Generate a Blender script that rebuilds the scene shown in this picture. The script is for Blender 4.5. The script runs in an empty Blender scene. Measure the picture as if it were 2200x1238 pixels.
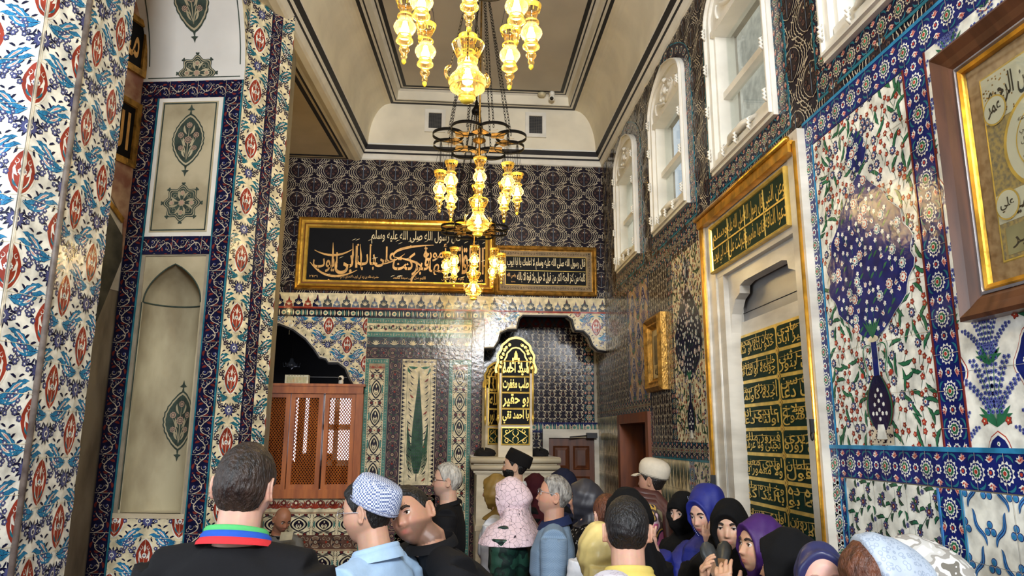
import bpy, math, random
import numpy as np
from mathutils import Vector, Matrix

# ------------------------------------------------------------------ camera, world, lights, exposure
sc = bpy.context.scene
COL = sc.collection
F = 1555.0                                   # focal length in pixels of the 2200 x 1238 frame
def _n(v):
    v = np.array(v, float); return v/np.linalg.norm(v)
_d = _n((-120, -321, -F)); _u = np.array((45, 7519, -F), float); _u = _n(_u-_u.dot(_d)*_d); _r = np.cross(_d, _u)
CAM = np.array([_r, _d, _u]); EYE = np.array((0, 0, 1.8))
cd = bpy.data.cameras.new('camera'); cam = bpy.data.objects.new('camera', cd); COL.objects.link(cam)
cd.sensor_width = 36.0; cd.lens = F/2200*36.0; cd.clip_start = 0.05; cd.clip_end = 200
cam.matrix_world = Matrix([list(CAM[i])+[EYE[i]] for i in range(3)]+[[0, 0, 0, 1]])
sc.camera = cam
sc.view_settings.view_transform = 'Standard'; sc.view_settings.look = 'None'
sc.view_settings.gamma = 1.0; sc.view_settings.use_curve_mapping = False
sc.view_settings.exposure = 0.75
w = bpy.data.worlds.new('daylight'); sc.world = w; w.use_nodes = True
w.node_tree.nodes['Background'].inputs[0].default_value = (0.80, 0.90, 1.0, 1)
w.node_tree.nodes['Background'].inputs[1].default_value = 0.5
def area(name, loc, target, sx, sy, power, color):
    l = bpy.data.lights.new(name, 'AREA'); l.shape = 'RECTANGLE'; l.size = sx; l.size_y = sy
    l.energy = power; l.color = color
    o = bpy.data.objects.new(name, l); COL.objects.link(o); o.location = loc
    o.rotation_euler = (Vector(target)-Vector(loc)).to_track_quat('-Z', 'Y').to_euler()
    return o
area('courtyard_daylight', (.45, -3.6, 4.5), (0.1, 6.0, 1.6), 1.4, 1.1, 330, (0.95, 0.97, 1.0))
area('doorway_daylight', (-4.5, 1.2, 2.6), (0.5, 4.0, 2.2), 2.4, 3.0, 70, (0.85, 0.93, 1.0))
area('outside_sky', (3.3, 5.0, 7.6), (4.2, 4.6, 3.6), 1.6, 9.0, 330, (0.95, 0.98, 1.0))

def px(x, y, Y=None, X=None, Z=None):
    """the point of the hall seen at photo pixel (x, y), on a plane of given depth, side or height"""
    r = CAM.T@np.array((x-1100, 619-y, -F)) if False else (CAM@np.array((x-1100, 619-y, -F)))
    t = Y/r[1] if Y is not None else (X/r[0] if X is not None else (Z-EYE[2])/r[2])
    return EYE+r*t

# ------------------------------------------------------------------ materials
def lin(c):
    c = [x/255.0 for x in c]
    return tuple([(x/12.92 if x <= 0.04045 else ((x+0.055)/1.055)**2.4) for x in c]+[1.0])
MATS = {}
def mat(name, rgb=(200, 200, 200), rough=0.5, metal=0.0, vary=0.12, scale=8.0, bump=0.0, bscale=30.0, emit=0.0, spec=0.5, coat=0.0, rgb2=None, detail=3.0, stretch=None):
    if name in MATS: return MATS[name]
    m = bpy.data.materials.new(name); m.use_nodes = True; nt = m.node_tree; N = nt.nodes; L = nt.links
    b = N['Principled BSDF']; b.inputs['Roughness'].default_value = rough; b.inputs['Metallic'].default_value = metal
    b.inputs['Specular IOR Level'].default_value = spec
    if coat: b.inputs['Coat Weight'].default_value = coat; b.inputs['Coat Roughness'].default_value = 0.08
    tc = N.new('ShaderNodeTexCoord'); src = tc.outputs['Object']
    if stretch:
        mp = N.new('ShaderNodeMapping'); mp.inputs['Scale'].default_value = stretch; L.new(src, mp.inputs['Vector']); src = mp.outputs[0]
    no = N.new('ShaderNodeTexNoise'); no.inputs['Scale'].default_value = scale; no.inputs['Detail'].default_value = detail
    L.new(src, no.inputs['Vector'])
    c = lin(rgb); a2 = lin(rgb2) if rgb2 else tuple([x*(1-vary*2) for x in c[:3]]+[1])
    a1 = c if rgb2 else tuple([min(1, x*(1+vary)) for x in c[:3]]+[1])
    mx = N.new('ShaderNodeMixRGB'); mx.inputs[1].default_value = a1; mx.inputs[2].default_value = a2
    rp = N.new('ShaderNodeValToRGB'); rp.color_ramp.elements[0].position = 0.38; rp.color_ramp.elements[1].position = 0.66
    L.new(no.outputs['Fac'], rp.inputs[0]); L.new(rp.outputs[0], mx.inputs[0]); L.new(mx.outputs[0], b.inputs['Base Color'])
    if bump:
        n2 = N.new('ShaderNodeTexNoise'); n2.inputs['Scale'].default_value = bscale; n2.inputs['Detail'].default_value = 2
        L.new(src, n2.inputs['Vector'])
        bp = N.new('ShaderNodeBump'); bp.inputs['Strength'].default_value = bump; bp.inputs['Distance'].default_value = 0.01
        L.new(n2.outputs['Fac'], bp.inputs['Height']); L.new(bp.outputs[0], b.inputs['Normal'])
    if emit:
        b.inputs['Emission Color'].default_value = c; b.inputs['Emission Strength'].default_value = emit
    MATS[name] = m
    return m
# glazed tile colours: one wavy, hand-painted glaze in each colour
PAL = dict(white=(232, 232, 220), cream=(226, 214, 178), bone=(196, 184, 160), navy=(28, 34, 88), cobalt=(22, 34, 102), sky=(70, 130, 190),
           ink=(30, 26, 40), plum=(62, 48, 56), umber=(46, 38, 42), night=(22, 24, 54), maroon=(110, 44, 40), brick=(150, 58, 42), red=(178, 66, 50), pink=(214, 150, 140),
           teal=(38, 108, 124), turq=(46, 126, 168), sea=(84, 134, 124), green=(44, 104, 72), leaf=(52, 84, 62), violet=(78, 82, 126), grey=(150, 150, 146),
           blueviolet=(86, 96, 160), slate=(70, 78, 84), gold=(190, 150, 70), brown=(96, 70, 60), mauve=(128, 96, 94), tan=(176, 150, 120), steel=(112, 128, 150))
def glaze(c): return mat('glazed_'+c, PAL[c], rough=0.15, vary=0.16, scale=14, bump=0.13, bscale=24, spec=.30)

# ------------------------------------------------------------------ object helpers
def link(name, me, parent=None, world=True):
    o = bpy.data.objects.new(name, me); COL.objects.link(o)
    if parent is not None:
        o.parent = parent
        if world and any(abs(x) > 1e-9 for x in tuple(parent.location)+tuple(parent.rotation_euler)):
            P = Matrix.LocRotScale(parent.location, parent.rotation_euler, parent.scale)
            if parent.parent: P = Matrix.LocRotScale(parent.parent.location, parent.parent.rotation_euler, parent.parent.scale)@parent.matrix_parent_inverse@P
            o.matrix_parent_inverse = P.inverted()
    return o
def tag(o, label=None, cat=None, group=None, kind=None):
    if label: o['label'] = label
    if cat: o['category'] = cat
    if group: o['group'] = group
    if kind: o['kind'] = kind
    return o
def empty(name, loc=(0, 0, 0), label=None, cat=None, group=None, rz=0.0):
    o = bpy.data.objects.new(name, None); COL.objects.link(o); o.location = loc; o.rotation_euler = (0, 0, rz); o.empty_display_size = 0.05
    return tag(o, label, cat, group)

class MB:
    """collects faces of several materials and links them as ONE mesh object"""
    def __init__(s): s.v = []; s.f = []; s.m = []; s.sm = []; s.mats = []
    def mi(s, m):
        if m not in s.mats: s.mats.append(m)
        return s.mats.index(m)
    def add(s, vs, fs, m, smooth=False):
        b = len(s.v); k = s.mi(m)
        s.v.extend([tuple(map(float, p)) for p in vs])
        for f in fs:
            s.f.append([b+i for i in f]); s.m.append(k); s.sm.append(smooth)
    def box(s, lo, hi, m, T=None):
        x0, y0, z0 = lo; x1, y1, z1 = hi
        vs = [(x0, y0, z0), (x1, y0, z0), (x1, y1, z0), (x0, y1, z0), (x0, y0, z1), (x1, y0, z1), (x1, y1, z1), (x0, y1, z1)]
        if T is not None: vs = [T(p) for p in vs]
        s.add(vs, [(0, 3, 2, 1), (4, 5, 6, 7), (0, 1, 5, 4), (1, 2, 6, 5), (2, 3, 7, 6), (3, 0, 4, 7)], m)
    def tube(s, pts, r, m, n=8, smooth=True, closed=False, flat=None):
        P = [Vector(p) for p in pts]; k = len(P); R = r if hasattr(r, '__len__') else [r]*k
        vs = []; up = Vector((0, 0, 1)); prev = None
        for i in range(k):
            a = P[(i-1) % k] if (closed or i > 0) else P[i]; b = P[(i+1) % k] if (closed or i < k-1) else P[i]
            t = (b-a); t = t.normalized() if t.length > 1e-9 else Vector((0, 0, 1))
            if prev is None:
                h = up if abs(t.z) < 0.9 else Vector((1, 0, 0))
                x = h.cross(t).normalized()
            else:
                x = (prev-t*prev.dot(t)); x = x.normalized() if x.length > 1e-6 else prev
            prev = x; y = t.cross(x)
            ra, rb = (R[i], R[i]) if flat is None else (R[i]*flat[0], R[i]*flat[1])
            for j in range(n):
                q = 2*math.pi*j/n; vs.append(P[i]+x*math.cos(q)*ra+y*math.sin(q)*rb)
        fs = []
        for i in range(k if closed else k-1):
            for j in range(n):
                a = i*n+j; b = i*n+(j+1) % n; c = ((i+1) % k)*n+(j+1) % n; d = ((i+1) % k)*n+j
                fs.append((a, b, c, d))
        if not closed: fs += [tuple(range(n))[::-1], tuple(range((k-1)*n, k*n))]
        s.add(vs, fs, m, smooth)
    def lathe(s, prof, m, loc=(0, 0, 0), n=20, smooth=True, cap=True):
        vs = []; 
        for (r, z) in prof:
            for j in range(n):
                q = 2*math.pi*j/n; vs.append((loc[0]+r*math.cos(q), loc[1]+r*math.sin(q), loc[2]+z))
        fs = []
        for i in range(len(prof)-1):
            for j in range(n): fs.append((i*n+j, i*n+(j+1) % n, (i+1)*n+(j+1) % n, (i+1)*n+j))
        if cap: fs += [tuple(range(n))[::-1], tuple(range((len(prof)-1)*n, len(prof)*n))]
        s.add(vs, fs, m, smooth)
    def prism(s, poly, fr, d0, d1, m):
        """polygon (u, v) extruded along the frame normal from d0 to d1"""
        n = len(poly); vs = [fr(p[0], p[1], d0) for p in poly]+[fr(p[0], p[1], d1) for p in poly]
        fs = [tuple(range(n))[::-1], tuple(range(n, 2*n))]+[(i, (i+1) % n, n+(i+1) % n, n+i) for i in range(n)]
        s.add(vs, fs, m)
    def strip(s, a, b, m, smooth=True):
        """surface between two polylines"""
        n = len(a); s.add(list(a)+list(b), [(i, i+1, n+i+1, n+i) for i in range(n-1)], m, smooth)
    def grid(s, rows, m, smooth=True, close=False):
        n = len(rows[0]); vs = [p for r in rows for p in r]; fs = []
        for i in range(len(rows)-1):
            for j in range(n if close else n-1):
                fs.append((i*n+j, i*n+(j+1) % n, (i+1)*n+(j+1) % n, (i+1)*n+j))
        s.add(vs, fs, m, smooth)
    def build(s, name, parent=None, fix=False, world=True):
        me = bpy.data.meshes.new(name); me.from_pydata(s.v, [], s.f)
        for m in s.mats: me.materials.append(m)
        me.polygons.foreach_set('material_index', s.m); me.polygons.foreach_set('use_smooth', s.sm)
        if fix:
            import bmesh
            bm = bmesh.new(); bm.from_mesh(me); bmesh.ops.recalc_face_normals(bm, faces=bm.faces); bm.to_mesh(me); bm.free()
        me.update()
        return link(name, me, parent, world)

def frame(O, U, V, N):
    O, U, V, N = [np.array(a, float) for a in (O, U, V, N)]
    f = lambda u, v, d=0.0: O+U*u+V*v+N*d
    f.O, f.U, f.V, f.N = O, U, V, N
    return f
XR = 1.66
RW = frame((XR, 0, 0), (0, -1, 0), (0, 0, 1), (-1, 0, 0))        # right wall, u = -Y
BW = frame((0, 8, 0), (1, 0, 0), (0, 0, 1), (0, -1, 0))          # back wall, u = X

# ------------------------------------------------------------------ tile drawing: coloured glaze shapes laid on the wall face
class Art:
    def __init__(s): s.i = []
    def add(s, c, pts, z=1): s.i.append((c, np.asarray(pts, float), z)); return s
    def stamp(s, a, x=0, y=0, rot=0.0, sc=1.0, mx=False, my=False, dz=0, sy=None):
        c, q = math.cos(rot), math.sin(rot); R = np.array([[c, q], [-q, c]])
        S = np.array([sc*(-1 if mx else 1), (sy if sy else sc)*(-1 if my else 1)])
        for (col, p, z) in a.i: s.i.append((col, (p*S)@R+(x, y), z+dz))
        return s
def ell(x, y, rx, ry=None, n=12):
    t = np.linspace(0, 2*np.pi, n, endpoint=False); ry = rx if ry is None else ry
    return np.c_[x+rx*np.cos(t), y+ry*np.sin(t)]
def petals(x, y, r, k=8, d=0.3, n=4, rot=0.0, sy=1.0):
    t = np.linspace(0, 2*np.pi, k*n, endpoint=False); rr = r*(1-d*(0.5+0.5*np.cos(k*t))**1.0)
    return np.c_[x+rr*np.cos(t+rot), y+sy*rr*np.sin(t+rot)]
def rect(x0, y0, x1, y1): return np.array([(x0, y0), (x1, y0), (x1, y1), (x0, y1)], float)
def ogee(x, y, w, h, p=0.75, n=9, tip=0.0):
    t = np.linspace(0, 1, n); a = np.sin(np.pi*t)**p*w; yy = y-h+2*h*t
    if tip: a = a*(1+tip*np.cos(2*np.pi*t*2))
    return np.r_[np.c_[x+a, yy], np.c_[x-a, yy][::-1][1:-1]]
def bez(p0, p1, p2, n=8):
    t = np.linspace(0, 1, n)[:, None]; p0, p1, p2 = map(np.array, (p0, p1, p2))
    return (1-t)**2*p0+2*t*(1-t)*p1+t*t*p2
def _nrm(P):
    d = np.gradient(P, axis=0); l = np.hypot(d[:, 0], d[:, 1])+1e-12
    return np.c_[-d[:, 1]/l, d[:, 0]/l]
def ribbon(P, w, taper=True):
    P = np.asarray(P, float); n = len(P); t = np.linspace(0, 1, n)
    k = (w*(0.25+0.75*np.sin(np.pi*t)) if taper else np.full(n, w))/2
    N = _nrm(P)*k[:, None]
    return np.r_[P+N, (P-N)[::-1]]
def leaf(P, w, serr=0.0, p=0.8):
    P = np.asarray(P, float); n = len(P); t = np.linspace(0, 1, n); k = w*np.sin(np.pi*t)**p
    s = 1+serr*np.where(np.arange(n) % 2 == 0, 1, -1)
    N = _nrm(P)
    return np.r_[P+N*(k*s)[:, None], (P-N*(k*s)[:, None])[::-1][1:-1]]
def wavy(p0, p1, amp, k, n=24):
    t = np.linspace(0, 1, n)[:, None]; p0, p1 = np.array(p0, float), np.array(p1, float); d = p1-p0; q = np.array((-d[1], d[0]))/np.linalg.norm(d)
    return p0+d*t+q*amp*np.sin(2*np.pi*k*t)
def curl(x, y, r, turns=1.2, a0=0.0, dr=1, n=14):
    t = np.linspace(0, 1, n); a = a0+dr*t*turns*2*np.pi; rr = r*(1-0.8*t)
    return np.c_[x+rr*np.cos(a), y+rr*np.sin(a)]

def rosette(r=1.0, k=10, ring='white', core='cobalt', mid='green', dot='red'):
    a = Art(); a.add(ring, petals(0, 0, r, k, 0.24)); a.add(core, ell(0, 0, r*0.74, n=14), 2); a.add(ring, petals(0, 0, r*.66, k, .25, 3, .3), 3)
    a.add(mid, petals(0, 0, r*0.50, 8, 0.2, 3), 4); a.add(ring, ell(0, 0, r*.26, n=8), 5); a.add(dot, ell(0, 0, r*0.19, n=8), 6); return a
def bloom(c1='red', c2='ink', r=1.0, k=5):
    a = Art(); a.add(c2, petals(0, 0, r, k, 0.35, 4)); a.add(c1, petals(0, 0, r*0.8, k, 0.35, 4), 2); a.add('cream', ell(0, 0, r*0.2, n=6), 3); return a
def tulip(c='white', s=1.0, c2='red'):
    a = Art(); a.add(c, np.array([(0, 0), (.35, .15), (.42, .6), (.55, 1.0), (.2, .75), (0, 1.1), (-.2, .75), (-.55, 1.0), (-.42, .6), (-.35, .15)])*s)
    a.add(c2, leaf(bez((0, .15*s), (0, .5*s), (0, .85*s), 5), .12*s), 2); return a

def lay(mb, fr, art, x0, y0, x1, y1, ox=None, oy=None, cw=None, ch=None, drop=0.0, base=None, d=0.0, hole=None, hdrop=0.0):
    """tile the cell drawing over a rectangle of the wall, clipped at its edges"""
    ox = x0 if ox is None else ox; oy = y0 if oy is None else oy
    LZ = 0.0007; jj = 0
    if base:
        mb.prism(rect(x0, y0, x1, y1), fr, d-0.004, d, glaze(base))
    if cw is None: cells = [(ox, oy)]
    else:
        cells = []
        i0 = int(math.floor((x0-ox)/cw))-1; i1 = int(math.ceil((x1-ox)/cw))+1
        j0 = int(math.floor((y0-oy)/ch))-2; j1 = int(math.ceil((y1-oy)/ch))+2
        for i in range(i0, i1+1):
            for j in range(j0, j1+1): cells.append((ox+i*cw+(hdrop*cw if j % 2 else 0), oy+j*ch+(drop*ch if i % 2 else 0)))
    for (cx, cy) in cells:
        for (c, p, z) in art.i:
            q = p+(cx, cy); mn = q.min(0); mxx = q.max(0)
            if mxx[0] <= x0 or mn[0] >= x1 or mxx[1] <= y0 or mn[1] >= y1: continue
            if mn[0] < x0 or mxx[0] > x1 or mn[1] < y0 or mxx[1] > y1:
                q = clip(q, x0, y0, x1, y1)
                if len(q) < 3: continue
            if hole is not None:
                m_ = q.mean(0)
                if hole(m_[0], m_[1]) or any(hole(a_, b_) for a_, b_ in q[::3]): continue
            jj = (jj+1) % 19; dd = d+LZ*z+jj*3e-5
            P = fr.O+np.outer(q[:, 0], fr.U)+np.outer(q[:, 1], fr.V)+fr.N*dd
            if hasattr(fr, 'warp'): P = np.array([fr.warp(a_, b_, dd) for a_, b_ in q])
            b = len(mb.v); mb.v.extend(map(tuple, P)); mb.f.append(list(range(b, b+len(q)))); mb.m.append(mb.mi(glaze(c))); mb.sm.append(False)
def clip(q, x0, y0, x1, y1):
    pts = [tuple(p) for p in q]
    for ax, lim, sg in ((0, x0, 1), (0, x1, -1), (1, y0, 1), (1, y1, -1)):
        out = []
        for i in range(len(pts)):
            a, b = pts[i-1], pts[i]; ia = (a[ax]-lim)*sg >= 0; ib = (b[ax]-lim)*sg >= 0
            if ia != ib:
                t = (lim-a[ax])/(b[ax]-a[ax]); out.append((a[0]+(b[0]-a[0])*t, a[1]+(b[1]-a[1])*t))
            if ib: out.append(b)
        pts = out
        if not pts: return np.zeros((0, 2))
    return np.array(pts)
def grid_lines(a, w, h, c='bone', t=0.0022, z=5):
    a.add(c, rect(0, 0, w, t), z); a.add(c, rect(0, 0, t, h), z); return a

# ---- the patterns
def P_saz(c='turq', edge='navy', bg_spray='violet'):
    """leaf and rust medallion pattern, cell 0.42 x 0.41, two half-dropped columns"""
    a = Art(); W, H = 0.42, 0.41
    med = Art(); med.add('white', ogee(0, 0, .060, .108, .7, 13), 2); med.add('brick', ogee(0, 0, .053, .098, .7, 13, .03), 3)
    for sx in (-1, 1):
        med.add('white', ribbon(bez((0, -.08), (sx*.05, -.03), (sx*.022, .035), 8), .006), 4)
        med.add('white', leaf(bez((sx*.012, -.02), (sx*.035, 0), (sx*.03, .03), 5), .007), 4)
        med.add('white', ribbon(curl(sx*.024, .045, .014, .9, 1.57, sx, 8), .004), 4)
        med.add('teal', leaf(bez((sx*.004, -.07), (sx*.03, -.055), (sx*.03, -.03), 5), .005), 4)
    med.add('white', petals(0, .0, .017, 8, .35, 3), 4); med.add('violet', ell(0, 0, .007, n=8), 5)
    med.add('white', leaf(bez((0, .02), (0, .04), (0, .07), 5), .007), 4); med.add('white', ribbon([(0, -.09), (0, -.02)], .004), 4)
    fl = Art(); fl.add('night', petals(0, 0, .052, 11, .45, 4), 2); fl.add('violet', petals(0, 0, .036, 11, .3, 4), 3); fl.add('white', ell(0, 0, .014), 4); fl.add('navy', ell(0, 0, .009, n=8), 5)
    lf = Art()
    sp = bez((.012, -.125), (.09, -.165), (.135, -.10), 9); sp2 = bez((.135, -.10), (.165, -.07), (.195, -.085), 5)
    S = np.r_[sp, sp2[1:]]
    lf.add(edge, leaf(S, .0165, .22), 2); lf.add(c, leaf(S, .0142, .12), 3)
    lf.add('white', leaf(S[4:9], .006), 4); lf.add('pink', leaf(S[5:8], .003), 5)
    for k_ in range(2, len(S)-2): lf.add(edge, ribbon([S[k_]+(-.006, -.010), S[k_]+(.004, .0), S[k_]+(-.006, .010)], .0016), 4)
    S2 = np.r_[bez((.035, .158), (.075, .158), (.115, .118), 8), bez((.115, .118), (.15, .075), (.198, .085), 6)[1:]]
    lf.add(edge, leaf(S2, .0165, .22), 2); lf.add(c, leaf(S2, .0142, .12), 3); lf.add('white', leaf(S2[3:9], .006), 4); lf.add('pink', leaf(S2[4:8], .003), 5)
    for k_ in range(2, len(S2)-2): lf.add(edge, ribbon([S2[k_]+(-.006, .010), S2[k_]+(.004, .0), S2[k_]+(-.006, -.010)], .0016), 4)
    spray = Art(); F_ = lambda x, y, r: (spray.add('night', petals(x, y, r*1.25, 5, .3, 3), 2), spray.add(bg_spray, petals(x, y, r*1.05, 5, .3, 3), 3), spray.add('white', ell(x, y, r*.36, n=6), 4))
    stem = bez((.03, -.05), (.075, -.02), (.10, .07), 8); spray.add('ink', ribbon(stem, .003), 1)
    for (x, y, r) in ((.062, -.03, .013), (.088, -.005, .013), (.068, .012, .011), (.10, .03, .013), (.082, .045, .012), (.112, .06, .012), (.095, .078, .013), (.13, .012, .011), (.135, .045, .010)): F_(x, y, r)
    for (x, y, r_) in ((.05, .0, 2.2), (.12, .088, 1.0), (.145, -.015, .3), (.045, .05, 2.0), (.15, .07, .6), (.075, -.055, 5.9)):
        spray.add('night', leaf(np.array([(0, 0), (.012, .003), (.026, .001), (.036, -.003)])@np.array([[math.cos(r_), math.sin(r_)], [-math.sin(r_), math.cos(r_)]])+(x, y), .006), 2)
    for k in (0, 1):
        for (ox, oy) in ((0, 0), (.21, .205)):
            if k == 0: a.stamp(med, ox, oy)
            else: a.stamp(fl, ox, oy+.205)
    for (ox, oy) in ((0, 0), (.21, .205)):
        for mx in (False, True):
            a.stamp(lf, ox, oy, mx=mx); a.stamp(spray, ox, oy+.03, mx=mx); a.stamp(spray, ox+(0.0), oy+.205+.025, mx=mx, sc=.85)
    g = 'cream'
    for (x, y) in ((0, -.1025), (0, .1025), (.21, -.1025), (.21, .1025)):
        a.add(g, rect(x-.105, y, x+.105, y+.0018), 6); a.add(g, rect(x, y, x+.0018, y+.205), 6)
    return a, W, H
def P_arabesque(ground='navy', line='bone', bud='maroon', w=.105, h=.205):
    a = Art(); 
    for s, oy in ((1, .0), (-1, h/2)):
        A = [(w/2-s*w*.30, oy), (w/2+s*w*.42, oy+h*.1), (w/2+s*w*.05, oy+h*.32), (w/2-s*w*.30, oy+h*.5)]
        P = np.r_[bez(A[0], A[1], A[2], 9), bez(A[2], (A[2][0]-s*w*.3, A[2][1]+.02), A[3], 6)[1:]]
        a.add(line, ribbon(P, .0042, False), 2)
        a.add(line, ribbon(curl(w/2+s*w*.2, oy+h*.33, w*.2, 1.1, 2.2 if s > 0 else .9, s, 12), .0036), 2)
        a.add(line, ribbon(curl(w/2-s*w*.22, oy+h*.18, w*.17, 1.0, .3 if s > 0 else 2.8, -s, 12), .0034), 2)
        a.add(bud, leaf(bez((w/2+s*w*.38, oy+h*.12), (w/2+s*w*.44, oy+h*.22), (w/2+s*w*.3, oy+h*.28), 6), .0075), 1)
        a.add(bud, leaf(bez((w/2-s*w*.1, oy+h*.05), (w/2+s*w*.02, oy+h*.0), (w/2+s*w*.2, oy+h*.06), 6), .007), 1)
        a.add(bud, leaf(bez((w/2-s*w*.4, oy+h*.3), (w/2-s*w*.3, oy+h*.36), (w/2-s*w*.12, oy+h*.34), 6), .007), 1)
        a.add(line, leaf(bez((w/2+s*w*.05, oy+h*.2), (w/2+s*w*.15, oy+h*.16), (w/2+s*w*.2, oy+h*.22), 5), .004), 3)
        a.add('violet', ell(w/2-s*w*.22, oy+h*.19, .006, n=8), 3)
        for (cx_, cy_, r_, a_, g_) in ((.30, .44, .13, 4.0, -1), (-.34, .08, .12, 1.0, 1), (.05, .18, .11, 5.2, 1), (-.05, .42, .12, 2.4, -1)):
            a.add(line, ribbon(curl(w/2+s*w*cx_, oy+h*cy_, w*r_, .9, a_, g_*s, 9), .0026), 2)
        for (cx_, cy_) in ((.15, .45), (-.38, .42), (.36, .03)): a.add(bud, petals(w/2+s*w*cx_, oy+h*cy_, .006, 4, .4, 3), 2)
    a.add(line, rect(0, 0, w, .002), 4)
    return a, w, h
def P_ogival(lines='bone', med='umber'):
    """dark ground with fine scalloped double ribbons netted around small shell medallions"""
    W, H = .366, .345; a = Art()
    m = Art(); t = np.linspace(0, 1, 15); rx = .084*np.sin(np.pi*t)**.62*(.82+.30*t-.10*t*t); yy = -.085+.172*t
    sh = lambda k, w_=0: np.r_[np.c_[rx*k*(1+.03*np.cos(t*50)), yy*k], np.c_[-rx*k*(1+.03*np.cos(t*50)), yy*k][::-1][1:-1]]
    m.add(lines, sh(1.10), 4); m.add('ink', sh(1.04), 5); m.add(med, sh(.92), 6); m.add('steel', rect(-.0022, -.08, .0022, .08), 9)
    for sx in (-1, 1):
        for (x, y, r) in ((.030, -.030, .023), (.052, .004, .020), (.026, .036, .020), (.014, .064, .010)):
            m.add('ink', petals(sx*x, y, r, 6, .25, 3), 7); m.add('brown', petals(sx*x, y, r*.72, 6, .3, 3), 8); m.add('ink', ell(sx*x, y, r*.28, n=6), 9)
        m.add(lines, leaf(bez((sx*.006, .03), (sx*.022, .045), (sx*.012, .052), 4), .005), 9)
    for (ox, oy) in ((0, 0), (W/2, H/2)):
        a.stamp(m, ox, oy)
        for sx in (-1, 1):
            for k, (rr, ry, t0, t1) in enumerate(((.112, .105, .10, .93), (.136, .120, .14, .90), (.160, .136, .22, .80))):
                ts = np.linspace(t0, t1, 22); P = np.array([(ox+sx*rr*math.sin(math.pi*u)**.75, oy-ry+2*ry*u) for u in ts])
                Nn = _nrm(P); P = P+Nn*(.0028*np.sin(np.arange(22)*2.1))[:, None]
                a.add(lines, ribbon(P, .0062, False), 3)
            for k, (x, y) in enumerate(((.055, -.105), (.080, -.125), (.035, -.128), (.060, .118), (.03, .125))):
                a.add(lines, leaf(bez((ox+sx*(x-.014), oy+y+.010), (ox+sx*x, oy+y-.004), (ox+sx*(x+.016), oy+y-.010), 4), .0042), 3)
    for (x, y) in ((0, H/2), (W/2, 0)):
        for q in range(4): a.add(lines, leaf(bez((x, y), (x+.010*math.cos(q*1.57+.8), y+.016*math.sin(q*1.57+.8)), (x+.020*math.cos(q*1.57+.6), y+.034*math.sin(q*1.57+.6)), 4), .0036), 3)
    a.add('brown', rect(0, H/4-.0, W, H/4+.002), 6); a.add('brown', rect(0, H*.75, W, H*.75+.002), 6)
    return a, W, H
def P_rosette(s=.125, vertical=False, ring='white', core='cobalt'):
    a = Art(); h = s
    a.stamp(rosette(.038, 12, ring, core), h/2, h*.5)
    for sx in (-1, 1):
        a.stamp(tulip('pink', .020, 'red'), h/2+sx*.035, h*1.02, rot=-sx*2.3); a.stamp(tulip(ring, .021, 'red'), h/2-sx*.032, h*.98, rot=sx*.8)
    a.add(ring, petals(h/2, h, .018, 8, .3, 3), 1); a.add(core, ell(h/2, h, .010, n=8), 2); a.add('red', ell(h/2, h, .006, n=7), 3)
    for sx, sy in ((-1, -1), (1, -1), (-1, 1), (1, 1)):
        a.add('teal', leaf(bez((h/2+sx*.03, h*.5+sy*.035), (h/2+sx*.055, h*.5+sy*.03), (h/2+sx*.052, h*.5+sy*.0), 5), .0045), 1)
    a.add('bone', rect(0, h*1.5, h, h*1.5+.0015), 4)
    if vertical:
        return a, s, s
    b = Art(); b.stamp(a, 0, 0, rot=math.pi/2, sc=1); 
    for k in range(len(b.i)): c, p, z = b.i[k]; b.i[k] = (c, p+(s, 0), z)
    return b, s, s
def P_scatter(w, h, seed=1, flowers=('red', 'brick'), n=60, leafc='green', big='violet', s=1.0, gap=.030):
    """red blooms and green leaves strewn over white"""
    rnd = random.Random(seed); a = Art(); pts = []
    tries = 0
    while len(pts) < n and tries < n*60:
        tries += 1; x, y = rnd.uniform(0, w), rnd.uniform(0, h)
        if all((min(abs(x-u), w-abs(x-u)))**2+(min(abs(y-v), h-abs(y-v)))**2 > (gap*s)**2 for u, v in pts): pts.append((x, y))
    for k, (x, y) in enumerate(pts):
        r = rnd.random(); q = rnd.uniform(0, 6.28)
        if r < .55:
            a.stamp(bloom(rnd.choice(flowers), 'maroon', .011*s*rnd.uniform(.8, 1.1)), x, y, q)
            a.add('leaf', ribbon(bez((x, y), (x+.012*s*math.cos(q), y-.02*s), (x+.02*s*math.cos(q), y-.034*s), 5), .0022*s), 1)
        elif r < .85:
            L_ = .030*s*rnd.uniform(.8, 1.3); P = bez((x-L_*math.cos(q), y-L_*math.sin(q)), (x+L_*.5*math.sin(q), y-L_*.5*math.cos(q)), (x+L_*math.cos(q), y+L_*math.sin(q)), 7)
            a.add('ink', leaf(P, .0072*s, .15), 1); a.add(leafc, leaf(P, .0054*s), 2)
        else:
            a.add('night', petals(x, y, .017*s, 9, .35, 3, q), 1); a.add(big, petals(x, y, .013*s, 9, .3, 3, q), 2); a.add('white', ell(x, y, .0065*s, n=8), 3); a.add('red', ell(x, y, .0035*s, n=6), 4)
    return a
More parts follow.
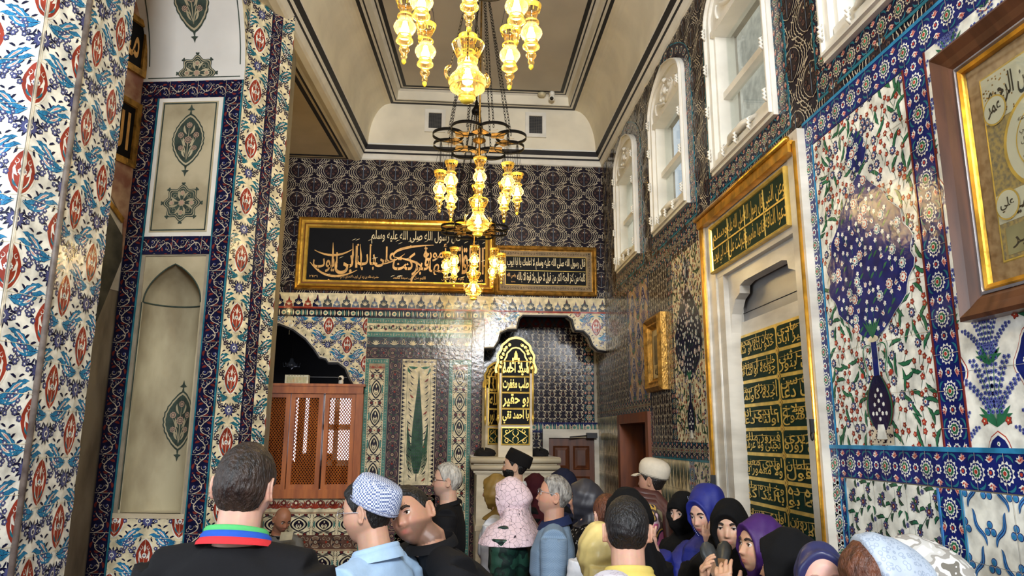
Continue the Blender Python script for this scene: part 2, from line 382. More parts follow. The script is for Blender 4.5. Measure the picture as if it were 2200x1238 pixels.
def P_hyacinth(w=.36, h=.62):
    a = Art()
    M = Art()
    M.add('red', ogee(0, 0, .074, .120, .65, 15, .12), 1); M.add('white', ogee(0, 0, .071, .116, .65, 15, .12), 2); M.add('cobalt', ogee(0, 0, .064, .106, .65, 15, .12), 3)
    for (x, y, r) in ((0, -.02, .017), (.028, .01, .014), (-.028, .01, .014), (0, .045, .014), (.02, -.055, .011), (-.02, -.055, .011), (0, .08, .008)):
        M.add('white', petals(x, y, r, 7, .35, 3), 4); M.add('red' if r > .013 else 'green', ell(x, y, r*.4, n=6), 5)
    for sx in (-1, 1): M.add('green', leaf(bez((0, -.1), (sx*.03, -.09), (sx*.045, -.045), 5), .006), 4)
    st = Art()
    for (dx, top, n_) in ((.03, .25, 10), (.075, .21, 8), (.12, .15, 6)):
        P = bez((0, 0), (dx*.2, top*.6), (dx, top), 12); st.add('green', ribbon(P, .003), 1)
        for k in range(3, 12):
            for sx in (-1, 1):
                x, y = P[k][0]+sx*.009, P[k][1]; st.add('blueviolet', petals(x, y, .0085, 5, .3, 3), 2); st.add('navy', ell(x, y, .003, n=5), 3)
    for q in (.5, 1.1, -.3): st.add('green', leaf(bez((0, 0), (.03*math.cos(q), .03), (.075*math.cos(q), .05+.03*q), 6), .008), 2)
    for ox, oy in ((0, 0), (w/2, h/2)):
        a.stamp(M, ox, oy)
        for mx in (False, True): a.stamp(st, ox, oy+.13, mx=mx); a.stamp(st, ox, oy-.30, mx=mx, sc=.8)
        a.stamp(bloom('red', 'maroon', .016), ox-.05, oy+.15); a.stamp(bloom('red', 'maroon', .016), ox+.05, oy+.15)
    a.add('grey', rect(-w/2, 0, w/2, .0016), 6); a.add('grey', rect(0, -h/2, .0016, h/2), 6)
    return a, w, h
def P_chevron(w=.085, h=.205):
    a = Art()
    for sx in (-1, 1):
        a.add('slate', leaf(bez((w/2+sx*.001, h*.02), (w/2+sx*w*.22, h*.35), (w/2+sx*w*.46, h*.93), 8), .0068), 1)
        a.add('leaf', leaf(bez((w/2+sx*w*.04, h*.34), (w/2+sx*w*.16, h*.6), (w/2+sx*w*.24, h*.95), 6), .0058), 1)
    a.add('steel', leaf(bez((w/2, h*.5), (w/2, h*.75), (w/2, h*.97), 5), .005), 1); a.add('bone', rect(0, 0, w, .004), 2)
    return a, w, h
def P_cinta(w=.22, h=.22):
    a = Art(); tri = Art()
    for (x, y) in ((0, .014), (-.013, -.008), (.013, -.008)):
        tri.add('navy', ell(x, y, .0125, n=16), 1); tri.add('sky', ell(x, y, .0105, n=16), 2); tri.add('turq', ell(x, y-.002, .006, n=10), 3)
    W_ = Art(); P = wavy((-.045, -.07), (.03, .07), .009, 1.3, 22)
    W_.add('navy', leaf(P, .011, 0, .5), 1); W_.add('sky', leaf(P, .0085, 0, .5), 2); W_.add('navy', ribbon(P, .0035), 3)
    for ox, oy in ((0, 0), (w/2, h/2)):
        a.stamp(tri, ox, oy); a.stamp(tri, ox+w/2, oy)
        a.stamp(W_, ox+.055, oy+.002, sc=.75); a.stamp(W_, ox-.055, oy+.002, mx=True, sc=.75)
    grid_lines(a, w, h, 'grey', .002)
    return a, w, h
def P_dadoflower(w=.21, h=.25):
    a = Art(); fl = Art(); fl.add('ink', petals(0, 0, .026, 9, .4, 3), 1); fl.add('violet', petals(0, 0, .021, 9, .35, 3), 2); fl.add('maroon', ell(0, 0, .009), 3); fl.add('cream', ell(0, 0, .004, n=6), 4)
    def lf(x, y, r, c='green', l=.034):
        P = np.array([(0, 0), (l*.35, .006), (l*.7, .004), (l, -.006)])@np.array([[math.cos(r), math.sin(r)], [-math.sin(r), math.cos(r)]])+(x, y)
        a.add('ink', leaf(P, .0085), 1); a.add(c, leaf(P, .0058), 2)
    for ox, oy in ((.0, .0), (w/2, h/2)):
        a.stamp(fl, ox+.02, oy+.04); a.stamp(fl, ox-.045, oy-.035, sc=.75, rot=.4)
        P = wavy((ox-.045, oy-.1), (ox+.03, oy+.12), .018, 1, 14); a.add('leaf', ribbon(P, .0026), 1)
        a.stamp(fl, ox+.035, oy-.075, sc=.85, rot=.2); a.stamp(fl, ox-.05, oy+.07, sc=.7, rot=.9)
        for (x, y, r) in ((.045, .0, .9), (-.035, .03, 2.2), (.03, -.045, -.8), (-.02, .09, 1.9), (.06, .085, 1.2), (-.07, .005, 3.6), (.0, -.02, 1.3), (-.02, -.075, 2.6), (.07, -.09, .4), (.02, .11, .3), (-.08, -.09, 1.5), (.085, .03, -1.2)): lf(ox+x, oy+y, r, 'green' if x > 0 else 'leaf', .038)
        a.add('violet', petals(ox+.06, oy-.045, .011, 5, .3, 3), 1); a.add('violet', petals(ox-.01, oy+.105, .011, 5, .3, 3), 1)
    a.add('bone', rect(0, 0, w/2, .0015), 4); a.add('grey', rect(0, 0, .0015, h), 4)
    return a, w, h
def P_crest(w=.205, h=.17, c='slate', c2='teal', bg='cream'):
    a = Art()
    def pal(x, s, inner):
        a.add(inner, np.array([(x-.05*s, 0), (x-.052*s, .035*s), (x-.036*s, .05*s), (x-.040*s, .075*s), (x-.018*s, .085*s), (x-.010*s, .11*s), (x, .15*s), (x+.010*s, .11*s), (x+.018*s, .085*s), (x+.040*s, .075*s), (x+.036*s, .05*s), (x+.052*s, .035*s), (x+.05*s, 0)]), 1)
        for q in (-.9, -.45, 0, .45, .9):
            P = np.array([(x, .02*s), (x+.025*s*math.sin(q), .02*s+.03*s*math.cos(q)), (x+.045*s*math.sin(q), .02*s+.055*s*math.cos(q))]); a.add(bg, leaf(np.r_[P[:1], (P[:1]+P[1:2])/2, P[1:]], .0045*s), 2)
        a.add('maroon', leaf(bez((x, .085*s), (x, .1*s), (x, .125*s), 4), .004), 2)
    pal(w/2, 1.0, c); pal(0, .78, c2)
    for sx in (-1, 1): a.add('ink', ribbon(bez((w/2+sx*.10, .0), (w/2+sx*.075, .03), (w/2+sx*.055, .0), 6), .004), 2)
    return a, w, h
def P_band(w=.16, h=.085, c='bone', mid='brown', ring='mauve', kind=0):
    """flower-and-leaf border bands"""
    a = Art()
    if kind == 0:      # daisies and diagonal leaves
        a.add(c, petals(w*.25, h/2, h*.36, 10, .35, 3), 1); a.add('sea', ell(w*.25, h/2, h*.15, n=8), 2)
        for k, x in enumerate((.5, .62, .78, .92)):
            a.add(c if k % 2 else 'sea', leaf(bez((w*x, h*.12), (w*x+w*.03, h*.5), (w*x-w*.02, h*.9), 6), h*.08), 1)
    elif kind == 1:    # round scrolls
        for q in (1, .80, .6): 
            t = np.linspace(.4, 2*math.pi-.4, 14); a.add(ring if q < 1 else c, ribbon(np.c_[w/2+h*.44*q*np.cos(t), h/2+h*.44*q*np.sin(t)], h*.036, False), 1)
        a.add(c, ell(w/2, h/2, h*.12, n=8), 2); a.add('ink', ell(w/2, h/2, h*.05, n=6), 3)
        for sx in (-1, 1):
            for sy in (-1, 1):
                a.add(mid, leaf(bez((w/2+sx*h*.15, h/2+sy*h*.12), (w/2+sx*h*.4, h/2+sy*h*.1), (w/2+sx*h*.3, h/2+sy*h*.36), 5), h*.05), 2)
                a.add(c, ribbon(curl(w/2+sx*w*.4, h/2+sy*h*.26, h*.18, 1, 0 if sx > 0 else 3.1, sy, 9), h*.035), 2)
        a.add('brick', ell(0, h/2, h*.09, n=7), 2)
    elif kind == 2:    # script-like marks on a narrow strip
        a.add(c, ribbon(curl(w*.2, h*.5, h*.26, .8, 1.5, 1, 8), h*.1), 1); a.add(c, ribbon([(w*.42, h*.2), (w*.42, h*.8)], h*.1, False), 1)
        a.add(c, ribbon(curl(w*.66, h*.5, h*.24, .9, 3.5, 1, 8), h*.1), 1); a.add(c, petals(w*.9, h/2, h*.16, 4, .3, 3), 1)
    elif kind == 3:    # fan palmettes
        for q in (-1.1, -.6, -.2, .2, .6, 1.1):
            P = bez((w/2, h*.2), (w/2+h*.3*math.sin(q), h*.2+h*.3*math.cos(q)), (w/2+h*.55*math.sin(q), h*.2+h*.55*math.cos(q)), 5); a.add(c, leaf(P, h*.06), 1)
        for sx in (-1, 1): a.add(ring, ribbon(curl(w/2+sx*w*.32, h*.45, h*.28, 1.1, 0, sx, 10), h*.07), 1); a.add(c, ribbon(curl(w/2+sx*w*.40, h*.5, h*.4, .8, 1.57, -sx, 10), h*.05), 1)
    elif kind == 4:    # flowing white vine with dark blooms
        P = wavy((0, h/2), (w, h/2), h*.25, 1, 16); a.add('ink', ribbon(P, h*.05, False), 1)
        for (x, y) in ((.25, .3), (.75, .7)):
            a.add('maroon', petals(w*x, h*y, h*.2, 6, .3, 3), 2); a.add('ink', ell(w*x, h*y, h*.07, n=6), 3)
        for x in (.08, .42, .55, .92): a.add('leaf', leaf(bez((w*x, h*.3), (w*x+h*.3, h*.4), (w*x+h*.1, h*.8), 5), h*.09), 1)
    return a, w, h
def P_ogcol(w=.20, h=.30, ink_='ink', c='cream'):
    """column of pointed medallions with flower pairs, on cream"""
    a = Art(); x = w/2
    a.add(ink_, ogee(x, h/2, w*.34, h*.36, .8, 13), 1); a.add(c, ogee(x, h/2, w*.27, h*.30, .8, 13), 2); a.add('ink', ogee(x, h/2, w*.20, h*.235, .8, 13), 3)
    for q in range(12):
        for sx in (-1, 1): a.add('ink' if q % 3 else 'maroon', leaf(bez((x+sx*w*(.43+.03*math.sin(q*2)), h*q/12), (x+sx*w*(.47), h*(q+.5)/12), (x+sx*w*(.40+.03*math.cos(q*3)), h*(q+.8)/12), 4), .0042), 1)
    for sx in (-1, 1):
        a.add(c, leaf(bez((x, h*.30), (x+sx*w*.14, h*.42), (x+sx*w*.05, h*.52), 6), .008), 4)
        a.add('sea', leaf(bez((x+sx*w*.36, h*.32), (x+sx*w*.44, h*.5), (x+sx*w*.36, h*.68), 7), .010), 2)
        a.add('plum', petals(x+sx*w*.26, h*.0, .024, 7, .25, 3), 2); a.add('maroon', ell(x+sx*w*.26, h*.0, .013, n=8), 3)
        for k in (-1, 1):
            a.add('ink', leaf(bez((x, h*(.5+k*.36)), (x+sx*w*.12, h*(.5+k*.40)), (x+sx*w*.24, h*(.5+k*.36)), 5), .007), 2)
            a.add('ink', leaf(bez((x+sx*w*.06, h*(.5+k*.46)), (x+sx*w*.35, h*(.5+k*.42)), (x+sx*w*.42, h*(.5+k*.30)), 6), .006), 1)
    a.add('plum', petals(x, h/2, .018, 6, .3, 3), 5); a.add(c, petals(x, h*.42, .010, 5, .3, 3), 5); a.add('red', ell(x, 0, .008, n=6), 3)
    a.add(c, leaf(bez((x, h*.55), (x+.004, h*.6), (x, h*.68), 4), .008), 4)
    return a, w, h
def P_net(w=.13, h=.165, c='bone', dot='umber'):
    """pale curling network with dark round blooms"""
    a = Art()
    for ox, oy in ((0, 0), (w/2, h/2)):
        for sx in (-1, 1):
            a.add(c, ribbon(bez((ox, oy-h*.25), (ox+sx*w*.42, oy-h*.05), (ox+sx*w*.02, oy+h*.25), 9), .0075), 1)
            a.add(c, ribbon(curl(ox+sx*w*.26, oy+h*.05, .024, 1.0, 1, sx, 9), .0055), 1)
            a.add(c, leaf(bez((ox+sx*w*.1, oy+h*.2), (ox+sx*w*.2, oy+h*.28), (ox+sx*w*.32, oy+h*.2), 5), .008), 1)
        a.add('ink', petals(ox, oy, .021, 6, .3, 3), 2); a.add(dot, petals(ox, oy, .016, 6, .3, 3), 3)
        for sx in (-1, 1): a.add(c, ribbon(bez((ox+sx*w*.5, oy-h*.2), (ox+sx*w*.28, oy-h*.3), (ox+sx*w*.12, oy-h*.12), 6), .0045), 1); a.add('maroon', ell(ox, oy, .006, n=6), 4)
    return a, w, h
# ------------------------------------------------------------------ the shell of the hall
M_plaster = mat('cream_plaster', (228, 220, 198), rough=.7, vary=.05, scale=3)
M_ceil = mat('grey_beige_plaster', (204, 196, 180), rough=.8, vary=.04, scale=2)
M_white = mat('white_paint', (226, 222, 210), rough=.5, vary=.04)
M_black = mat('black_line_paint', (22, 22, 28), rough=.5, vary=.1)
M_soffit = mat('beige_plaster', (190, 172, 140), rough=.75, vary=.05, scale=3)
M_marble = mat('white_marble', (214, 208, 194), rough=.28, vary=.1, scale=2.2, rgb2=(176, 170, 158), stretch=(1, 1, 3.5), detail=8)
M_marb2 = mat('cream_marble', (216, 204, 176), rough=.3, rgb2=(190, 176, 146), scale=2.0, stretch=(1, 1, 5), detail=7)
M_greym = mat('grey_marble', (150, 148, 146), rough=.3, rgb2=(108, 106, 104), scale=1.6, stretch=(1, 1, 2), detail=6)
M_brownm = mat('grey_brown_marble', (150, 140, 122), rough=.35, rgb2=(112, 102, 88), scale=2.4, stretch=(4, 4, 1.2), detail=7)
M_redm = mat('red_veined_marble', (140, 92, 74), rough=.35, rgb2=(190, 160, 130), scale=9, detail=8)
M_stone = mat('weathered_limestone', (186, 174, 142), rough=.8, rgb2=(150, 138, 108), scale=3.2, detail=9, bump=.15, bscale=12)
M_stone2 = mat('niche_limestone', (182, 172, 140), rough=.8, rgb2=(132, 120, 92), scale=3.4, detail=9, bump=.1, bscale=10, stretch=(1, 1, .5))
M_gold = mat('gilded_moulding', (224, 168, 62), rough=.28, metal=.85, vary=.2, scale=12, bump=.15, bscale=30)
M_gold2 = mat('antique_gold', (176, 132, 60), rough=.4, metal=.7, vary=.25, scale=20, bump=.3, bscale=60)
M_goldp = mat('gold_leaf_paint', (232, 196, 96), rough=.35, metal=.45, vary=.12, scale=14)
M_wood = mat('orange_brown_wood', (190, 108, 46), rough=.42, rgb2=(150, 78, 30), scale=5, stretch=(3, 3, .5), detail=6)
M_wood3 = mat('brown_door_wood', (124, 66, 32), rough=.4, rgb2=(92, 46, 22), scale=5, stretch=(3, 3, .5), detail=6)
M_wood2 = mat('dark_brown_wood', (98, 52, 26), rough=.4, rgb2=(70, 36, 18), scale=5, stretch=(3, 3, .5), detail=6)
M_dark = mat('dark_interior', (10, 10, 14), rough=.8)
M_paint = mat('dark_green_fresco', (48, 62, 52), rough=.8, vary=.2, scale=20)
M_mortar = mat('tile_mortar', (150, 140, 120), rough=.6)
M_floor = mat('red_carpet', (110, 40, 36), rough=.95, vary=.2, scale=30)

def slab(mb, fr, u0, u1, v0, v1, holes, d0, d1, m):
    us = sorted(set([u0, u1]+[h for H in holes for h in (H[0], H[1]) if u0 < h < u1])); vs = sorted(set([v0, v1]+[h for H in holes for h in (H[2], H[3]) if v0 < h < v1]))
    for i in range(len(us)-1):
        run = None
        for j in range(len(vs)-1):
            cu, cv = (us[i]+us[i+1])/2, (vs[j]+vs[j+1])/2
            solid = not any(H[0] < cu < H[1] and H[2] < cv < H[3] for H in holes)
            if solid: run = (run[0] if run else vs[j], vs[j+1])
            if (not solid or j == len(vs)-2) and run: mb.prism(rect(us[i], run[0], us[i+1], run[1]), fr, d0, d1, m); run = None
def rotA(A):
    a, w, h = A; b = Art()
    for c, p, z in a.i: b.i.append((c, np.c_[h-p[:, 1], p[:, 0]], z))
    return b, h, w
def L(mb, fr, A, x0, y0, x1, y1, base, ox=None, oy=None, drop=0, hdrop=0, d=0.006, hole=None):
    lay(mb, fr, A[0], x0, y0, x1, y1, ox, oy, A[1], A[2], drop=drop, hdrop=hdrop, base=None if hole else base, d=d, hole=hole)
def fit(A, width):
    """scale a cell so its short side spans a strip"""
    a, w, h = A; b = Art(); s = width/w; b.stamp(a, 0, 0, 0, s); return b, width, h*s
def edge(mb, fr, x0, y0, x1, y1, c, d=.008): mb.prism(rect(x0, y0, x1, y1), fr, 0, d, glaze(c))

SAZ = P_saz(); SAZ2 = P_saz('teal', 'ink', 'plum'); ARB = P_arabesque(); OGI = P_ogival(); NET = P_net(); CHV = P_chevron(); CIN = P_cinta(); DAD = P_dadoflower(); HYA = P_hyacinth()
ROSv = P_rosette(.125, True); ROSh = rotA(ROSv)
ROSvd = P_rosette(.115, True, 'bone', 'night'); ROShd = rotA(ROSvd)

# ---- right wall
WIN = [(6.35, 7.23), (4.88, 5.81), (3.42, 4.35), (1.96, 2.89)]
ZB, ZS, ZA = 3.47, 4.50, 4.80
def P_vase(w, h, ground='cobalt', flw='red', lf='green'):
    a = Art(); a.stamp(P_scatter(w, h, 5, (flw, flw, 'brick'), 600, lf, 'violet', 1.3, .0205))
    x = w/2
    def drop(cx, cy, ww, hh, z):
        t = np.linspace(0, 1, 25); r = np.sin(np.pi*t**1.0)**.8*(1-.42*t)*1.35*ww; yy = cy+hh*t
        k = 1+.05*np.sin(t*40)
        a.add('white', np.r_[np.c_[cx+r*k*1.015, yy], np.c_[cx-r*k*1.015, yy][::-1][1:-1]], z); a.add(ground, np.r_[np.c_[cx+r*k, yy], np.c_[cx-r*k, yy][::-1][1:-1]], z+1)
        return lambda px_, py_: abs(px_-cx) < .86*np.interp((py_-cy)/hh, t, r)
    Z0 = 5
    ins = drop(x, h*.295, w*.40, h*.50, Z0); ins2 = drop(x, h*.80, w*.10, h*.14, Z0)
    rnd = random.Random(8); pts = []
    for _ in range(4000):
        u, v = rnd.uniform(0, w), rnd.uniform(h*.31, h*.95)
        if (ins(u, v) and h*.31 < v < h*.77) or (ins2(u, v) and v > h*.81 and v < h*.93):
            if all((u-p)**2+(v-q)**2 > .033**2 for p, q in pts): pts.append((u, v))
    for k, (u, v) in enumerate(pts):
        if k % 5 == 0: a.stamp(rosette(.024, 9, 'white', 'red' if k % 2 else 'teal', 'white', 'red'), u, v, dz=Z0+1)
        elif k % 5 in (1, 3): a.add('white', petals(u, v, .012, 5, .4, 3), Z0+2); a.add(lf, ribbon(bez((u, v), (u+.01, v-.02), (u, v-.035), 4), .003), Z0+2)
        elif k % 5 == 2: a.stamp(tulip('white', .022, 'red'), u, v, rnd.uniform(-1, 1), dz=Z0+1)
        else: a.add(lf, leaf(bez((u-.015, v-.012), (u, v+.006), (u+.016, v+.012), 5), .006), Z0+2)
    # vase: neck, handles, round body on a marbled foot
    a.add('white', rect(x-.024, h*.19, x+.024, h*.315), Z0+1); a.add(ground, rect(x-.019, h*.19, x+.019, h*.31), Z0+2)
    a.add('cream', ell(x, h*.30, .036, .014, 12), Z0+3)
    for q in np.linspace(-.9, .9, 7): a.add('green', leaf(bez((x, h*.30), (x+.03*q, h*.33), (x+.07*q, h*.355), 5), .006), Z0+3)
    t = np.linspace(0, 1, 17); r = .082*np.sin(np.pi*(.10+.80*t)**.85)**.9; yy = h*.045+h*.15*t
    a.add('maroon', np.r_[np.c_[x+r*1.12, yy], np.c_[x-r*1.12, yy][::-1]], Z0+1); a.add('green', np.r_[np.c_[x+r*1.05, yy], np.c_[x-r*1.05, yy][::-1]], Z0+2)
    a.add('night', np.r_[np.c_[x+r*.93, yy], np.c_[x-r*.93, yy][::-1]], Z0+3)
    for (u, v) in ((0, .075), (0, .10), (0, .125), (-.02, .09), (.02, .09), (-.03, .115), (.03, .115), (-.02, .14), (.02, .14), (-.045, .09), (.045, .09), (0, .155)): a.add('white', petals(x+u, h*v, .010, 6, .4, 3), Z0+4)
    for sx in (-1, 1):
        P = np.r_[bez((x+sx*.02, h*.28), (x+sx*.10, h*.30), (x+sx*.075, h*.235), 7), bez((x+sx*.075, h*.235), (x+sx*.05, h*.20), (x+sx*.085, h*.17), 6)[1:]]
        a.add('white', ribbon(P, .014), Z0+1); a.add('green', ribbon(P, .008), Z0+2); a.add('red', ell(x+sx*.10, h*.20, .012, n=8), Z0+3)
    a.add('bone', rect(x-.075, h*.005, x+.075, h*.055), Z0+2)
    rn2 = random.Random(3)
    for _ in range(70): a.add('ink', ell(x+rn2.uniform(-.07, .07), h*rn2.uniform(.01, .05), .0042, .0034, 6), Z0+3)
    a.add('white', np.array([(x-.02, h*.06), (x-.035, h*.02), (x+.035, h*.02), (x+.02, h*.06)]), Z0+4)
    for k in range(1, 7): a.add('bone', rect(0, k*h/7, w, k*h/7+.0016), 3)
    for k in (1, 2): a.add('bone', rect(k*w/3, 0, k*w/3+.0016, h), 3)
    return a
mb = MB()
holes = [(-b_+.06, -a_-.06, ZB+.06, ZS-.06) for a_, b_ in WIN]+[(-4.50, -3.24, -1, 3.18), (-7.30, -6.22, -1, 1.99)]
slab(mb, RW, -8.62, -.7, 0, 5.25, holes, -.16, 0, M_mortar)
def winhole(u, v):
    for a_, b_ in WIN:
        if -b_-.02 < u < -a_+.02 and ZB-.02 < v < ZS: return True
        if -b_ < u < -a_ and v >= ZS and v < ZS+(ZA-ZS)*(1-((u+(a_+b_)/2)/((b_-a_)/2))**2)**.6: return True
    return False
# upper field and window borders
slab(mb, RW, -8.0, -.7, 3.31, 5.1, holes, 0, .004, glaze('ink')); L(mb, RW, OGI, -8.0, 3.31, -.7, 5.1, None, ox=-8.0, oy=3.31, d=.004, hole=winhole)
for a_, b_ in WIN:
    B = .115
    L(mb, RW, ROShd, -b_-B, ZB-B, -a_+B, ZB-.0, 'night', ox=-b_-B, oy=ZB-B, d=.008)
    edge(mb, RW, -b_-B-.012, ZB-B-.014, -a_+B+.012, ZB-B, 'teal', .009)
    for (x0, x1) in ((-b_-B, -b_), (-a_, -a_+B)):
        L(mb, RW, ROSvd, x0, ZB, x1, ZS+.05, 'night', ox=x0, oy=ZB-B, d=.008)
    edge(mb, RW, -b_-B-.012, ZB-B, -b_-B, ZS+.05, 'teal', .009); edge(mb, RW, -a_+B, ZB-B, -a_+B+.012, ZS+.05, 'teal', .009)
    # arched part of the border follows the pointed head
    c = -(a_+b_)/2; hw = (b_-a_)/2
    def bend(u, v, dd, c=c, hw=hw):
        t = u; r0 = hw+v; P = bez((c-r0, ZS+.05), (c-r0*.94, ZS+(ZA-ZS)*.80+v*.3), (c, ZA+v*1.25), 24)
        P = np.r_[P, (P*[-1, 1]+[2*c, 0])[::-1][1:]]
        k = t*(len(P)-1); i = int(min(max(k, 0), len(P)-2)); q = P[i]+(P[i+1]-P[i])*(k-i)
        return RW(q[0], q[1], dd)
    ts = np.linspace(0, 1, 41)
    mb.grid([[bend(t, v, .008) for t in ts] for v in (0, B)], glaze('night'), False); mb.grid([[bend(t, v, .009) for t in ts] for v in (B, B+.012)], glaze('teal'), False)
    for k in range(11):
        t = (k+.5)/11
        for col, s_, z in (('bone', .042, .0085), ('night', .027, .0092), ('teal', .020, .010), ('red', .009, .0108)):
            E = petals(0, 0, s_, 10, .2, 2) if col == 'bone' else ell(0, 0, s_, n=10)
            pts = [bend(t+e[0]/(3.1*hw), B/2+e[1], z) for e in E]; mb.add(pts, [tuple(range(len(pts)))], glaze(col))
# near part: flower panels
L(mb, RW, ROSv, -3.19, 0, -3.115, 3.17, 'cobalt', ox=-3.215, oy=0); edge(mb, RW, -3.115, 0, -3.108, 3.17, 'turq')
L(mb, RW, ROSh, -3.19, 3.17, -.7, 3.295, 'cobalt', oy=3.17); edge(mb, RW, -3.19, 3.295, -.7, 3.31, 'turq')
VP = P_vase(.70, 1.40); lay(mb, RW, VP, -3.10, 1.775, -2.40, 3.165, -3.10, 1.775, base='white', d=.006)
L(mb, RW, ROSv, -2.395, 1.775, -2.27, 3.17, 'cobalt', ox=-2.395, oy=1.775); edge(mb, RW, -2.40, 1.775, -2.392, 3.17, 'maroon', .009); edge(mb, RW, -2.272, 1.775, -2.264, 3.17, 'maroon', .009)
L(mb, RW, HYA, -2.264, 1.775, -.7, 3.17, 'white', ox=-1.96, oy=2.02, d=.006)
edge(mb, RW, -3.19, 1.762, -.7, 1.778, 'turq', .010)
L(mb, RW, ROSh, -3.19, 1.645, -.7, 1.762, 'cobalt', oy=1.640, d=.007)
L(mb, RW, ROSv, -3.19, 0, -3.07, 1.64, 'cobalt', ox=-3.192, oy=1.64); edge(mb, RW, -3.07, 0, -3.062, 1.64, 'turq', .009)
L(mb, RW, DAD, -3.06, 0, -2.46, 1.64, 'white', oy=1.64)
edge(mb, RW, -2.462, 0, -2.452, 1.64, 'sky', .009); L(mb, RW, ROSv, -2.452, 0, -2.345, 1.64, 'cobalt', ox=-2.462, oy=1.64); edge(mb, RW, -2.345, 0, -2.335, 1.64, 'turq', .009)
L(mb, RW, CIN, -2.335, 0, -.7, 1.64, 'white', ox=-2.335, oy=1.64-.22)
# far part: darker panels
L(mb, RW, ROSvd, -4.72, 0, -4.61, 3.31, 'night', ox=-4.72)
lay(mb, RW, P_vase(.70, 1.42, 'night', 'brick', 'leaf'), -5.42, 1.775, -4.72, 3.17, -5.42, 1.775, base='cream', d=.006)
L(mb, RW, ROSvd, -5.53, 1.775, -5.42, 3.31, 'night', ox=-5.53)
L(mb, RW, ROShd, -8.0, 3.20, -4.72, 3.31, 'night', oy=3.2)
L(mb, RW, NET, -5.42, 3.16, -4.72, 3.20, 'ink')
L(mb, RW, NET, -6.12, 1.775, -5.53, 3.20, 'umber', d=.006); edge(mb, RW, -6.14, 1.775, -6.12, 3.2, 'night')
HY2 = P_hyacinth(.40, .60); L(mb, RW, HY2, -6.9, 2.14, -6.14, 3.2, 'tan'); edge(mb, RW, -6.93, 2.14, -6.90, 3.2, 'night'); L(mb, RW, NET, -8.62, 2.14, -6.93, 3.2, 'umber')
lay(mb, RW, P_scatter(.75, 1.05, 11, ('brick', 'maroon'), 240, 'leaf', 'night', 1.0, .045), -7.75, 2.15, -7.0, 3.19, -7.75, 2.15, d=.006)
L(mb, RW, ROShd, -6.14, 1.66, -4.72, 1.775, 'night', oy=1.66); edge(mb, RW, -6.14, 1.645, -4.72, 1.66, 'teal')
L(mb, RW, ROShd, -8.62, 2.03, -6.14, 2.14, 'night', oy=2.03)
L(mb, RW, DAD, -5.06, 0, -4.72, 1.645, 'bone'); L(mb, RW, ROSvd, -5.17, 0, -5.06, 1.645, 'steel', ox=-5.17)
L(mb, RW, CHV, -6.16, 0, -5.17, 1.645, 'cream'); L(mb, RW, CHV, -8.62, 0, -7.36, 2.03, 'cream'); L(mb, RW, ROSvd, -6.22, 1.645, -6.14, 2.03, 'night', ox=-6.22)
wr = mb.build('wall_right'); tag(wr, 'tall tiled side wall of blue and white floral tile panels', None, None, 'structure')

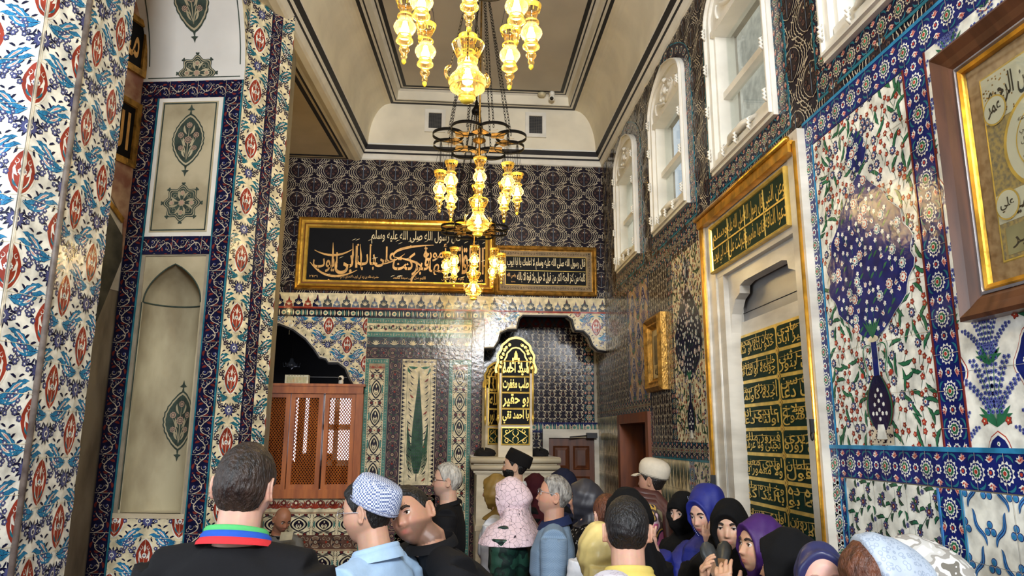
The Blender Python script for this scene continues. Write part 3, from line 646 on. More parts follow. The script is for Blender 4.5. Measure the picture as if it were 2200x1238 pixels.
# ---- windows of the right wall
M_glass = bpy.data.materials.new('pane_glass'); M_glass.use_nodes = True
nt = M_glass.node_tree; nt.nodes.clear(); o_ = nt.nodes.new('ShaderNodeOutputMaterial'); mx_ = nt.nodes.new('ShaderNodeMixShader'); tr = nt.nodes.new('ShaderNodeBsdfTransparent'); gl = nt.nodes.new('ShaderNodeBsdfGlossy')
tr.inputs[0].default_value = (.93, .95, .94, 1); gl.inputs['Roughness'].default_value = .03; mx_.inputs[0].default_value = .14
nt.links.new(tr.outputs[0], mx_.inputs[1]); nt.links.new(gl.outputs[0], mx_.inputs[2]); nt.links.new(mx_.outputs[0], o_.inputs[0])
M_winm = mat('carved_white_marble', (226, 222, 210), rough=.35, vary=.06, scale=4, bump=.15, bscale=25)
for k, (a_, b_) in enumerate(WIN):
    root = empty('window_%d' % (k+1), tuple(RW(-(a_+b_)/2, ZB, 0)), None, None); tag(root, None, None, None, 'structure')
    T = lambda u, v, d=0.0: RW(u, v, d)
    fb = MB(); c = -(a_+b_)/2; hw = (b_-a_)/2
    def head(inset, top=ZA):
        P = bez((c-hw+inset, ZS+.03), (c-(hw-inset)*.92, ZS+(top-ZS)*.72), (c, top-inset*1.3), 12); return [tuple(p) for p in P]+[(2*c-p[0], p[1]) for p in P[::-1][1:]]
    out = [(c-hw, ZB)]+head(0)+[(c+hw, ZB)]; inn = [(c-hw+.07, ZB+.08)]+head(.07)+[(c+hw-.07, ZB+.08)]
    n = len(out)
    for (d0, d1, A_, B_) in ((0, .035, out, inn), (.035, .055, [(c+(u-c)*.97, ZB+.02+(v-ZB)*.985) for u, v in out], [(c+(u-c)*.945, ZB+.035+(v-ZB)*.97) for u, v in out])):
        V = [T(u, v, d1) for u, v in A_]+[T(u, v, d1) for u, v in B_]+[T(u, v, -.14) for u, v in A_]+[T(u, v, -.14) for u, v in B_]
        Fs = [(i, (i+1) % n, n+(i+1) % n, n+i) for i in range(n)]+[(i, 2*n+i, 2*n+(i+1) % n, (i+1) % n) for i in range(n)]+[(n+i, n+(i+1) % n, 3*n+(i+1) % n, 3*n+i) for i in range(n)]
        fb.add(V, Fs, M_winm)
    fb.prism(rect(c-hw+.06, (ZB+ZS)/2-.02, c+hw-.06, (ZB+ZS)/2+.025), T, -.09, -.03, M_winm)
    fb.prism(rect(c-hw+.08, ZB+.08, c+hw-.08, ZB+.13), T, -.10, .02, M_winm); fb.prism(rect(c-hw+.08, ZS-.09, c+hw-.08, ZS-.05), T, -.10, .03, M_winm)
    for sx in (-1, 1): fb.prism(rect(c+sx*(hw-.085)-.014, ZB+.1, c+sx*(hw-.085)+.014, ZS-.06), T, -.10, .005, M_winm)
    fb.build('window_frame', root)
    tb = MB()                                                       # carved head of the window
    tb.prism([(c-hw+.065, ZS-.06), (c+hw-.065, ZS-.06)]+[(u, v) for u, v in head(.065)][::-1], T, .004, .016, M_winm)
    for sx in (-1, 1):
        for (P, r) in ((bez((0, .0), (.14, .02), (.22, .10), 8), .018), (curl(.13, .12, .05, 1.1, 0, 1), .013), (bez((.02, .20), (.10, .19), (.16, .12), 7), .014), (curl(.05, .07, .035, 1.0, 2, -1), .011), (bez((.26, .0), (.30, .05), (.27, .12), 6), .014)):
            tb.tube([T(c+sx*p[0], ZS-.02+p[1]*.85, .020) for p in P], [r*(.5+.5*math.sin(math.pi*(i+.5)/len(P))) for i in range(len(P))], M_winm, 6)
    for (u, v, r) in ((0, .10, .034), (.0, .19, .024), (.09, .055, .016), (-.09, .055, .016)):
        pr = [(r, .015), (r*.9, .030), (r*.5, .042), (.001, .046)]
        tb.add([T(c+u+a1*math.cos(q), ZS-.02+v+a1*math.sin(q), b1) for (a1, b1) in pr for q in np.linspace(0, 2*math.pi, 10, endpoint=False)], [(i*10+j, i*10+(j+1) % 10, (i+1)*10+(j+1) % 10, (i+1)*10+j) for i in range(3) for j in range(10)], M_winm, True)
    tb.build('carved_arch_head', root)
    ob = MB()                                                       # small carved studs and the sill scroll
    for (u, v) in [(c+sx*(hw-.036), ZB+z) for sx in (-1, 1) for z in (.12, .42, .72, .98)]+[(c+x, ZB+.06) for x in (-.2, 0, .2)]:
        for j in range(3): ob.tube([T(u, v-.03+j*.022, .05), T(u+.008, v-.012+j*.022, .07), T(u, v+.005+j*.022, .05)], [.006, .010, .005], M_winm, 6)
    ob.tube([T(c-hw*.55, ZB+.115, .0), T(c-.1, ZB+.115, .045), T(c+.1, ZB+.115, .045), T(c+hw*.55, ZB+.115, .0)], [.01, .022, .022, .01], M_winm, 8)
    ob.build('carved_stud', root)
    gb = MB(); gb.prism(rect(c-hw+.07, ZB+.08, c+hw-.07, ZS-.05), T, -.075, -.069, M_glass); gb.build('pane', root)
ub = MB(); ub.box((4.2, -2, 0), (4.4, 12, 14), mat('courtyard_plaster', (218, 210, 190), rough=.9)); 
for y in (2.2, 3.9, 5.2, 6.6): ub.box((4.1, y*1.5, 3.0), (4.202, y*1.5+.5, 6.4), mat('pale_shutter', (226, 224, 216), rough=.6))
ub_o = ub.build('wall_outside'); tag(ub_o, 'pale wall of the neighbouring building outside the windows', None, None, 'structure')

# ---- back wall
def curveL(x):                      # head of the dark opening above the wooden lattice
    pts = [(-2.75, 2.70), (-2.45, 2.95), (-2.10, 3.02), (-1.95, 3.0), (-1.80, 2.94), (-1.66, 2.84), (-1.57, 2.74), (-1.50, 2.64), (-1.43, 2.625), (-1.40, 2.585), (-1.30, 2.585), (-1.22, 2.53), (-1.17, 2.42), (-1.12, 2.34)]
    return pts
CL = curveL(0)
CR = [(.29, 2.76), (.40, 2.77), (.45, 2.85), (.47, 2.94), (.55, 2.98), (.65, 2.985), (.66, 3.03), (.68, 3.11), (.72, 3.145), (1.22, 3.145), (1.27, 3.11), (1.29, 3.02), (1.31, 2.985), (1.40, 2.98), (1.46, 2.92), (1.50, 2.82), (1.56, 2.765), (1.66, 2.75)]
def topat(C, x): return float(np.interp(x, [p[0] for p in C], [p[1] for p in C]))
mb = MB()
slab(mb, BW, -3.3, 1.66, 0, 5.05, [(-2.75, -1.12, 2.34, 3.03), (-2.4, -1.06, 1.20, 2.34), (.29, 1.66, -1, 3.145)], -.16, 0, M_mortar)
for C, lo, hi in ((CL, -2.75, -1.12), (CR, .29, 1.66)):        # wall above the curved heads
    top = 3.03 if C is CL else 3.145
    for i in range(len(C)-1):
        if C[i+1][0]-C[i][0] > .001: mb.prism([(C[i][0], C[i][1]), (C[i+1][0], C[i+1][1]), (C[i+1][0], top+.001), (C[i][0], top+.001)], BW, -.16, 0, M_marble)
    mb.tube([BW(x, z-.004, .012) for x, z in C], .014, M_black, 6); mb.tube([BW(x, z+.012, .008) for x, z in C], .012, M_marble, 6)
hl = lambda u, v: (-2.75 < u < -1.12 and v < topat(CL, u)+.01)
hr = lambda u, v: (.29 < u and v < topat(CR, u)+.01)
L(mb, BW, OGI, -3.3, 3.355, 1.66, 5.0, 'ink', ox=-.03, oy=3.40, d=.004)
edge(mb, BW, -3.3, 3.34, 1.66, 3.357, 'cream'); L(mb, BW, P_crest(.205, .15, 'slate', 'steel'), -1.55, 3.20, 1.66, 3.345, 'cream', ox=-1.55, oy=3.202)
L(mb, BW, P_crest(.205, .15, 'night', 'brick'), -3.3, 3.20, -1.55, 3.345, 'cream', ox=-3.3, oy=3.202)
edge(mb, BW, -3.3, 3.18, 1.66, 3.20, 'brick', .012)
L(mb, BW, P_band(.15, .088, 'cream'), -3.3, 3.09, .29, 3.18, 'ink', oy=3.091)
SZh = SAZ
mb.prism(rect(-3.3, 2.2, -2.75, 3.09), BW, 0, .005, glaze('cream')); mb.prism(rect(-1.12, 2.2, -1.0, 3.09), BW, 0, .005, glaze('cream'))
for C, lo, hi in ((CL, -2.75, -1.12), (CR, .29, 1.66)):
    for i in range(len(C)-1):
        if C[i+1][0]-C[i][0] > .001: mb.prism([(C[i][0], C[i][1]), (C[i+1][0], C[i+1][1]), (C[i+1][0], 3.18), (C[i][0], 3.18)], BW, 0, .0052, glaze('cream'))
L(mb, BW, SZh, -3.3, 2.2, -1.005, 3.09, None, ox=-1.42, oy=2.99, d=.0055, hole=lambda u, v: hl(u, v) or False)
L(mb, BW, SZh, .29, 2.75, 1.66, 3.18, None, ox=.50, oy=2.82, d=.0055, hole=hr)
# centre panel of the back wall
L(mb, BW, P_band(.12, .052, 'bone', kind=2), -1.0, 3.03, .15, 3.085, 'sea', oy=3.031)
L(mb, BW, P_band(.16, .085, 'bone', kind=4), -1.0, 2.935, .15, 3.03, 'cream', oy=2.94)
L(mb, BW, P_band(.12, .052, 'bone', kind=2), -1.0, 2.878, .15, 2.935, 'sea', oy=2.88)
L(mb, BW, P_band(.20, .105, 'cream', ring='mauve', kind=3), -1.0, 2.765, .15, 2.878, 'slate', oy=2.768)
L(mb, BW, P_band(.19, .115, 'tan', 'leaf', 'mauve', kind=1), -1.0, 2.64, .15, 2.765, 'plum', oy=2.645)
SCR = rotA(P_band(.19, .13, 'tan', 'leaf', 'mauve', kind=1)); TEA = rotA(P_band(.12, .038, 'bone', kind=2)); OGC = P_ogcol(.175, .30)
CREST = rotA(P_band(.05, .05, 'ink', 'ink', 'ink', kind=0))
def tealcol(x0, x1):
    mb.prism(rect(x0, 0, x1, 2.64), BW, 0, .005, glaze('cream'))
    L(mb, BW, TEA, x0, 0, x0+.038, 2.63, 'sea', ox=x0); L(mb, BW, TEA, x1-.038, 0, x1, 2.63, 'sea', ox=x1-.038)
    L(mb, BW, P_band(.12, .05, 'bone', kind=2), x0, 2.585, x1, 2.635, 'sea', oy=2.585, d=.007)
    L(mb, BW, fit(OGC, x1-x0-.08), x0+.04, 0, x1-.04, 2.52, None, ox=x0+.04, oy=2.52-.3*8, d=.0055)
    L(mb, BW, P_band(.08, .06, 'brick', kind=3), x0+.04, 2.52, x1-.04, 2.585, 'tan', oy=2.52)
tealcol(-1.0, -.75); tealcol(-.09, .15)
L(mb, BW, SCR, -.745, 0, -.605, 2.635, 'plum', ox=-.742); L(mb, BW, SCR, -.23, 0, -.095, 2.635, 'plum', ox=-.228)
L(mb, BW, SCR, .155, 0, .285, 3.09, 'plum', ox=.157)
mb.prism(rect(-.60, 0, -.235, 2.635), BW, 0, .006, glaze('cream'))
CY = Art(); cx = -.4175
for k in range(60):
    z = .02+k*.0435
    for x, s in ((-.595, 1), (-.24, -1)):
        CY.add('ink', np.array([(x, z), (x+s*.012, z+.004), (x+s*.02, z+.012), (x+s*.040, z+.016), (x+s*.02, z+.022), (x+s*.012, z+.032), (x, z+.036)]), 1)
for x in (-.545, -.29): CY.add('leaf', rect(x-.0015, 0, x+.0015, 2.56), 1)
t = np.linspace(0, 1, 20); r = .062*np.sin(np.pi*(.03+.97*t)**.55)**1.15; yy = 1.42+1.10*t
CY.add('leaf', np.r_[np.c_[cx+r, yy], np.c_[cx-r, yy][::-1]], 2); CY.add('ink', rect(cx-.004, 1.34, cx+.004, 1.46), 2)
for k in range(30):
    y_ = 1.44+k*.033; rr = float(np.interp((y_-1.42)/1.1, t, r))*.8
    for q in np.linspace(-1, 1, 5): CY.add('slate', ell(cx+rr*q, y_, .0045, .008, 5), 3)
rnd = random.Random(4)
for k in range(34):
    y_ = 1.36+k*.035; sx = -1 if k % 2 else 1; x = cx+sx*rnd.uniform(.075, .105)
    CY.add('brick' if k % 5 == 0 else 'ink', leaf(bez((x-sx*.03, y_-.02), (x, y_-.01), (x+sx*.012, y_+.02), 5), .009 if k % 5 == 0 else .006), 1)
    CY.add('leaf', ribbon(bez((x-sx*.02, y_-.05), (x+sx*.012, y_-.03), (x-sx*.005, y_), 5), .003), 1)
for sx in (-1, 1):
    for k in range(9): CY.add('leaf', leaf(bez((cx+sx*.03, 1.40+k*.02), (cx+sx*.10, 1.48+k*.04), (cx+sx*.115, 1.6+k*.05), 6), .005), 1)
    CY.add('green', leaf(bez((cx+sx*.12, 2.56), (cx+sx*.06, 2.53), (cx+sx*.015, 2.55), 6), .014), 1); CY.add('green', leaf(bez((cx+sx*.12, 2.55), (cx+sx*.12, 2.5), (cx+sx*.09, 2.48), 5), .010), 1)
lay(mb, BW, CY, -.60, 0, -.235, 2.6, 0, 0, d=.0065)
L(mb, BW, P_band(.07, .05, 'ink', kind=3), -.60, 2.585, -.235, 2.635, 'cream', oy=2.587, d=.0075)
mb.prism(rect(-.62, 0, -.21, 1.20), BW, .007, .009, glaze('bone')); L(mb, BW, P_band(.19, .115, 'tan', 'leaf', 'mauve', kind=1), -.745, 0, -.095, 1.30, 'plum', oy=1.19, d=.009)
# bands under the lattice
L(mb, BW, P_band(.10, .15, 'brick', kind=3), -3.3, 1.03, -1.0, 1.18, 'cream', oy=1.03)
for k in range(14): E = petals(-2.9+k*.125, 1.12, .035, 9, .3, 3); mb.add([BW(a_, b_, .0095) for a_, b_ in E], [tuple(range(len(E)))], glaze('maroon')); E = ell(-2.9+k*.125, 1.12, .014, n=8); mb.add([BW(a_, b_, .0102) for a_, b_ in E], [tuple(range(8))], glaze('cream'))
edge(mb, BW, -3.3, 1.01, -1.0, 1.03, 'tan', .010)
L(mb, BW, P_ogcol(.26, .20), -3.3, .80, -1.0, 1.01, 'cream', oy=.805); L(mb, BW, P_band(.22, .13, 'bone', 'ink', 'tan', kind=1), -3.3, .66, -1.0, .80, 'brown', oy=.665)
edge(mb, BW, -3.3, .64, -1.0, .66, 'tan', .010); L(mb, BW, P_ogcol(.26, .22), -3.3, .40, -1.0, .64, 'cream', oy=.41)
L(mb, BW, P_band(.1, .05, 'ink', kind=2), -3.3, .34, -1.0, .40, 'tan')
wb = mb.build('wall_back'); tag(wb, 'end wall tiled in dark netted pattern above and floral panels below', None, None, 'structure')
kb = MB(); kb.box((-3.3, 7.55, 0), (-1.0, 7.985, .33), M_marb2); kb.box((-3.3, 7.52, .33), (-.98, 7.985, .37), M_marb2)
tag(kb.build('trim_1'), 'low marble ledge along the foot of the end wall', None, None, 'structure')

# ---- recess behind the right-hand opening, dark room behind the lattice
rb = MB(); RB = frame((0, 8.56, 0), (1, 0, 0), (0, 0, 1), (0, -1, 0))
slab(rb, RB, -.1, 1.66, 0, 3.5, [], -.1, 0, M_mortar)
L(rb, RB, NET, .86, 1.98, 1.50, 3.10, 'ink', ox=.86); L(rb, RB, P_arabesque('ink', 'bone', 'slate'), .10, 0, .86, 3.10, 'ink'); L(rb, RB, ROSvd, 1.50, 1.98, 1.62, 3.10, 'ink', ox=1.50)
L(rb, RB, P_band(.16, .12, 'bone', kind=0), .86, 1.86, 1.66, 1.98, 'navy', oy=1.86); L(rb, RB, NET, .8, 0, 1.0, 1.86, 'ink')
L(rb, RB, P_crest(.15, .17, 'maroon', 'brown', 'slate'), .10, 3.10, 1.66, 3.28, 'slate', oy=3.10)
for i in range(7): rb.tube([RB(.86, 2.0+i*.0, .012), RB(1.5, 2.0, .012)], .004, glaze('grey'), 4)
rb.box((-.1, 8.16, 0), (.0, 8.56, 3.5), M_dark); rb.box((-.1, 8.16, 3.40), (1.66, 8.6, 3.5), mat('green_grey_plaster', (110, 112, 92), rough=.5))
tag(rb.build('wall_recess'), 'shadowed tiled recess behind the scalloped opening', None, None, 'structure')
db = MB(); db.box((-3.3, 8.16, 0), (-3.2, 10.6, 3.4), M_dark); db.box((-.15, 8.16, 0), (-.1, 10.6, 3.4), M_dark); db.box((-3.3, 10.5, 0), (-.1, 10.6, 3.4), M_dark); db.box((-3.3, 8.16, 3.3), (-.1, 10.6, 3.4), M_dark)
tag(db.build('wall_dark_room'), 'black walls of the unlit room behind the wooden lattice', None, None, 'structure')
lw = MB(); M_day = mat('daylit_window', (226, 228, 246), emit=2.2, rough=.5)
for (x0, x1, z0, z1) in ((-1.62, -1.50, 1.95, 2.28), (-1.44, -1.16, 1.95, 2.30), (-1.62, -1.50, 1.60, 1.88), (-1.44, -1.16, 1.52, 1.88), (-2.0, -1.95, 1.5, 2.3), (-1.86, -1.82, 1.6, 2.3)): lw.box((x0, 9.2, z0), (x1, 9.22, z1), M_day)
lo = lw.build('window_5'); tag(lo, 'bright daylit window seen through the wooden lattice', None, None, 'structure')
lf_ = MB(); 
for (x0, x1, z0, z1) in ((-1.66, -1.62, 1.45, 2.34), (-1.50, -1.44, 1.45, 2.34), (-1.16, -1.10, 1.45, 2.34), (-1.66, -1.10, 1.88, 1.95), (-1.66, -1.10, 1.45, 1.52), (-1.66, -1.10, 2.30, 2.36)): lf_.box((x0, 9.17, z0), (x1, 9.24, z1), M_white)
lf_.build('window_frame', lo)

# ---- ceiling: cornice, coves, tray
XL = lambda Y: -1.17-.068*(8-Y)
Y0 = -.2
def ring(i, ib, z): return [(XL(Y0)+i, Y0, z), (XL(8-ib)+i, 8-ib, z), (XR-i, 8-ib, z), (XR-i, Y0, z)]
cb = MB()
def rs(a, b, m, smooth=False): cb.strip(ring(*a), ring(*b), m, smooth)
rs((0, 0, 4.93), (.02, .02, 4.945), M_white); rs((.02, .02, 4.945), (.035, .035, 4.985), M_white)
def lerp(a, b, t): return tuple(x+(y-x)*t for x, y in zip(a, b))
A_, B_ = (.035, .035, 4.985), (.10, .10, 5.10)
for t0, t1, m in ((0, .12, M_white), (.12, .28, M_black), (.28, .50, M_white), (.50, .92, M_black), (.92, 1, M_white)): rs(lerp(A_, B_, t0), lerp(A_, B_, t1), m)
N_ = 12
for k in range(N_):       # side coves (quarter round) and the flat end lunette
    q0, q1 = [math.pi/2*t/N_ for t in (k, k+1)]
    f = lambda q: (.10+.24*(1-math.cos(q)), .105, 5.10+.50*math.sin(q))
    a, b = ring(*f(q0)), ring(*f(q1))
    cb.add([a[0], a[1], b[1], b[0]], [(0, 1, 2, 3)], M_plaster, True); cb.add([a[2], a[3], b[3], b[2]], [(0, 1, 2, 3)], M_plaster, True)
    cb.add([a[1], a[2], b[2], b[1]], [(0, 1, 2, 3)], M_plaster, False)
i0 = .34; b0 = .105
seq = [((i0, b0, 5.60), (i0+.035, b0+.045, 5.60), M_black), ((i0+.035, b0+.045, 5.60), (i0+.06, b0+.08, 5.60), M_white), ((i0+.06, b0+.08, 5.60), (i0+.075, b0+.10, 5.60), M_black),
       ((i0+.075, b0+.10, 5.60), (i0+.09, b0+.12, 5.60), M_white), ((i0+.09, b0+.12, 5.60), (i0+.10, b0+.13, 5.70), M_plaster), ((i0+.10, b0+.13, 5.70), (i0+.13, b0+.16, 5.715), M_white),
       ((i0+.13, b0+.16, 5.715), (i0+.145, b0+.18, 5.715), M_black), ((i0+.145, b0+.18, 5.715), (i0+.165, b0+.205, 5.715), M_white), ((i0+.165, b0+.205, 5.715), (i0+.205, b0+.245, 5.715), M_black)]
for a, b, m in seq: rs(a, b, m)
c4 = ring(i0+.205, b0+.245, 5.715); cb.add(c4, [(0, 1, 2, 3)], M_ceil)
# left beam moulding and soffit of the side bay
bm_ = lambda i, z: [(XL(Y0)+i, Y0, z), (XL(8)+i, 8.0, z)]
def bs(i0_, z0, i1_, z1, m): cb.strip(bm_(i0_, z0), bm_(i1_, z1), m, False)
bs(0, 4.93, -.05, 4.915, M_plaster); bs(-.05, 4.915, -.10, 4.93, M_plaster)
SO = lambda i, z=4.93: [(XL(4.7)+i, 4.7, z), (XL(8-.0)+i, 8.0, z)]
cb.strip(bm_(-.10, 4.93), bm_(-.115, 4.93), M_plaster); 
def soff(i0_, i1_, e0, e1, m):   # L-shaped stripe of the soffit: along the beam and along the back wall
    a = [(XL(Y0)+i0_, Y0, 4.93), (XL(8)+i0_, 8-e0, 4.93), (-3.3, 8-e0, 4.93)]; b = [(XL(Y0)+i1_, Y0, 4.93), (XL(8)+i1_, 8-e1, 4.93), (-3.3, 8-e1, 4.93)]
    cb.strip(a, b, m, False)
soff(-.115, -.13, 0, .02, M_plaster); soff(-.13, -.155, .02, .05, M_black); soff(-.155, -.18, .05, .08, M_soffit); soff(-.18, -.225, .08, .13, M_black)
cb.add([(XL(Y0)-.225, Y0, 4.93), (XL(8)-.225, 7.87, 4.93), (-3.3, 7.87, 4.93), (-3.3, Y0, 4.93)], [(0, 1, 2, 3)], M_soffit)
cb.box((-3.4, Y0, 5.75), (2.0, 8.3, 5.85), M_ceil)
tag(cb.build('ceiling'), 'coved cream ceiling with black painted lines and sunken centre', None, None, 'structure')
fl_ = MB(); fl_.box((-6, -6, -.1), (2.6, 11, 0), M_floor); tag(fl_.build('floor'), 'carpeted floor hidden below the crowd', None, None, 'structure')
sb = MB(); sb.box((-3.4, 5.2, 0), (-3.3, 8.2, 5.0), M_marb2); tag(sb.build('wall_left'), 'pale side wall of the bay beyond the pier', None, None, 'structure')

# ---- the pier with the niche
c8, s8 = math.cos(math.radians(8)), math.sin(math.radians(8))
PF = frame((-1.55, 4.85, 0), (c8, -s8, 0), (0, 0, 1), (-s8, -c8, 0))
th = math.radians(57); CH = frame((-1.55, 4.85, 0), (math.cos(th), math.sin(th), 0), (0, 0, 1), (math.sin(th), -math.cos(th), 0))
def fuv(fr, x, y):
    r = CAM@np.array((x-1100, 619-y, -F)); t = (fr.O-EYE).dot(fr.N)/r.dot(fr.N); p = EYE+r*t-fr.O; return p.dot(fr.U), p.dot(fr.V)
uL, uR = -.735, 0.0; nL, nR = -.60, -.135; zt, zm, zb = 4.14, 3.0, 1.32
mb = MB()
slab(mb, PF, uL, 0, 0, 4.27, [(nL+.02, nR-.02, zb, zm-.01)], -.04, 0, M_mortar)
mb.prism([(-1.56+.0, 4.90), (-1.345, 5.19), (-1.42, 5.75), (-2.4, 5.75), (-2.4, 5.36), (-1.62, 5.26)], lambda u, v, d=0: np.array((u, v, d)), 0, 5.6, M_mortar)
for (x0, x1) in ((uL, nL-.012), (nR+.012, 0)): L(mb, PF, fit(ARB, x1-x0), x0, 0, x1, 4.27, 'night', ox=x0)
edge(mb, PF, nL-.012, 0, nL-.004, 4.14, 'teal', .009); edge(mb, PF, nR+.004, 0, nR+.012, 4.14, 'teal', .009); edge(mb, PF, -.010, 0, 0, 4.27, 'teal', .009)
for (z0, z1) in ((zt, 4.27), (zm, zm+.125)): L(mb, PF, fit(rotA(ARB), .205), uL if z0 > 4 else nL, z0, 0 if z0 > 4 else nR, z1, 'night', oy=z0+.01, d=.008)
L(mb, PF, SAZ, nL, 0, nR, zb-.02, 'cream', ox=(nL+nR)/2, oy=1.07, d=.006)
# limestone panel with painted medallions
mb.prism(rect(nL, zm+.125, nR, zt), PF, 0, .006, M_white); mb.prism(rect(nL+.03, zm+.155, nR-.03, zt-.03), PF, .006, .010, M_stone)
def paintlines(fr, u0, u1, v0, v1, w=.008, d=.0125):
    for R_ in ((u0, v0, u1, v0+w), (u0, v1-w, u1, v1), (u0, v0, u0+w, v1), (u1-w, v0, u1, v1)): mb.prism(rect(*R_), fr, d-.002, d, M_paint)
paintlines(PF, nL+.04, nR-.04, zm+.165, zt-.04)
class PArt(Art): pass
def medal(cx, cy, w, h, star=False):
    """painted medallion as (material, polygon, layer) list"""
    out = []; G = M_paint; S_ = M_stone; P_ = mat('faded_rose_fresco', (170, 140, 118), rough=.8, vary=.1)
    if not star:
        def sh(s, k): 
            t = np.linspace(0, 1, 31); a = np.sin(np.pi*t)**.72*w*s*(1+.03*k*np.cos(t*60)); yy = cy-h*s+2*h*s*t
            return np.r_[np.c_[cx+a, yy], np.c_[cx-a, yy][::-1][1:-1]]
        out += [(G, sh(1, 1), 0), (S_, sh(.93, 1), 1), (G, sh(.86, .5), 2)]
        for sy in (-1, 1):
            y = cy+sy*h*1.0; out.append((G, np.array([(cx-.010, y-sy*.01), (cx-.004, y+sy*.02), (cx-.028, y+sy*.025), (cx-.010, y+sy*.04), (cx, y+sy*.07), (cx+.010, y+sy*.04), (cx+.028, y+sy*.025), (cx+.004, y+sy*.02), (cx+.010, y-sy*.01)]), 0))
        fl = [(0, .0, .26), (0, .55, .2), (-.48, .18, .2), (.48, .18, .2), (-.42, -.3, .18), (.42, -.3, .18)]
        for fx, fy, r in fl: 
            out.append((P_, petals(cx+fx*w, cy+fy*h, r*w, 9, .25, 3), 3)); out.append((G, ell(cx+fx*w, cy+fy*h, r*w*.62, n=10), 4)); out.append((P_, petals(cx+fx*w, cy+fy*h, r*w*.5, 6, .3, 3), 5)); out.append((G, ell(cx+fx*w, cy+fy*h, r*w*.15, n=6), 6))
            out.append((S_, ribbon(bez((cx, cy-h*.75), (cx+fx*w*.3, cy-h*.3), (cx+fx*w, cy+fy*h-r*w), 7), .007), 3))
        for sx in (-1, 1):
            for fy in (.35, -.1, -.5): out.append((S_, leaf(bez((cx+sx*w*.1, cy+(fy-.15)*h), (cx+sx*w*.35, cy+fy*h), (cx+sx*w*.3, cy+(fy+.2)*h), 5), .008), 3))
    else:
        def st(s):
            t = np.linspace(0, 2*np.pi, 64, endpoint=False); r = w*s*(.80+.20*np.abs(np.cos(4*t+0))**2.2); return np.c_[cx+r*np.cos(t), cy+r*np.sin(t)*h/w]
        out += [(G, st(1), 0), (S_, st(.94), 1), (G, st(.89), 2), (S_, st(.80), 3), (G, st(.77), 4)]
        for k in range(8):
            q = k*math.pi/4; x, y = cx+w*1.02*math.cos(q), cy+h*1.02*math.sin(q); out.append((G, petals(x, y, .017, 3, .5, 4, q), 0))
            out.append((S_, petals(cx+w*.52*math.cos(q), cy+h*.52*math.sin(q), w*(.17 if k % 2 == 0 else .12), 7, .3, 3), 5)); out.append((P_ if k % 2 == 0 else G, petals(cx+w*.52*math.cos(q), cy+h*.52*math.sin(q), w*.1, 6, .3, 3), 6))
            out.append((S_, leaf(bez((cx+w*.2*math.cos(q+.4), cy+h*.2*math.sin(q+.4)), (cx+w*.5*math.cos(q+.5), cy+h*.5*math.sin(q+.5)), (cx+w*.66*math.cos(q+.25), cy+h*.66*math.sin(q+.25)), 6), .008), 5))
        out.append((S_, petals(cx, cy, w*.2, 8, .3, 3), 5)); out.append((P_, petals(cx, cy, w*.15, 8, .3, 3), 6))
    return out
def putm(mbx, fn, items, d=.0115, su=9, sv=9):
    it2 = []
    for m, P, z in items:
        lo, hi = P.min(0), P.max(0)
        for i in range(int(math.floor(lo[0]/su)), int(math.floor(hi[0]/su))+1):
            for j in range(int(math.floor(lo[1]/sv)), int(math.floor(hi[1]/sv))+1):
                Q = clip(P, i*su, j*sv, (i+1)*su, (j+1)*sv)
                if len(Q) > 2: it2.append((m, Q, z))
    items = it2
    for m, P, z in items:
        pts = [fn(p[0], p[1], d+.0006*z) for p in P]; mbx.add(pts, [tuple(range(len(pts)))], m)
um = (nL+nR)/2+.01
putm(mb, PF, medal(um, 3.82, .115, .20)); putm(mb, PF, medal(um, 3.36, .135, .135, True))
# niche: concave half cylinder with pointed half dome, in a shallow limestone surround
hu = (nR-nL)/2-.035; uc = (nL+nR)/2; zs = 2.675; za = 2.935; dn = .20
def halfw(z): return hu if z <= zs else hu*max(0.0, 1-((z-zs)/(za-zs))**2.0)**.85
rows = []
for z in list(np.linspace(zb, zs, 12))+list(np.linspace(zs, za, 12))[1:]:
    hw_ = max(halfw(z), .0008); rows.append([PF(uc+hw_*math.cos(q), z, -.012-dn*(hw_/hu)*math.sin(q)) for q in np.linspace(0, math.pi, 25)])
mb.grid(rows, M_stone2)
ar = [(uc-hu, zb)]+[(uc-halfw(z), z) for z in np.linspace(zs, za, 12)]+[(uc+halfw(z), z) for z in np.linspace(za, zs, 12)[1:]]+[(uc+hu, zb)]
n = len(ar); half = n//2
mb.prism([(nL, zb), (nL, zm)]+[(uc, zm)]+ar[:half+1][::-1]+[(uc-hu, zb)], PF, -.03, -.010, M_stone); mb.prism([(uc, zm), (nR, zm), (nR, zb)]+ar[half:][::-1]+[], PF, -.03, -.010, M_stone)
mb.prism(rect(nL, zb-.03, nR, zb), PF, -.25, .012, M_marb2)
mb.tube([PF(u, v, -.008) for u, v in ar[1:-1]], .005, M_paint, 5)
mb.tube([PF(uc+hu*math.cos(q), zs, -.014-dn*math.sin(q)+.004) for q in np.linspace(0, math.pi, 20)], .0055, M_paint, 5)
for sx in (-1, ): mb.prism(rect(uc-hu-.012, zb+.02, uc-hu-.006, zs), PF, -.010, -.006, M_paint)
def onniche(u, v, d):
    q = math.acos(max(-1, min(1, (u-uc)/hu))); return PF(u-d*math.cos(q)*.3, v, -.012-dn*math.sin(q)+d)
putm(mb, onniche, medal(uc+.035, 1.90, .115, .20), d=.004, su=.02)
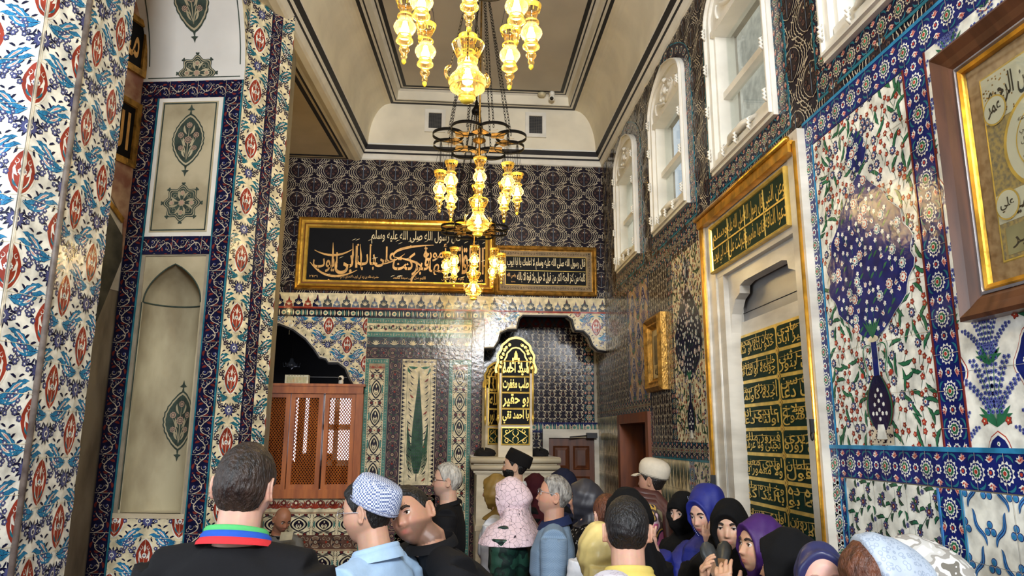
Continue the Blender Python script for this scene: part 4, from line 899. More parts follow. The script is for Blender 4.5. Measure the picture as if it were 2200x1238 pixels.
# chamfer strips
s1, s2, s3 = .20, .305, .42
mb.prism(rect(0, 0, s3, 5.5), CH, -.05, 0, M_mortar)
def narrow(A, k):
    b = Art(); b.stamp(A[0], 0, 0, 0, k, sy=1.0); return b, A[1]*k, A[2]
L(mb, CH, SAZ2, 0, 0, s1, 5.5, 'cream', ox=s1*.5, oy=.12); edge(mb, CH, s1, 0, s1+.004, 5.5, 'ink', .009); L(mb, CH, fit(P_arabesque('night'), s2-s1-.006), s1+.005, 0, s2, 5.5, 'night', ox=s1+.005, oy=.07)
L(mb, CH, SAZ2, s2, 0, s3, 5.5, 'cream', ox=s2-.05, oy=.05)
# vaulted plaster head above the pier, swinging forward
R_ = 1.15; prof = [(R_*(1-math.cos(q)), 4.27+R_*math.sin(q)) for q in np.linspace(0, math.pi/2, 16)]
mb.grid([[PF(u, z, n_) for u in (uL-.30, uL, (uL+uR)/2, 0)] for n_, z in prof], mat('white_vault_plaster', (216, 214, 206), rough=.7, vary=.04, scale=3))
for u in (0.0, uL-.30):
    P = [PF(u, z, n_) for n_, z in prof]+[PF(u, 5.5, -.05), PF(u, 4.27, -.05)]; mb.add(P, [tuple(range(len(P)))], glaze('cream'))
VA = frame(PF(0, 0, 0), (-PF.N[0]*-1, -PF.N[1]*-1, 0), (0, 0, 1), PF.U)
lay(mb, VA, SAZ2[0], 0.0, 4.27, 1.1, 5.5, .1, .12, SAZ2[1], SAZ2[2], d=.002, hole=lambda u, v: v < 4.275+math.sqrt(max(0, R_**2-(R_-u)**2)))
for w0, w1, e in ((uL+.03, uL+.038, 0), (-.038, -.030, 0)):
    mb.grid([[PF(u, z-.0, n_+.003) for u in (w0, w1)] for n_, z in [(a_+.0, b_-.003) for a_, b_ in prof[1:]]], M_paint)
mb.grid([[PF(u, z, n_+.003) for u in (uL+.03, -.03)] for n_, z in [(prof[0][0], 4.295), (prof[0][0], 4.303)]], M_paint)
def onvault(u, v, d):
    q = (v-4.27)/R_; return PF(u, 4.27+R_*math.sin(q)-d*math.sin(q), R_*(1-math.cos(q))+d*math.cos(q))
putm(mb, onvault, [(m, np.array([p for p in clip(P, -2, 4.305, 2, 9)]), z) for m, P, z in medal(uc+.02, 4.33, .14, .14, True) if len(clip(P, -2, 4.305, 2, 9)) > 2], d=.004, sv=.05)
putm(mb, onvault, medal(uc+.0, 4.86, .13, .24), d=.004, sv=.05)
pr_ = mb.build('wall_pier'); tag(pr_, 'tiled pier with a pointed limestone niche and painted medallions', None, None, 'structure')

# ---- side face behind the near pillar: marble lining with script panels
t7 = math.radians(70); LWF = frame((-2.285, 4.97, 0), (math.cos(t7), math.sin(t7), 0), (0, 0, 1), (math.sin(t7), -math.cos(t7), 0))
mb = MB(); mb.prism(rect(-2.2, 0, 0, 5.4), LWF, -.2, 0, M_brownm)
zz = lambda x, y: fuv(LWF, x, y)
def quad(pts, m, d0=0.0, d1=.01): mb.prism([zz(*p) for p in pts], LWF, d0, d1, m)
z1 = zz(265, 560)[1]
mb.prism(rect(-2.2, z1+.55, 0, 5.4), LWF, 0, .008, M_redm)
mb.prism(rect(-2.2, 2.75, 0, z1+.62), LWF, 0, .006, M_marble)
mb.prism([zz(*p) for p in ((212, 420), (262, 510), (258, 560), (242, 600), (205, 690), (190, 620), (205, 520))][::-1], LWF, .006, .012, mat('stained_grey_marble', (84, 82, 72), rough=.5, rgb2=(50, 50, 44), scale=9))
mb.prism([zz(*p) for p in ((232, 415), (262, 475), (258, 555), (268, 545), (285, 430), (300, 350), (240, 345))][::-1], LWF, .007, .016, M_redm)
mb.prism([zz(*p) for p in ((228, 425), (262, 470), (258, 480), (226, 435))][::-1], LWF, .012, .022, M_gold2)
lwp = mb.build('wall_side'); tag(lwp, 'marble lined side face behind the near tiled pillar', None, None, 'structure')

# ---- near pillar
mb = MB()
t75 = math.radians(74)
NA = frame((-1.855, 3.05, 0), (1, 0, 0), (0, 0, 1), (0, -1, 0)); NBf = frame((-1.855, 3.05, 0), (math.cos(t75), math.sin(t75), 0), (0, 0, 1), (math.sin(t75), -math.cos(t75), 0))
pB = NBf(.215, 0, 0); NC = frame((pB[0], pB[1], 0), (math.cos(math.radians(91)), math.sin(math.radians(91)), 0), (0, 0, 1), (math.sin(math.radians(91)), -math.cos(math.radians(91)), 0))
pC = NC(.44, 0, 0)
mb.prism([(-3.2, 3.06), (-1.858, 3.056), (pB[0]-.004, pB[1]), (pC[0]-.004, pC[1]), (-3.2, pC[1])], lambda u, v, d=0: np.array((u, v, d)), 0, 5.5, M_mortar)
L(mb, NA, SAZ, -1.345, 0, -.003, 5.3, 'white', ox=0, oy=.02); L(mb, NBf, SAZ, .0, 0, .215, 5.3, 'white', ox=0, oy=.02)
L(mb, NC, SAZ, .0, 0, .44, 5.3, 'white', ox=.115, oy=-.04)
mb.tube([NBf(.212, 0, .004), NBf(.212, 5.3, .004)], .017, mat('grey_corner_marble', (120, 110, 102), rough=.5, rgb2=(84, 74, 68), scale=20), 8)
mb.tube([(-1.853, 3.049, 0), (-1.853, 3.049, 5.3)], .004, glaze('bone'), 6)
tag(mb.build('wall_pillar'), 'near pillar covered in large turquoise leaf and rust medallion tiles', None, None, 'structure')
# ------------------------------------------------------------------ Arabic lettering (shaped with presentation forms, set in Blender's own font)
_D4 = dict(zip('بتثجحخسشصضطظعغفقكلمنهي', [0xFE8F, 0xFE95, 0xFE99, 0xFE9D, 0xFEA1, 0xFEA5, 0xFEB1, 0xFEB5, 0xFEB9, 0xFEBD, 0xFEC1, 0xFEC5, 0xFEC9, 0xFECD, 0xFED1, 0xFED5, 0xFED9, 0xFEDD, 0xFEE1, 0xFEE5, 0xFEE9, 0xFEF1]))
_D4['ئ'] = 0xFE89; _D4['پ'] = 0xFB56; _D4['چ'] = 0xFB7A
_D2 = dict(zip('اأإآدذرزوةىؤ', [0xFE8D, 0xFE83, 0xFE87, 0xFE81, 0xFEA9, 0xFEAB, 0xFEAD, 0xFEAF, 0xFEED, 0xFE93, 0xFEEF, 0xFE85]))
def shape(t):
    t = t.replace('الله', 'اﷲ') if False else t
    out = []; n = len(t); i = 0; join = False
    while i < n:
        c = t[i]; nx = t[i+1] if i+1 < n else ' '
        if c == 'ل' and nx in 'اأإآ':
            b = {'ا': 0xFEFB, 'أ': 0xFEF7, 'إ': 0xFEF9, 'آ': 0xFEF5}[nx]; out.append(chr(b+(1 if join else 0))); join = False; i += 2; continue
        if c in _D4:
            b = _D4[c]; nj = nx in _D4 or nx in _D2
            out.append(chr(b+(3 if join and nj else 2 if nj else 1 if join else 0))); join = nj
        elif c in _D2: out.append(chr(_D2[c]+(1 if join else 0))); join = False
        else: out.append(c); join = False
        i += 1
    return ''.join(out[::-1])
_TC = {}
def text_mesh(t, bold=0.0, res=2):
    key = (t, bold, res)
    if key in _TC: return _TC[key]
    cu = bpy.data.curves.new('lettering', 'FONT'); cu.body = shape(t); cu.resolution_u = res; cu.offset = bold; cu.fill_mode = 'FRONT'; cu.extrude = 0.0
    o = bpy.data.objects.new('lettering', cu); COL.objects.link(o); bpy.context.view_layer.update()
    me = bpy.data.meshes.new_from_object(o.evaluated_get(bpy.context.evaluated_depsgraph_get()))
    v = np.zeros(len(me.vertices)*3); me.vertices.foreach_get('co', v); v = v.reshape(-1, 3); f = [tuple(p.vertices) for p in me.polygons]
    bpy.data.objects.remove(o); bpy.data.curves.remove(cu); bpy.data.meshes.remove(me)
    if len(v): v = v[:, :2]-v[:, :2].min(0); v = v/np.maximum(v.max(0), 1e-6)
    _TC[key] = (v, f); return _TC[key]
def write(mb, fr, t, x0, y0, x1, y1, m, d=.01, bold=.012, slant=0.0, arc=0.0, depth=.002):
    v, f = text_mesh(t, bold)
    if not len(v): return
    u = x0+(x1-x0)*v[:, 0]+slant*(v[:, 1]-.5)*(y1-y0); w_ = y0+(y1-y0)*v[:, 1]+arc*np.sin(np.pi*v[:, 0])*(y1-y0)
    n = len(u); V = [fr(a, b, d) for a, b in zip(u, w_)]
    mb.add(V, f, m)
_sj = [0]
def seg(mb, fr, P, w, m, d, taper=True):
    _sj[0] = (_sj[0]+1) % 23; d = d+_sj[0]*4e-5; R_ = ribbon(P, w, taper); mb.add([fr(a, b, d) for a, b in R_], [tuple(range(len(R_)))], m)

def moulded_frame(mb, fr, x0, y0, x1, y1, prof, m):
    """picture frame: prof = [(inset, height)] swept round the rectangle with mitred corners"""
    rings = [[fr(x0+i, y0+i, h), fr(x1-i, y0+i, h), fr(x1-i, y1-i, h), fr(x0+i, y1-i, h)] for i, h in prof]
    for k in range(len(rings)-1):
        mm = m[k] if isinstance(m, list) else m
        for j in range(4): mb.add([rings[k][j], rings[k][(j+1) % 4], rings[k+1][(j+1) % 4], rings[k+1][j]], [(0, 1, 2, 3)], mm)

M_brownish = mat('gilt_groove_shade', (120, 74, 26), rough=.4, metal=.4)  # darker gold painted into the frame grooves as shade, so the moulding steps show
M_blackp = mat('black_panel_ground', (9, 8, 10), rough=.5, spec=.12, vary=.1)
M_letter = mat('gilt_lettering', (208, 158, 88), rough=.4, metal=.35, vary=.15, scale=10)
M_lett2 = mat('pale_gold_lettering', (226, 206, 160), rough=.45, metal=.2, vary=.1, scale=10)
M_green = mat('dark_green_ground', (8, 40, 30), rough=.6, vary=.15, spec=.15)
# ---- large black and gold panel on the end wall
x0, y0, x1, y1 = -1.81, 3.385, .40, 4.215
OB = frame((x0, 8-.012, 0), (1, 0, 0), (0, 0, 1), (0, -1, 0)); OB = frame((0, 7.985, 0), (1, 0, 0), (0, 0, 1), (0, -1, 0))
P1 = empty('calligraphy_panel', OB((x0+x1)/2, y0), 'wide black calligraphy panel in heavy gold frame hanging above the crest tiles', 'framed calligraphy')
mb = MB(); mb.prism(rect(x0+.02, y0+.02, x1-.02, y1-.02), OB, 0, .010, M_blackp); mb.build('backing', P1)
mb = MB(); moulded_frame(mb, OB, x0, y0, x1, y1, [(0, 0), (0, .045), (.012, .055), (.03, .045), (.04, .060), (.06, .058), (.07, .038), (.085, .042), (.10, .026), (.112, .028), (.118, .010)], [M_gold2, M_gold2, M_gold, M_brownish, M_gold, M_goldp, M_brownish, M_goldp, M_gold, M_goldp]); mb.build('frame', P1)
mb = MB()
write(mb, OB, 'قال رسول الله صلى الله عليه وسلم', -.72-.28, 3.93, .0, 4.09, M_lett2, .0125, .008)
# the large line, in overlapping strokes of words
for t, a_, b_, c_, d_, sl in (('ايوب', -1.64, 3.59, -1.36, 3.82, 0), ('ابى', -1.40, 3.57, -1.14, 3.90, 0), ('باب', -1.16, 3.62, -.95, 3.90, 0), ('على', -.97, 3.66, -.72, 3.90, 0), ('فبركت', -.76, 3.57, -.34, 3.84, .1), ('مأمورة', -.42, 3.74, -.08, 3.95, 0), ('فانها', -.36, 3.57, -.04, 3.78, 0), ('الناقة', -.06, 3.60, .27, 3.92, 0)):
    write(mb, OB, t, a_+.01, b_, c_, d_, M_letter, .012+.0006*len(t), .016, sl)
for (xa, ya, xb, yb, w_) in ((-1.42, 3.62, -1.42, 3.93, .022), (-1.20, 3.66, -1.20, 3.93, .022), (-1.10, 3.64, -1.12, 3.92, .02), (-.38, 3.68, -.39, 3.93, .022), (.03, 3.62, .02, 3.93, .022), (.17, 3.62, .16, 3.92, .022)):
    seg(mb, OB, [(xb, yb), ((xa+xb)/2+.006, (ya+yb)/2), (xa, ya)], w_, M_letter, .0165)
seg(mb, OB, bez((-.30, 3.93), (-.78, 3.90), (-.74, 3.78), 14), .030, M_letter, .017); seg(mb, OB, bez((-.74, 3.78), (-.45, 3.74), (-.42, 3.66), 12), .026, M_letter, .017)
seg(mb, OB, bez((-1.62, 3.84), (-1.40, 3.72), (-1.20, 3.86), 12), .026, M_letter, .017); seg(mb, OB, bez((-1.66, 3.70), (-1.46, 3.44), (-1.14, 3.62), 14), .026, M_letter, .017)
seg(mb, OB, bez((-.95, 3.68), (-.75, 3.70), (-.62, 3.82), 12), .016, M_letter, .017); seg(mb, OB, bez((-.42, 3.66), (-.60, 3.50), (-.50, 3.48), 12), .022, M_letter, .017)
rnd = random.Random(2)
for k in range(34):
    x = rnd.uniform(-1.65, .25); y = rnd.choice((3.93, 3.96, 3.55, 3.75)); seg(mb, OB, [(x, y), (x+.02, y+.012), (x+.045, y+.022)], .007, M_lett2, .018)
    if k % 2: E = rect(-.010, -.010, .010, .010)@np.array([[.7, .7], [-.7, .7]])+(x+.03, y-.05); mb.add([OB(a, b, .018) for a, b in E], [(0, 1, 2, 3)], M_letter)
for (a_, b_, t) in ((-1.40, -.90, 'حضرت خالد بن زيد ابي ايوب الانصاري رضي الله عنه'), (-.74, -.38, 'اللهم صل على سيدنا محمد'), (-.20, .05, 'كتبه الحاج كامل'), (.12, .26, 'سنة')):
    write(mb, OB, t, a_, 3.515, b_, 3.565, M_letter, .0125, .004)
write(mb, OB, '١٣١٢', -1.66, 3.53, -1.57, 3.555, M_letter, .0125, .004)
mb.build('lettering', P1)
# ---- second panel
x0, y0, x1, y1 = .40, 3.375, 1.56, 3.945
P2 = empty('calligraphy_panel', OB((x0+x1)/2, y0), 'smaller black two-line calligraphy panel with patterned gold border beside the corner', 'framed calligraphy')
mb = MB(); mb.prism(rect(x0+.02, y0+.02, x1-.02, y1-.02), OB, 0, .010, M_blackp); mb.build('backing', P2)
mb = MB(); moulded_frame(mb, OB, x0, y0, x1, y1, [(0, 0), (0, .035), (.01, .042), (.025, .034), (.035, .038), (.048, .014), (.055, .012)], M_gold2); mb.build('frame', P2)
mb = MB(); moulded_frame(mb, OB, x0+.055, y0+.055, x1-.055, y1-.055, [(0, .0115), (.062, .0118), (.063, .0118), (.067, .013)], [mat('patterned_border', (132, 108, 66), rough=.5), M_goldp, M_goldp])
for i in range(34):
    for (u, v) in ((x0+.085+i*.030, y0+.085), (x0+.085+i*.030, y1-.085)): seg(mb, OB, curl(u, v, .014, 1.1, i*1.3, 1, 8), .005, M_blackp, .0125)
for i in range(15):
    for (u, v) in ((x0+.085, y0+.10+i*.028), (x1-.085, y0+.10+i*.028)): seg(mb, OB, curl(u, v, .013, 1.1, i*1.3, 1, 8), .005, M_blackp, .0125)
mb.prism(rect(x0+.125, (y0+y1)/2-.002, x1-.125, (y0+y1)/2+.002), OB, .012, .0135, M_goldp); mb.build('border', P2)
mb = MB(); ym = (y0+y1)/2
write(mb, OB, 'قال رسول الله صلى الله عليه وسلم لا اعلمك يا ابا ايوب', x0+.135, ym+.012, x1-.13, y1-.135, M_lett2, .0125, .010)
write(mb, OB, 'كلمة من كنز الجنة اكثر من قول لا حول ولا قوة الا بالله', x0+.25, y0+.14, x1-.13, ym-.015, M_lett2, .0125, .010)
write(mb, OB, 'رضي الله', x0+.135, y0+.19, x0+.235, ym-.03, M_letter, .0125, .006); write(mb, OB, '١٢٢٦', x0+.18, y0+.145, x0+.23, y0+.16, M_letter, .0125, .004)
mb.build('lettering', P2)

# ---- marble portal in the right wall
PT = empty('door_3', RW(-3.9, 0, 0)); tag(PT, 'tall white marble portal with gilded mouldings set in the side wall', None, None, 'structure')
mb = MB(); zo = 3.25
# stepped jambs and lintel
for (u0, u1, d) in ((-4.64, -4.52, .045), (-4.52, -4.40, .03), (-4.40, -4.30, .02), (-3.32, -3.235, .03), (-3.235, -3.17, .045)): mb.prism(rect(u0, 0, u1, 3.19 if d > .04 else 2.80 if u0 < -4 and d < .04 and u0 > -4.45 else 3.19), RW, -.20, d, M_marble)
mb.prism(rect(-4.64, 3.19, -3.17, zo+.03), RW, -.20, .045, M_marble); mb.prism(rect(-4.40, 2.80, -3.30, 3.19), RW, -.20, .022, M_marble)
mb.tube([RW(-4.40, 1.4, .02), RW(-4.40, 2.8, .02)], .008, M_marble, 6)
mb.build('jamb', PT)
mb = MB()   # scalloped arch slab, set back
ar = [(-4.30, 2.30), (-4.297, 2.44), (-4.27, 2.55), (-4.20, 2.63), (-4.13, 2.655), (-4.12, 2.70), (-4.05, 2.715), (-3.55, 2.715), (-3.49, 2.70), (-3.48, 2.655), (-3.41, 2.63), (-3.35, 2.55), (-3.325, 2.44), (-3.322, 2.30)]
mb.prism([(-4.41, 2.30), (-4.41, 2.86), (-3.29, 2.86), (-3.29, 2.30)]+ar[::-1], RW, -.075, -.012, M_marble); mb.build('scalloped_arch', PT)
mb = MB()
for (u0, u1) in ((-4.60, -4.535),): mb.tube([RW(u0+.015, 0, .05), RW(u0+.015, zo-.03, .05), RW(-3.20, zo-.03, .05), RW(-3.20, 0, .05)], .010, M_gold, 8)
mb.prism(rect(-4.585, 0, -4.545, zo-.03), RW, .03, .058, M_gold); mb.prism(rect(-4.585, zo-.075, -3.215, zo-.012), RW, .03, .075, M_gold); mb.tube([RW(-4.60, zo-.01, .08), RW(-3.205, zo-.01, .08)], .014, M_gold, 8)
mb.build('gilded_moulding', PT)
mb = MB(); mb.prism(rect(-4.40, -.1, -3.2, 3.1), RW, -.50, -.42, M_greym) if False else None
mb.prism(rect(-4.45, 2.49, -3.2, 2.9), RW, -.14, -.10, M_greym); mb.prism(rect(-4.45, 2.415, -3.2, 2.50), RW, -.13, -.075, M_marble); mb.prism(rect(-4.45, 0, -4.37, 2.42), RW, -.13, -.075, M_marble)
mb.tube([RW(-4.40, 2.56, -.098), RW(-3.2, 2.56, -.098)], .0025, M_black, 4); mb.build('back_slab', PT)
mb = MB()
for (y_, z_) in ((4.545, 1.55), (3.20, 1.86)): 
    mb.box((XR-.075, y_-.006, z_-.03), (XR-.045, y_+.006, z_+.03), M_black); mb.tube([(XR-.07, y_+.012*math.cos(q), z_-.045+.018*math.sin(q)) for q in np.linspace(0, 6.28, 12)], .004, M_black, 5)
mb.build('iron_latch', PT)
# inscription over the portal
xi0, xi1, yi0, yi1 = -4.42, -3.33, 2.845, 3.135
INS = empty('inscription_plaque', RW(-3.88, yi0, .03), 'gold lettered dark green inscription in gilded border over the marble portal', 'inscription')
mb = MB(); mb.prism(rect(xi0, yi0, xi1, yi1), RW, .022, .036, M_green); mb.build('ground', INS)
mb = MB(); moulded_frame(mb, RW, xi0-.01, yi0-.01, xi1+.01, yi1+.01, [(0, .02), (0, .050), (.008, .054), (.017, .044), (.019, .036)], M_goldp); mb.build('border', INS)
mb = MB(); mb.prism(rect(xi0+.02, (yi0+yi1)/2-.005, xi1-.02, (yi0+yi1)/2+.005), RW, .036, .041, M_goldp)
ws = (xi1-xi0-.04)
for r_, (ya, yb, words) in enumerate((((yi0+yi1)/2+.008, yi1-.025, ['وسلم', 'صلى الله عليه', 'قال رسول الله', 'وعن النبى']), (yi0+.025, (yi0+yi1)/2-.008, ['باب ابي ايوب', 'فبركت على', 'فانها مأمورة', 'دعوا الناقة']))):
    for k, t in enumerate(words):
        a_ = xi0+.02+ws*k/4; write(mb, RW, t, a_+.008, ya, a_+ws/4-.004, yb, M_goldp, .0385, .004)
        if k: mb.prism(rect(a_-.003, ya-.01, a_+.003, yb+.01), RW, .036, .0395, M_goldp)
mb.build('lettering', INS)
# gold and green cartouche panel in the portal
GP = empty('cartouche_panel', RW(-3.8, 0, -.07), 'tall panel of dark green cartouches with gold script inside the marble portal', 'calligraphy panel')
dG = -.072; gx0, gx1 = -4.375, -3.24; cwid = .535; rh = .1395
mb = MB(); mb.prism(rect(gx0, .2, gx1, 2.42), RW, -.10, dG, M_goldp); mb.build('gilded_lattice', GP)
lines_ = [('حاكم هادى', 'خلاد نيز آباد', 'جهان داور محمد', 'خدو بنده او شاه'), ('شهاب ثنى', 'مولى بنور', 'خليل و ال مفضل', 'چونكه او شاهد'), ('پنجره سن', 'سنك دعا', 'از روزنه سنه', 'اجده كاولمه'), ('الله اولاخ', 'دير مفتوح', 'عابدى اند', 'اولنه دعا'), ('ولا زيرى', 'ولدن زوره', 'فيروز ملك', 'تجيلى ولا عرس'), ('دون سلطان', 'لله قول', 'اولدى معبد', 'ولا معمور بو'), ('پنجره ده', 'ابدنه بو', 'وخ ابره ملد', 'بالند كو'), ('بلده كار روزن', 'ان مام نور', 'اولدى مستنا', 'والد اضى'), ('سيد احق', 'شفيع', 'چوت', 'حق'), ('دعا', 'نور', 'الله', 'محمد')]
car = MB(); let = MB()
for r_ in range(14):
    zt_ = 2.408-r_*rh
    for c_ in range(2):
        ua = gx0+.022+c_*(cwid+.022); ub_ = min(ua+cwid, gx1-.004)
        if ua > gx1-.06: continue
        za_, zb_ = zt_-rh+.016, zt_-.004; e = .018
        poly = [(ua+e, za_), (ub_-e, za_), (ub_-e*.4, za_+e*.4), (ub_, za_+e), (ub_, zb_-e), (ub_-e*.4, zb_-e*.4), (ub_-e, zb_), (ua+e, zb_), (ua+e*.4, zb_-e*.4), (ua, zb_-e), (ua, za_+e), (ua+e*.4, za_+e*.4)]
        cb_ = MB(); cb_.prism(poly, RW, dG-.002, dG+.002, M_green); c_o = cb_.build('cartouche', GP)
        L4 = lines_[r_ % 10]; k = (1-c_ % 2)*2
        lb = MB()
        write(lb, RW, L4[(2, 0, 2)[c_]], ua+.015, (za_+zb_)/2-.010, ub_-.012, zb_-.006, M_goldp, dG+.005, .014); write(lb, RW, L4[(3, 1, 3)[c_]], ua+.015, za_+.006, ub_-.012, (za_+zb_)/2+.016, M_goldp, dG+.0058, .014)
        for q in range(3):
            xq = ua+.07+q*.13+.02*(r_ % 3); seg(lb, RW, [(xq, zb_-.02), (xq+.003, (za_+zb_)/2), (xq+.001, za_+.03)], .007, M_goldp, dG+.0066)
        seg(lb, RW, [(ua+.03, zb_-.028-.006*(r_ % 3)), ((ua+ub_)/2, zb_-.024), (ub_-.05, zb_-.024-.006*((r_+1) % 2))], .004, M_goldp, dG+.0066)
        lb.build('lettering', c_o)
        if c_ > 0:
            kb = MB(); 
            for rr, m_, dz in ((.026, M_gold2, .001), (.021, M_goldp, .002), (.009, M_gold2, .003)): E = petals(ua-.011, za_-.011, rr, 4, .35, 5, math.pi/4); kb.add([RW(a, b, dG+dz) for a, b in E], [tuple(range(len(E)))], m_)
            kb.build('knot', GP)
# ---- small gold framed print on the right wall
SF = empty('framed_print', RW(-5.85, 2.17, 0), 'small gold framed print hanging left of the marble portal on the side wall', 'framed picture')
mb = MB(); moulded_frame(mb, RW, -6.10, 2.18, -5.62, 2.80, [(0, 0), (0, .05), (.03, .075), (.06, .05), (.075, .055), (.10, .02), (.11, .02)], M_gold2); mb.build('frame', SF)
mb = MB(); mb.prism(rect(-6.0, 2.28, -5.72, 2.70), RW, .012, .018, mat('aged_cream_paper', (206, 190, 150), rough=.4, rgb2=(176, 156, 112), scale=9)); mb.prism(rect(-5.95, 2.40, -5.80, 2.64), RW, .018, .020, mat('print_dark_tone', (92, 88, 76), rough=.4, rgb2=(140, 128, 100), scale=14))
write(mb, RW, 'الله', -5.93, 2.31, -5.80, 2.39, M_black, .021, .02); mb.build('print', SF)

# ---- big framed calligraphy at the right edge
bx0, bx1, by0, by1 = -2.175, -1.42, 2.17, 3.085
BF = empty('framed_calligraphy', RW(-1.8, by0, 0), 'large brown wood framed calligraphic sheet hanging at the right end of the side wall', 'framed calligraphy')
mb = MB(); moulded_frame(mb, RW, bx0, by0, bx1, by1, [(0, 0), (0, .060), (.012, .068), (.04, .05), (.062, .040), (.075, .030)], mat('walnut_frame', (92, 56, 34), rough=.3, rgb2=(66, 38, 22), scale=6, stretch=(1, 4, .6), detail=6)); mb.build('frame', BF)
mb = MB(); moulded_frame(mb, RW, bx0+.075, by0+.075, bx1-.075, by1-.075, [(0, .034), (.008, .038), (.010, .026)], mat('silver_lip', (170, 170, 176), rough=.3, metal=.6)); moulded_frame(mb, RW, bx0+.085, by0+.085, bx1-.085, by1-.085, [(0, .026), (.006, .034), (.018, .030), (.022, .016)], M_gold); mb.build('inner_moulding', BF)
M_mount = mat('gold_flecked_mount', (188, 152, 112), rough=.45, rgb2=(150, 112, 76), scale=40, detail=8); M_paper = mat('cream_paper', (222, 214, 188), rough=.5, vary=.05)
mb = MB(); mb.prism(rect(bx0+.1, by0+.1, bx1-.1, by1-.1), RW, .0, .014, M_mount)
mx0, mx1, my0, my1 = bx0+.165, bx1-.165, by0+.165, by1-.165
moulded_frame(mb, RW, mx0-.008, my0-.008, mx1+.008, my1+.008, [(0, .0142), (.003, .0155), (.008, .0145)], M_goldp); mb.build('mount', BF)
mb = MB(); mb.prism(rect(mx0, my0, mx1, my1), RW, .014, .0155, mat('speckled_gold_sheet', (190, 160, 96), rough=.4, rgb2=(120, 110, 96), scale=70)); ink = mat('black_ink', (30, 24, 26), rough=.6)
mb.prism(rect(mx0, my1-.15, mx1, my1), RW, .0155, .0165, M_paper); write(mb, RW, 'بسم الله الرحمن الرحيم', mx0+.02, my1-.13, mx1-.0, my1-.02, ink, .0170, .02)
mb.prism(rect(mx0, my0+.11, mx1, my0+.2), RW, .0155, .0165, M_paper); write(mb, RW, 'رحمة للعالمين', mx0+.02, my0+.12, mx1-.02, my0+.19, ink, .0170, .02)
mb.prism(rect(mx0+.02, my0+.01, mx1-.02, my0+.095), RW, .0155, .0165, mat('olive_paper', (160, 150, 110), rough=.5)); write(mb, RW, 'كتبه الفقير', mx0+.04, my0+.025, mx1-.04, my0+.08, ink, .0170, .01)
cxm, cym = (mx0+mx1)/2, (my0+my1)/2+.03; RR = .155
for rr, m_, dz in ((RR, M_goldp, .0), (RR-.012, M_paper, .0006), (RR-.05, M_goldp, .0012), (RR-.055, M_paper, .0018)): E = ell(cxm, cym, rr, n=40); mb.add([RW(a, b, .0168+dz) for a, b in E], [tuple(range(40))], m_)
for k in range(5): write(mb, RW, ('عن علي رضي الله عنه', 'كان اذا وصف النبي', 'قال لم يكن بالطويل', 'ولا بالقصير', 'وكان ربعة')[k], cxm-.085, cym+.06-k*.034, cxm+.085, cym+.086-k*.034, ink, .0190, .006)
for (u, v, t) in ((mx0+.045, cym+.145, 'عمر'), (mx1-.045, cym+.145, 'ابو بكر'), (mx0+.045, cym-.16, 'علي'), (mx1-.045, cym-.16, 'عثمان')):
    for rr, m_, dz in ((.048, M_goldp, .0), (.043, M_paper, .0006)): E = ell(u, v, rr, n=24); mb.add([RW(a, b, .0195+dz) for a, b in E], [tuple(range(24))], m_)
    write(mb, RW, t, u-.028, v-.022, u+.028, v+.022, ink, .0206, .02)
rnd = random.Random(12)
for k in range(60):
    x, y = mx0+rnd.uniform(.005, .12), my1-rnd.uniform(.01, .14); E = petals(x, y, .004, 4, .4, 2); mb.add([RW(a, b, .0168) for a, b in E], [tuple(range(8))], M_gold2)
mb.build('written_sheet', BF)
mb = MB(); mb.prism(rect(bx0+.105, by0+.105, bx1-.105, by1-.105), RW, .0225, .0240, M_glass); mb.build('cover_glass', BF)

# ---- script roundels / panels on the side face behind the near pillar
def lw_panel(c4, label, t):
    pts = [zz(*p) for p in c4]; us = [p[0] for p in pts]; vs = [p[1] for p in pts]
    e = empty('script_panel', LWF(sum(us)/4, min(vs), .01), label, 'calligraphy panel')
    mb = MB(); u0_, u1_ = min(us)-.25, max(us); v0_, v1_ = (pts[2][1]+pts[3][1])/2, (pts[0][1]+pts[1][1])/2
    moulded_frame(mb, LWF, u0_, v0_, u1_, v1_, [(0, .008), (0, .03), (.045, .034), (.05, .02)], M_gold2); mb.build('frame', e)
    mb = MB(); mb.prism(rect(u0_+.045, v0_+.045, u1_-.045, v1_-.045), LWF, .008, .02, M_blackp); mb.build('backing', e)
    mb = MB(); write(mb, LWF, t, u0_+.08, v0_+.10, u1_-.08, v1_-.10, M_letter, .0225, .01); mb.build('lettering', e)
lw_panel([(255, 205), (300, 225), (278, 358), (236, 345)], 'black and gold script panel half hidden behind the near pillar, lower one', 'الله')
lw_panel([(270, 20), (306, 50), (306, 168), (270, 150)], 'black and gold script panel behind the near pillar, topmost by the arch', 'محمد')

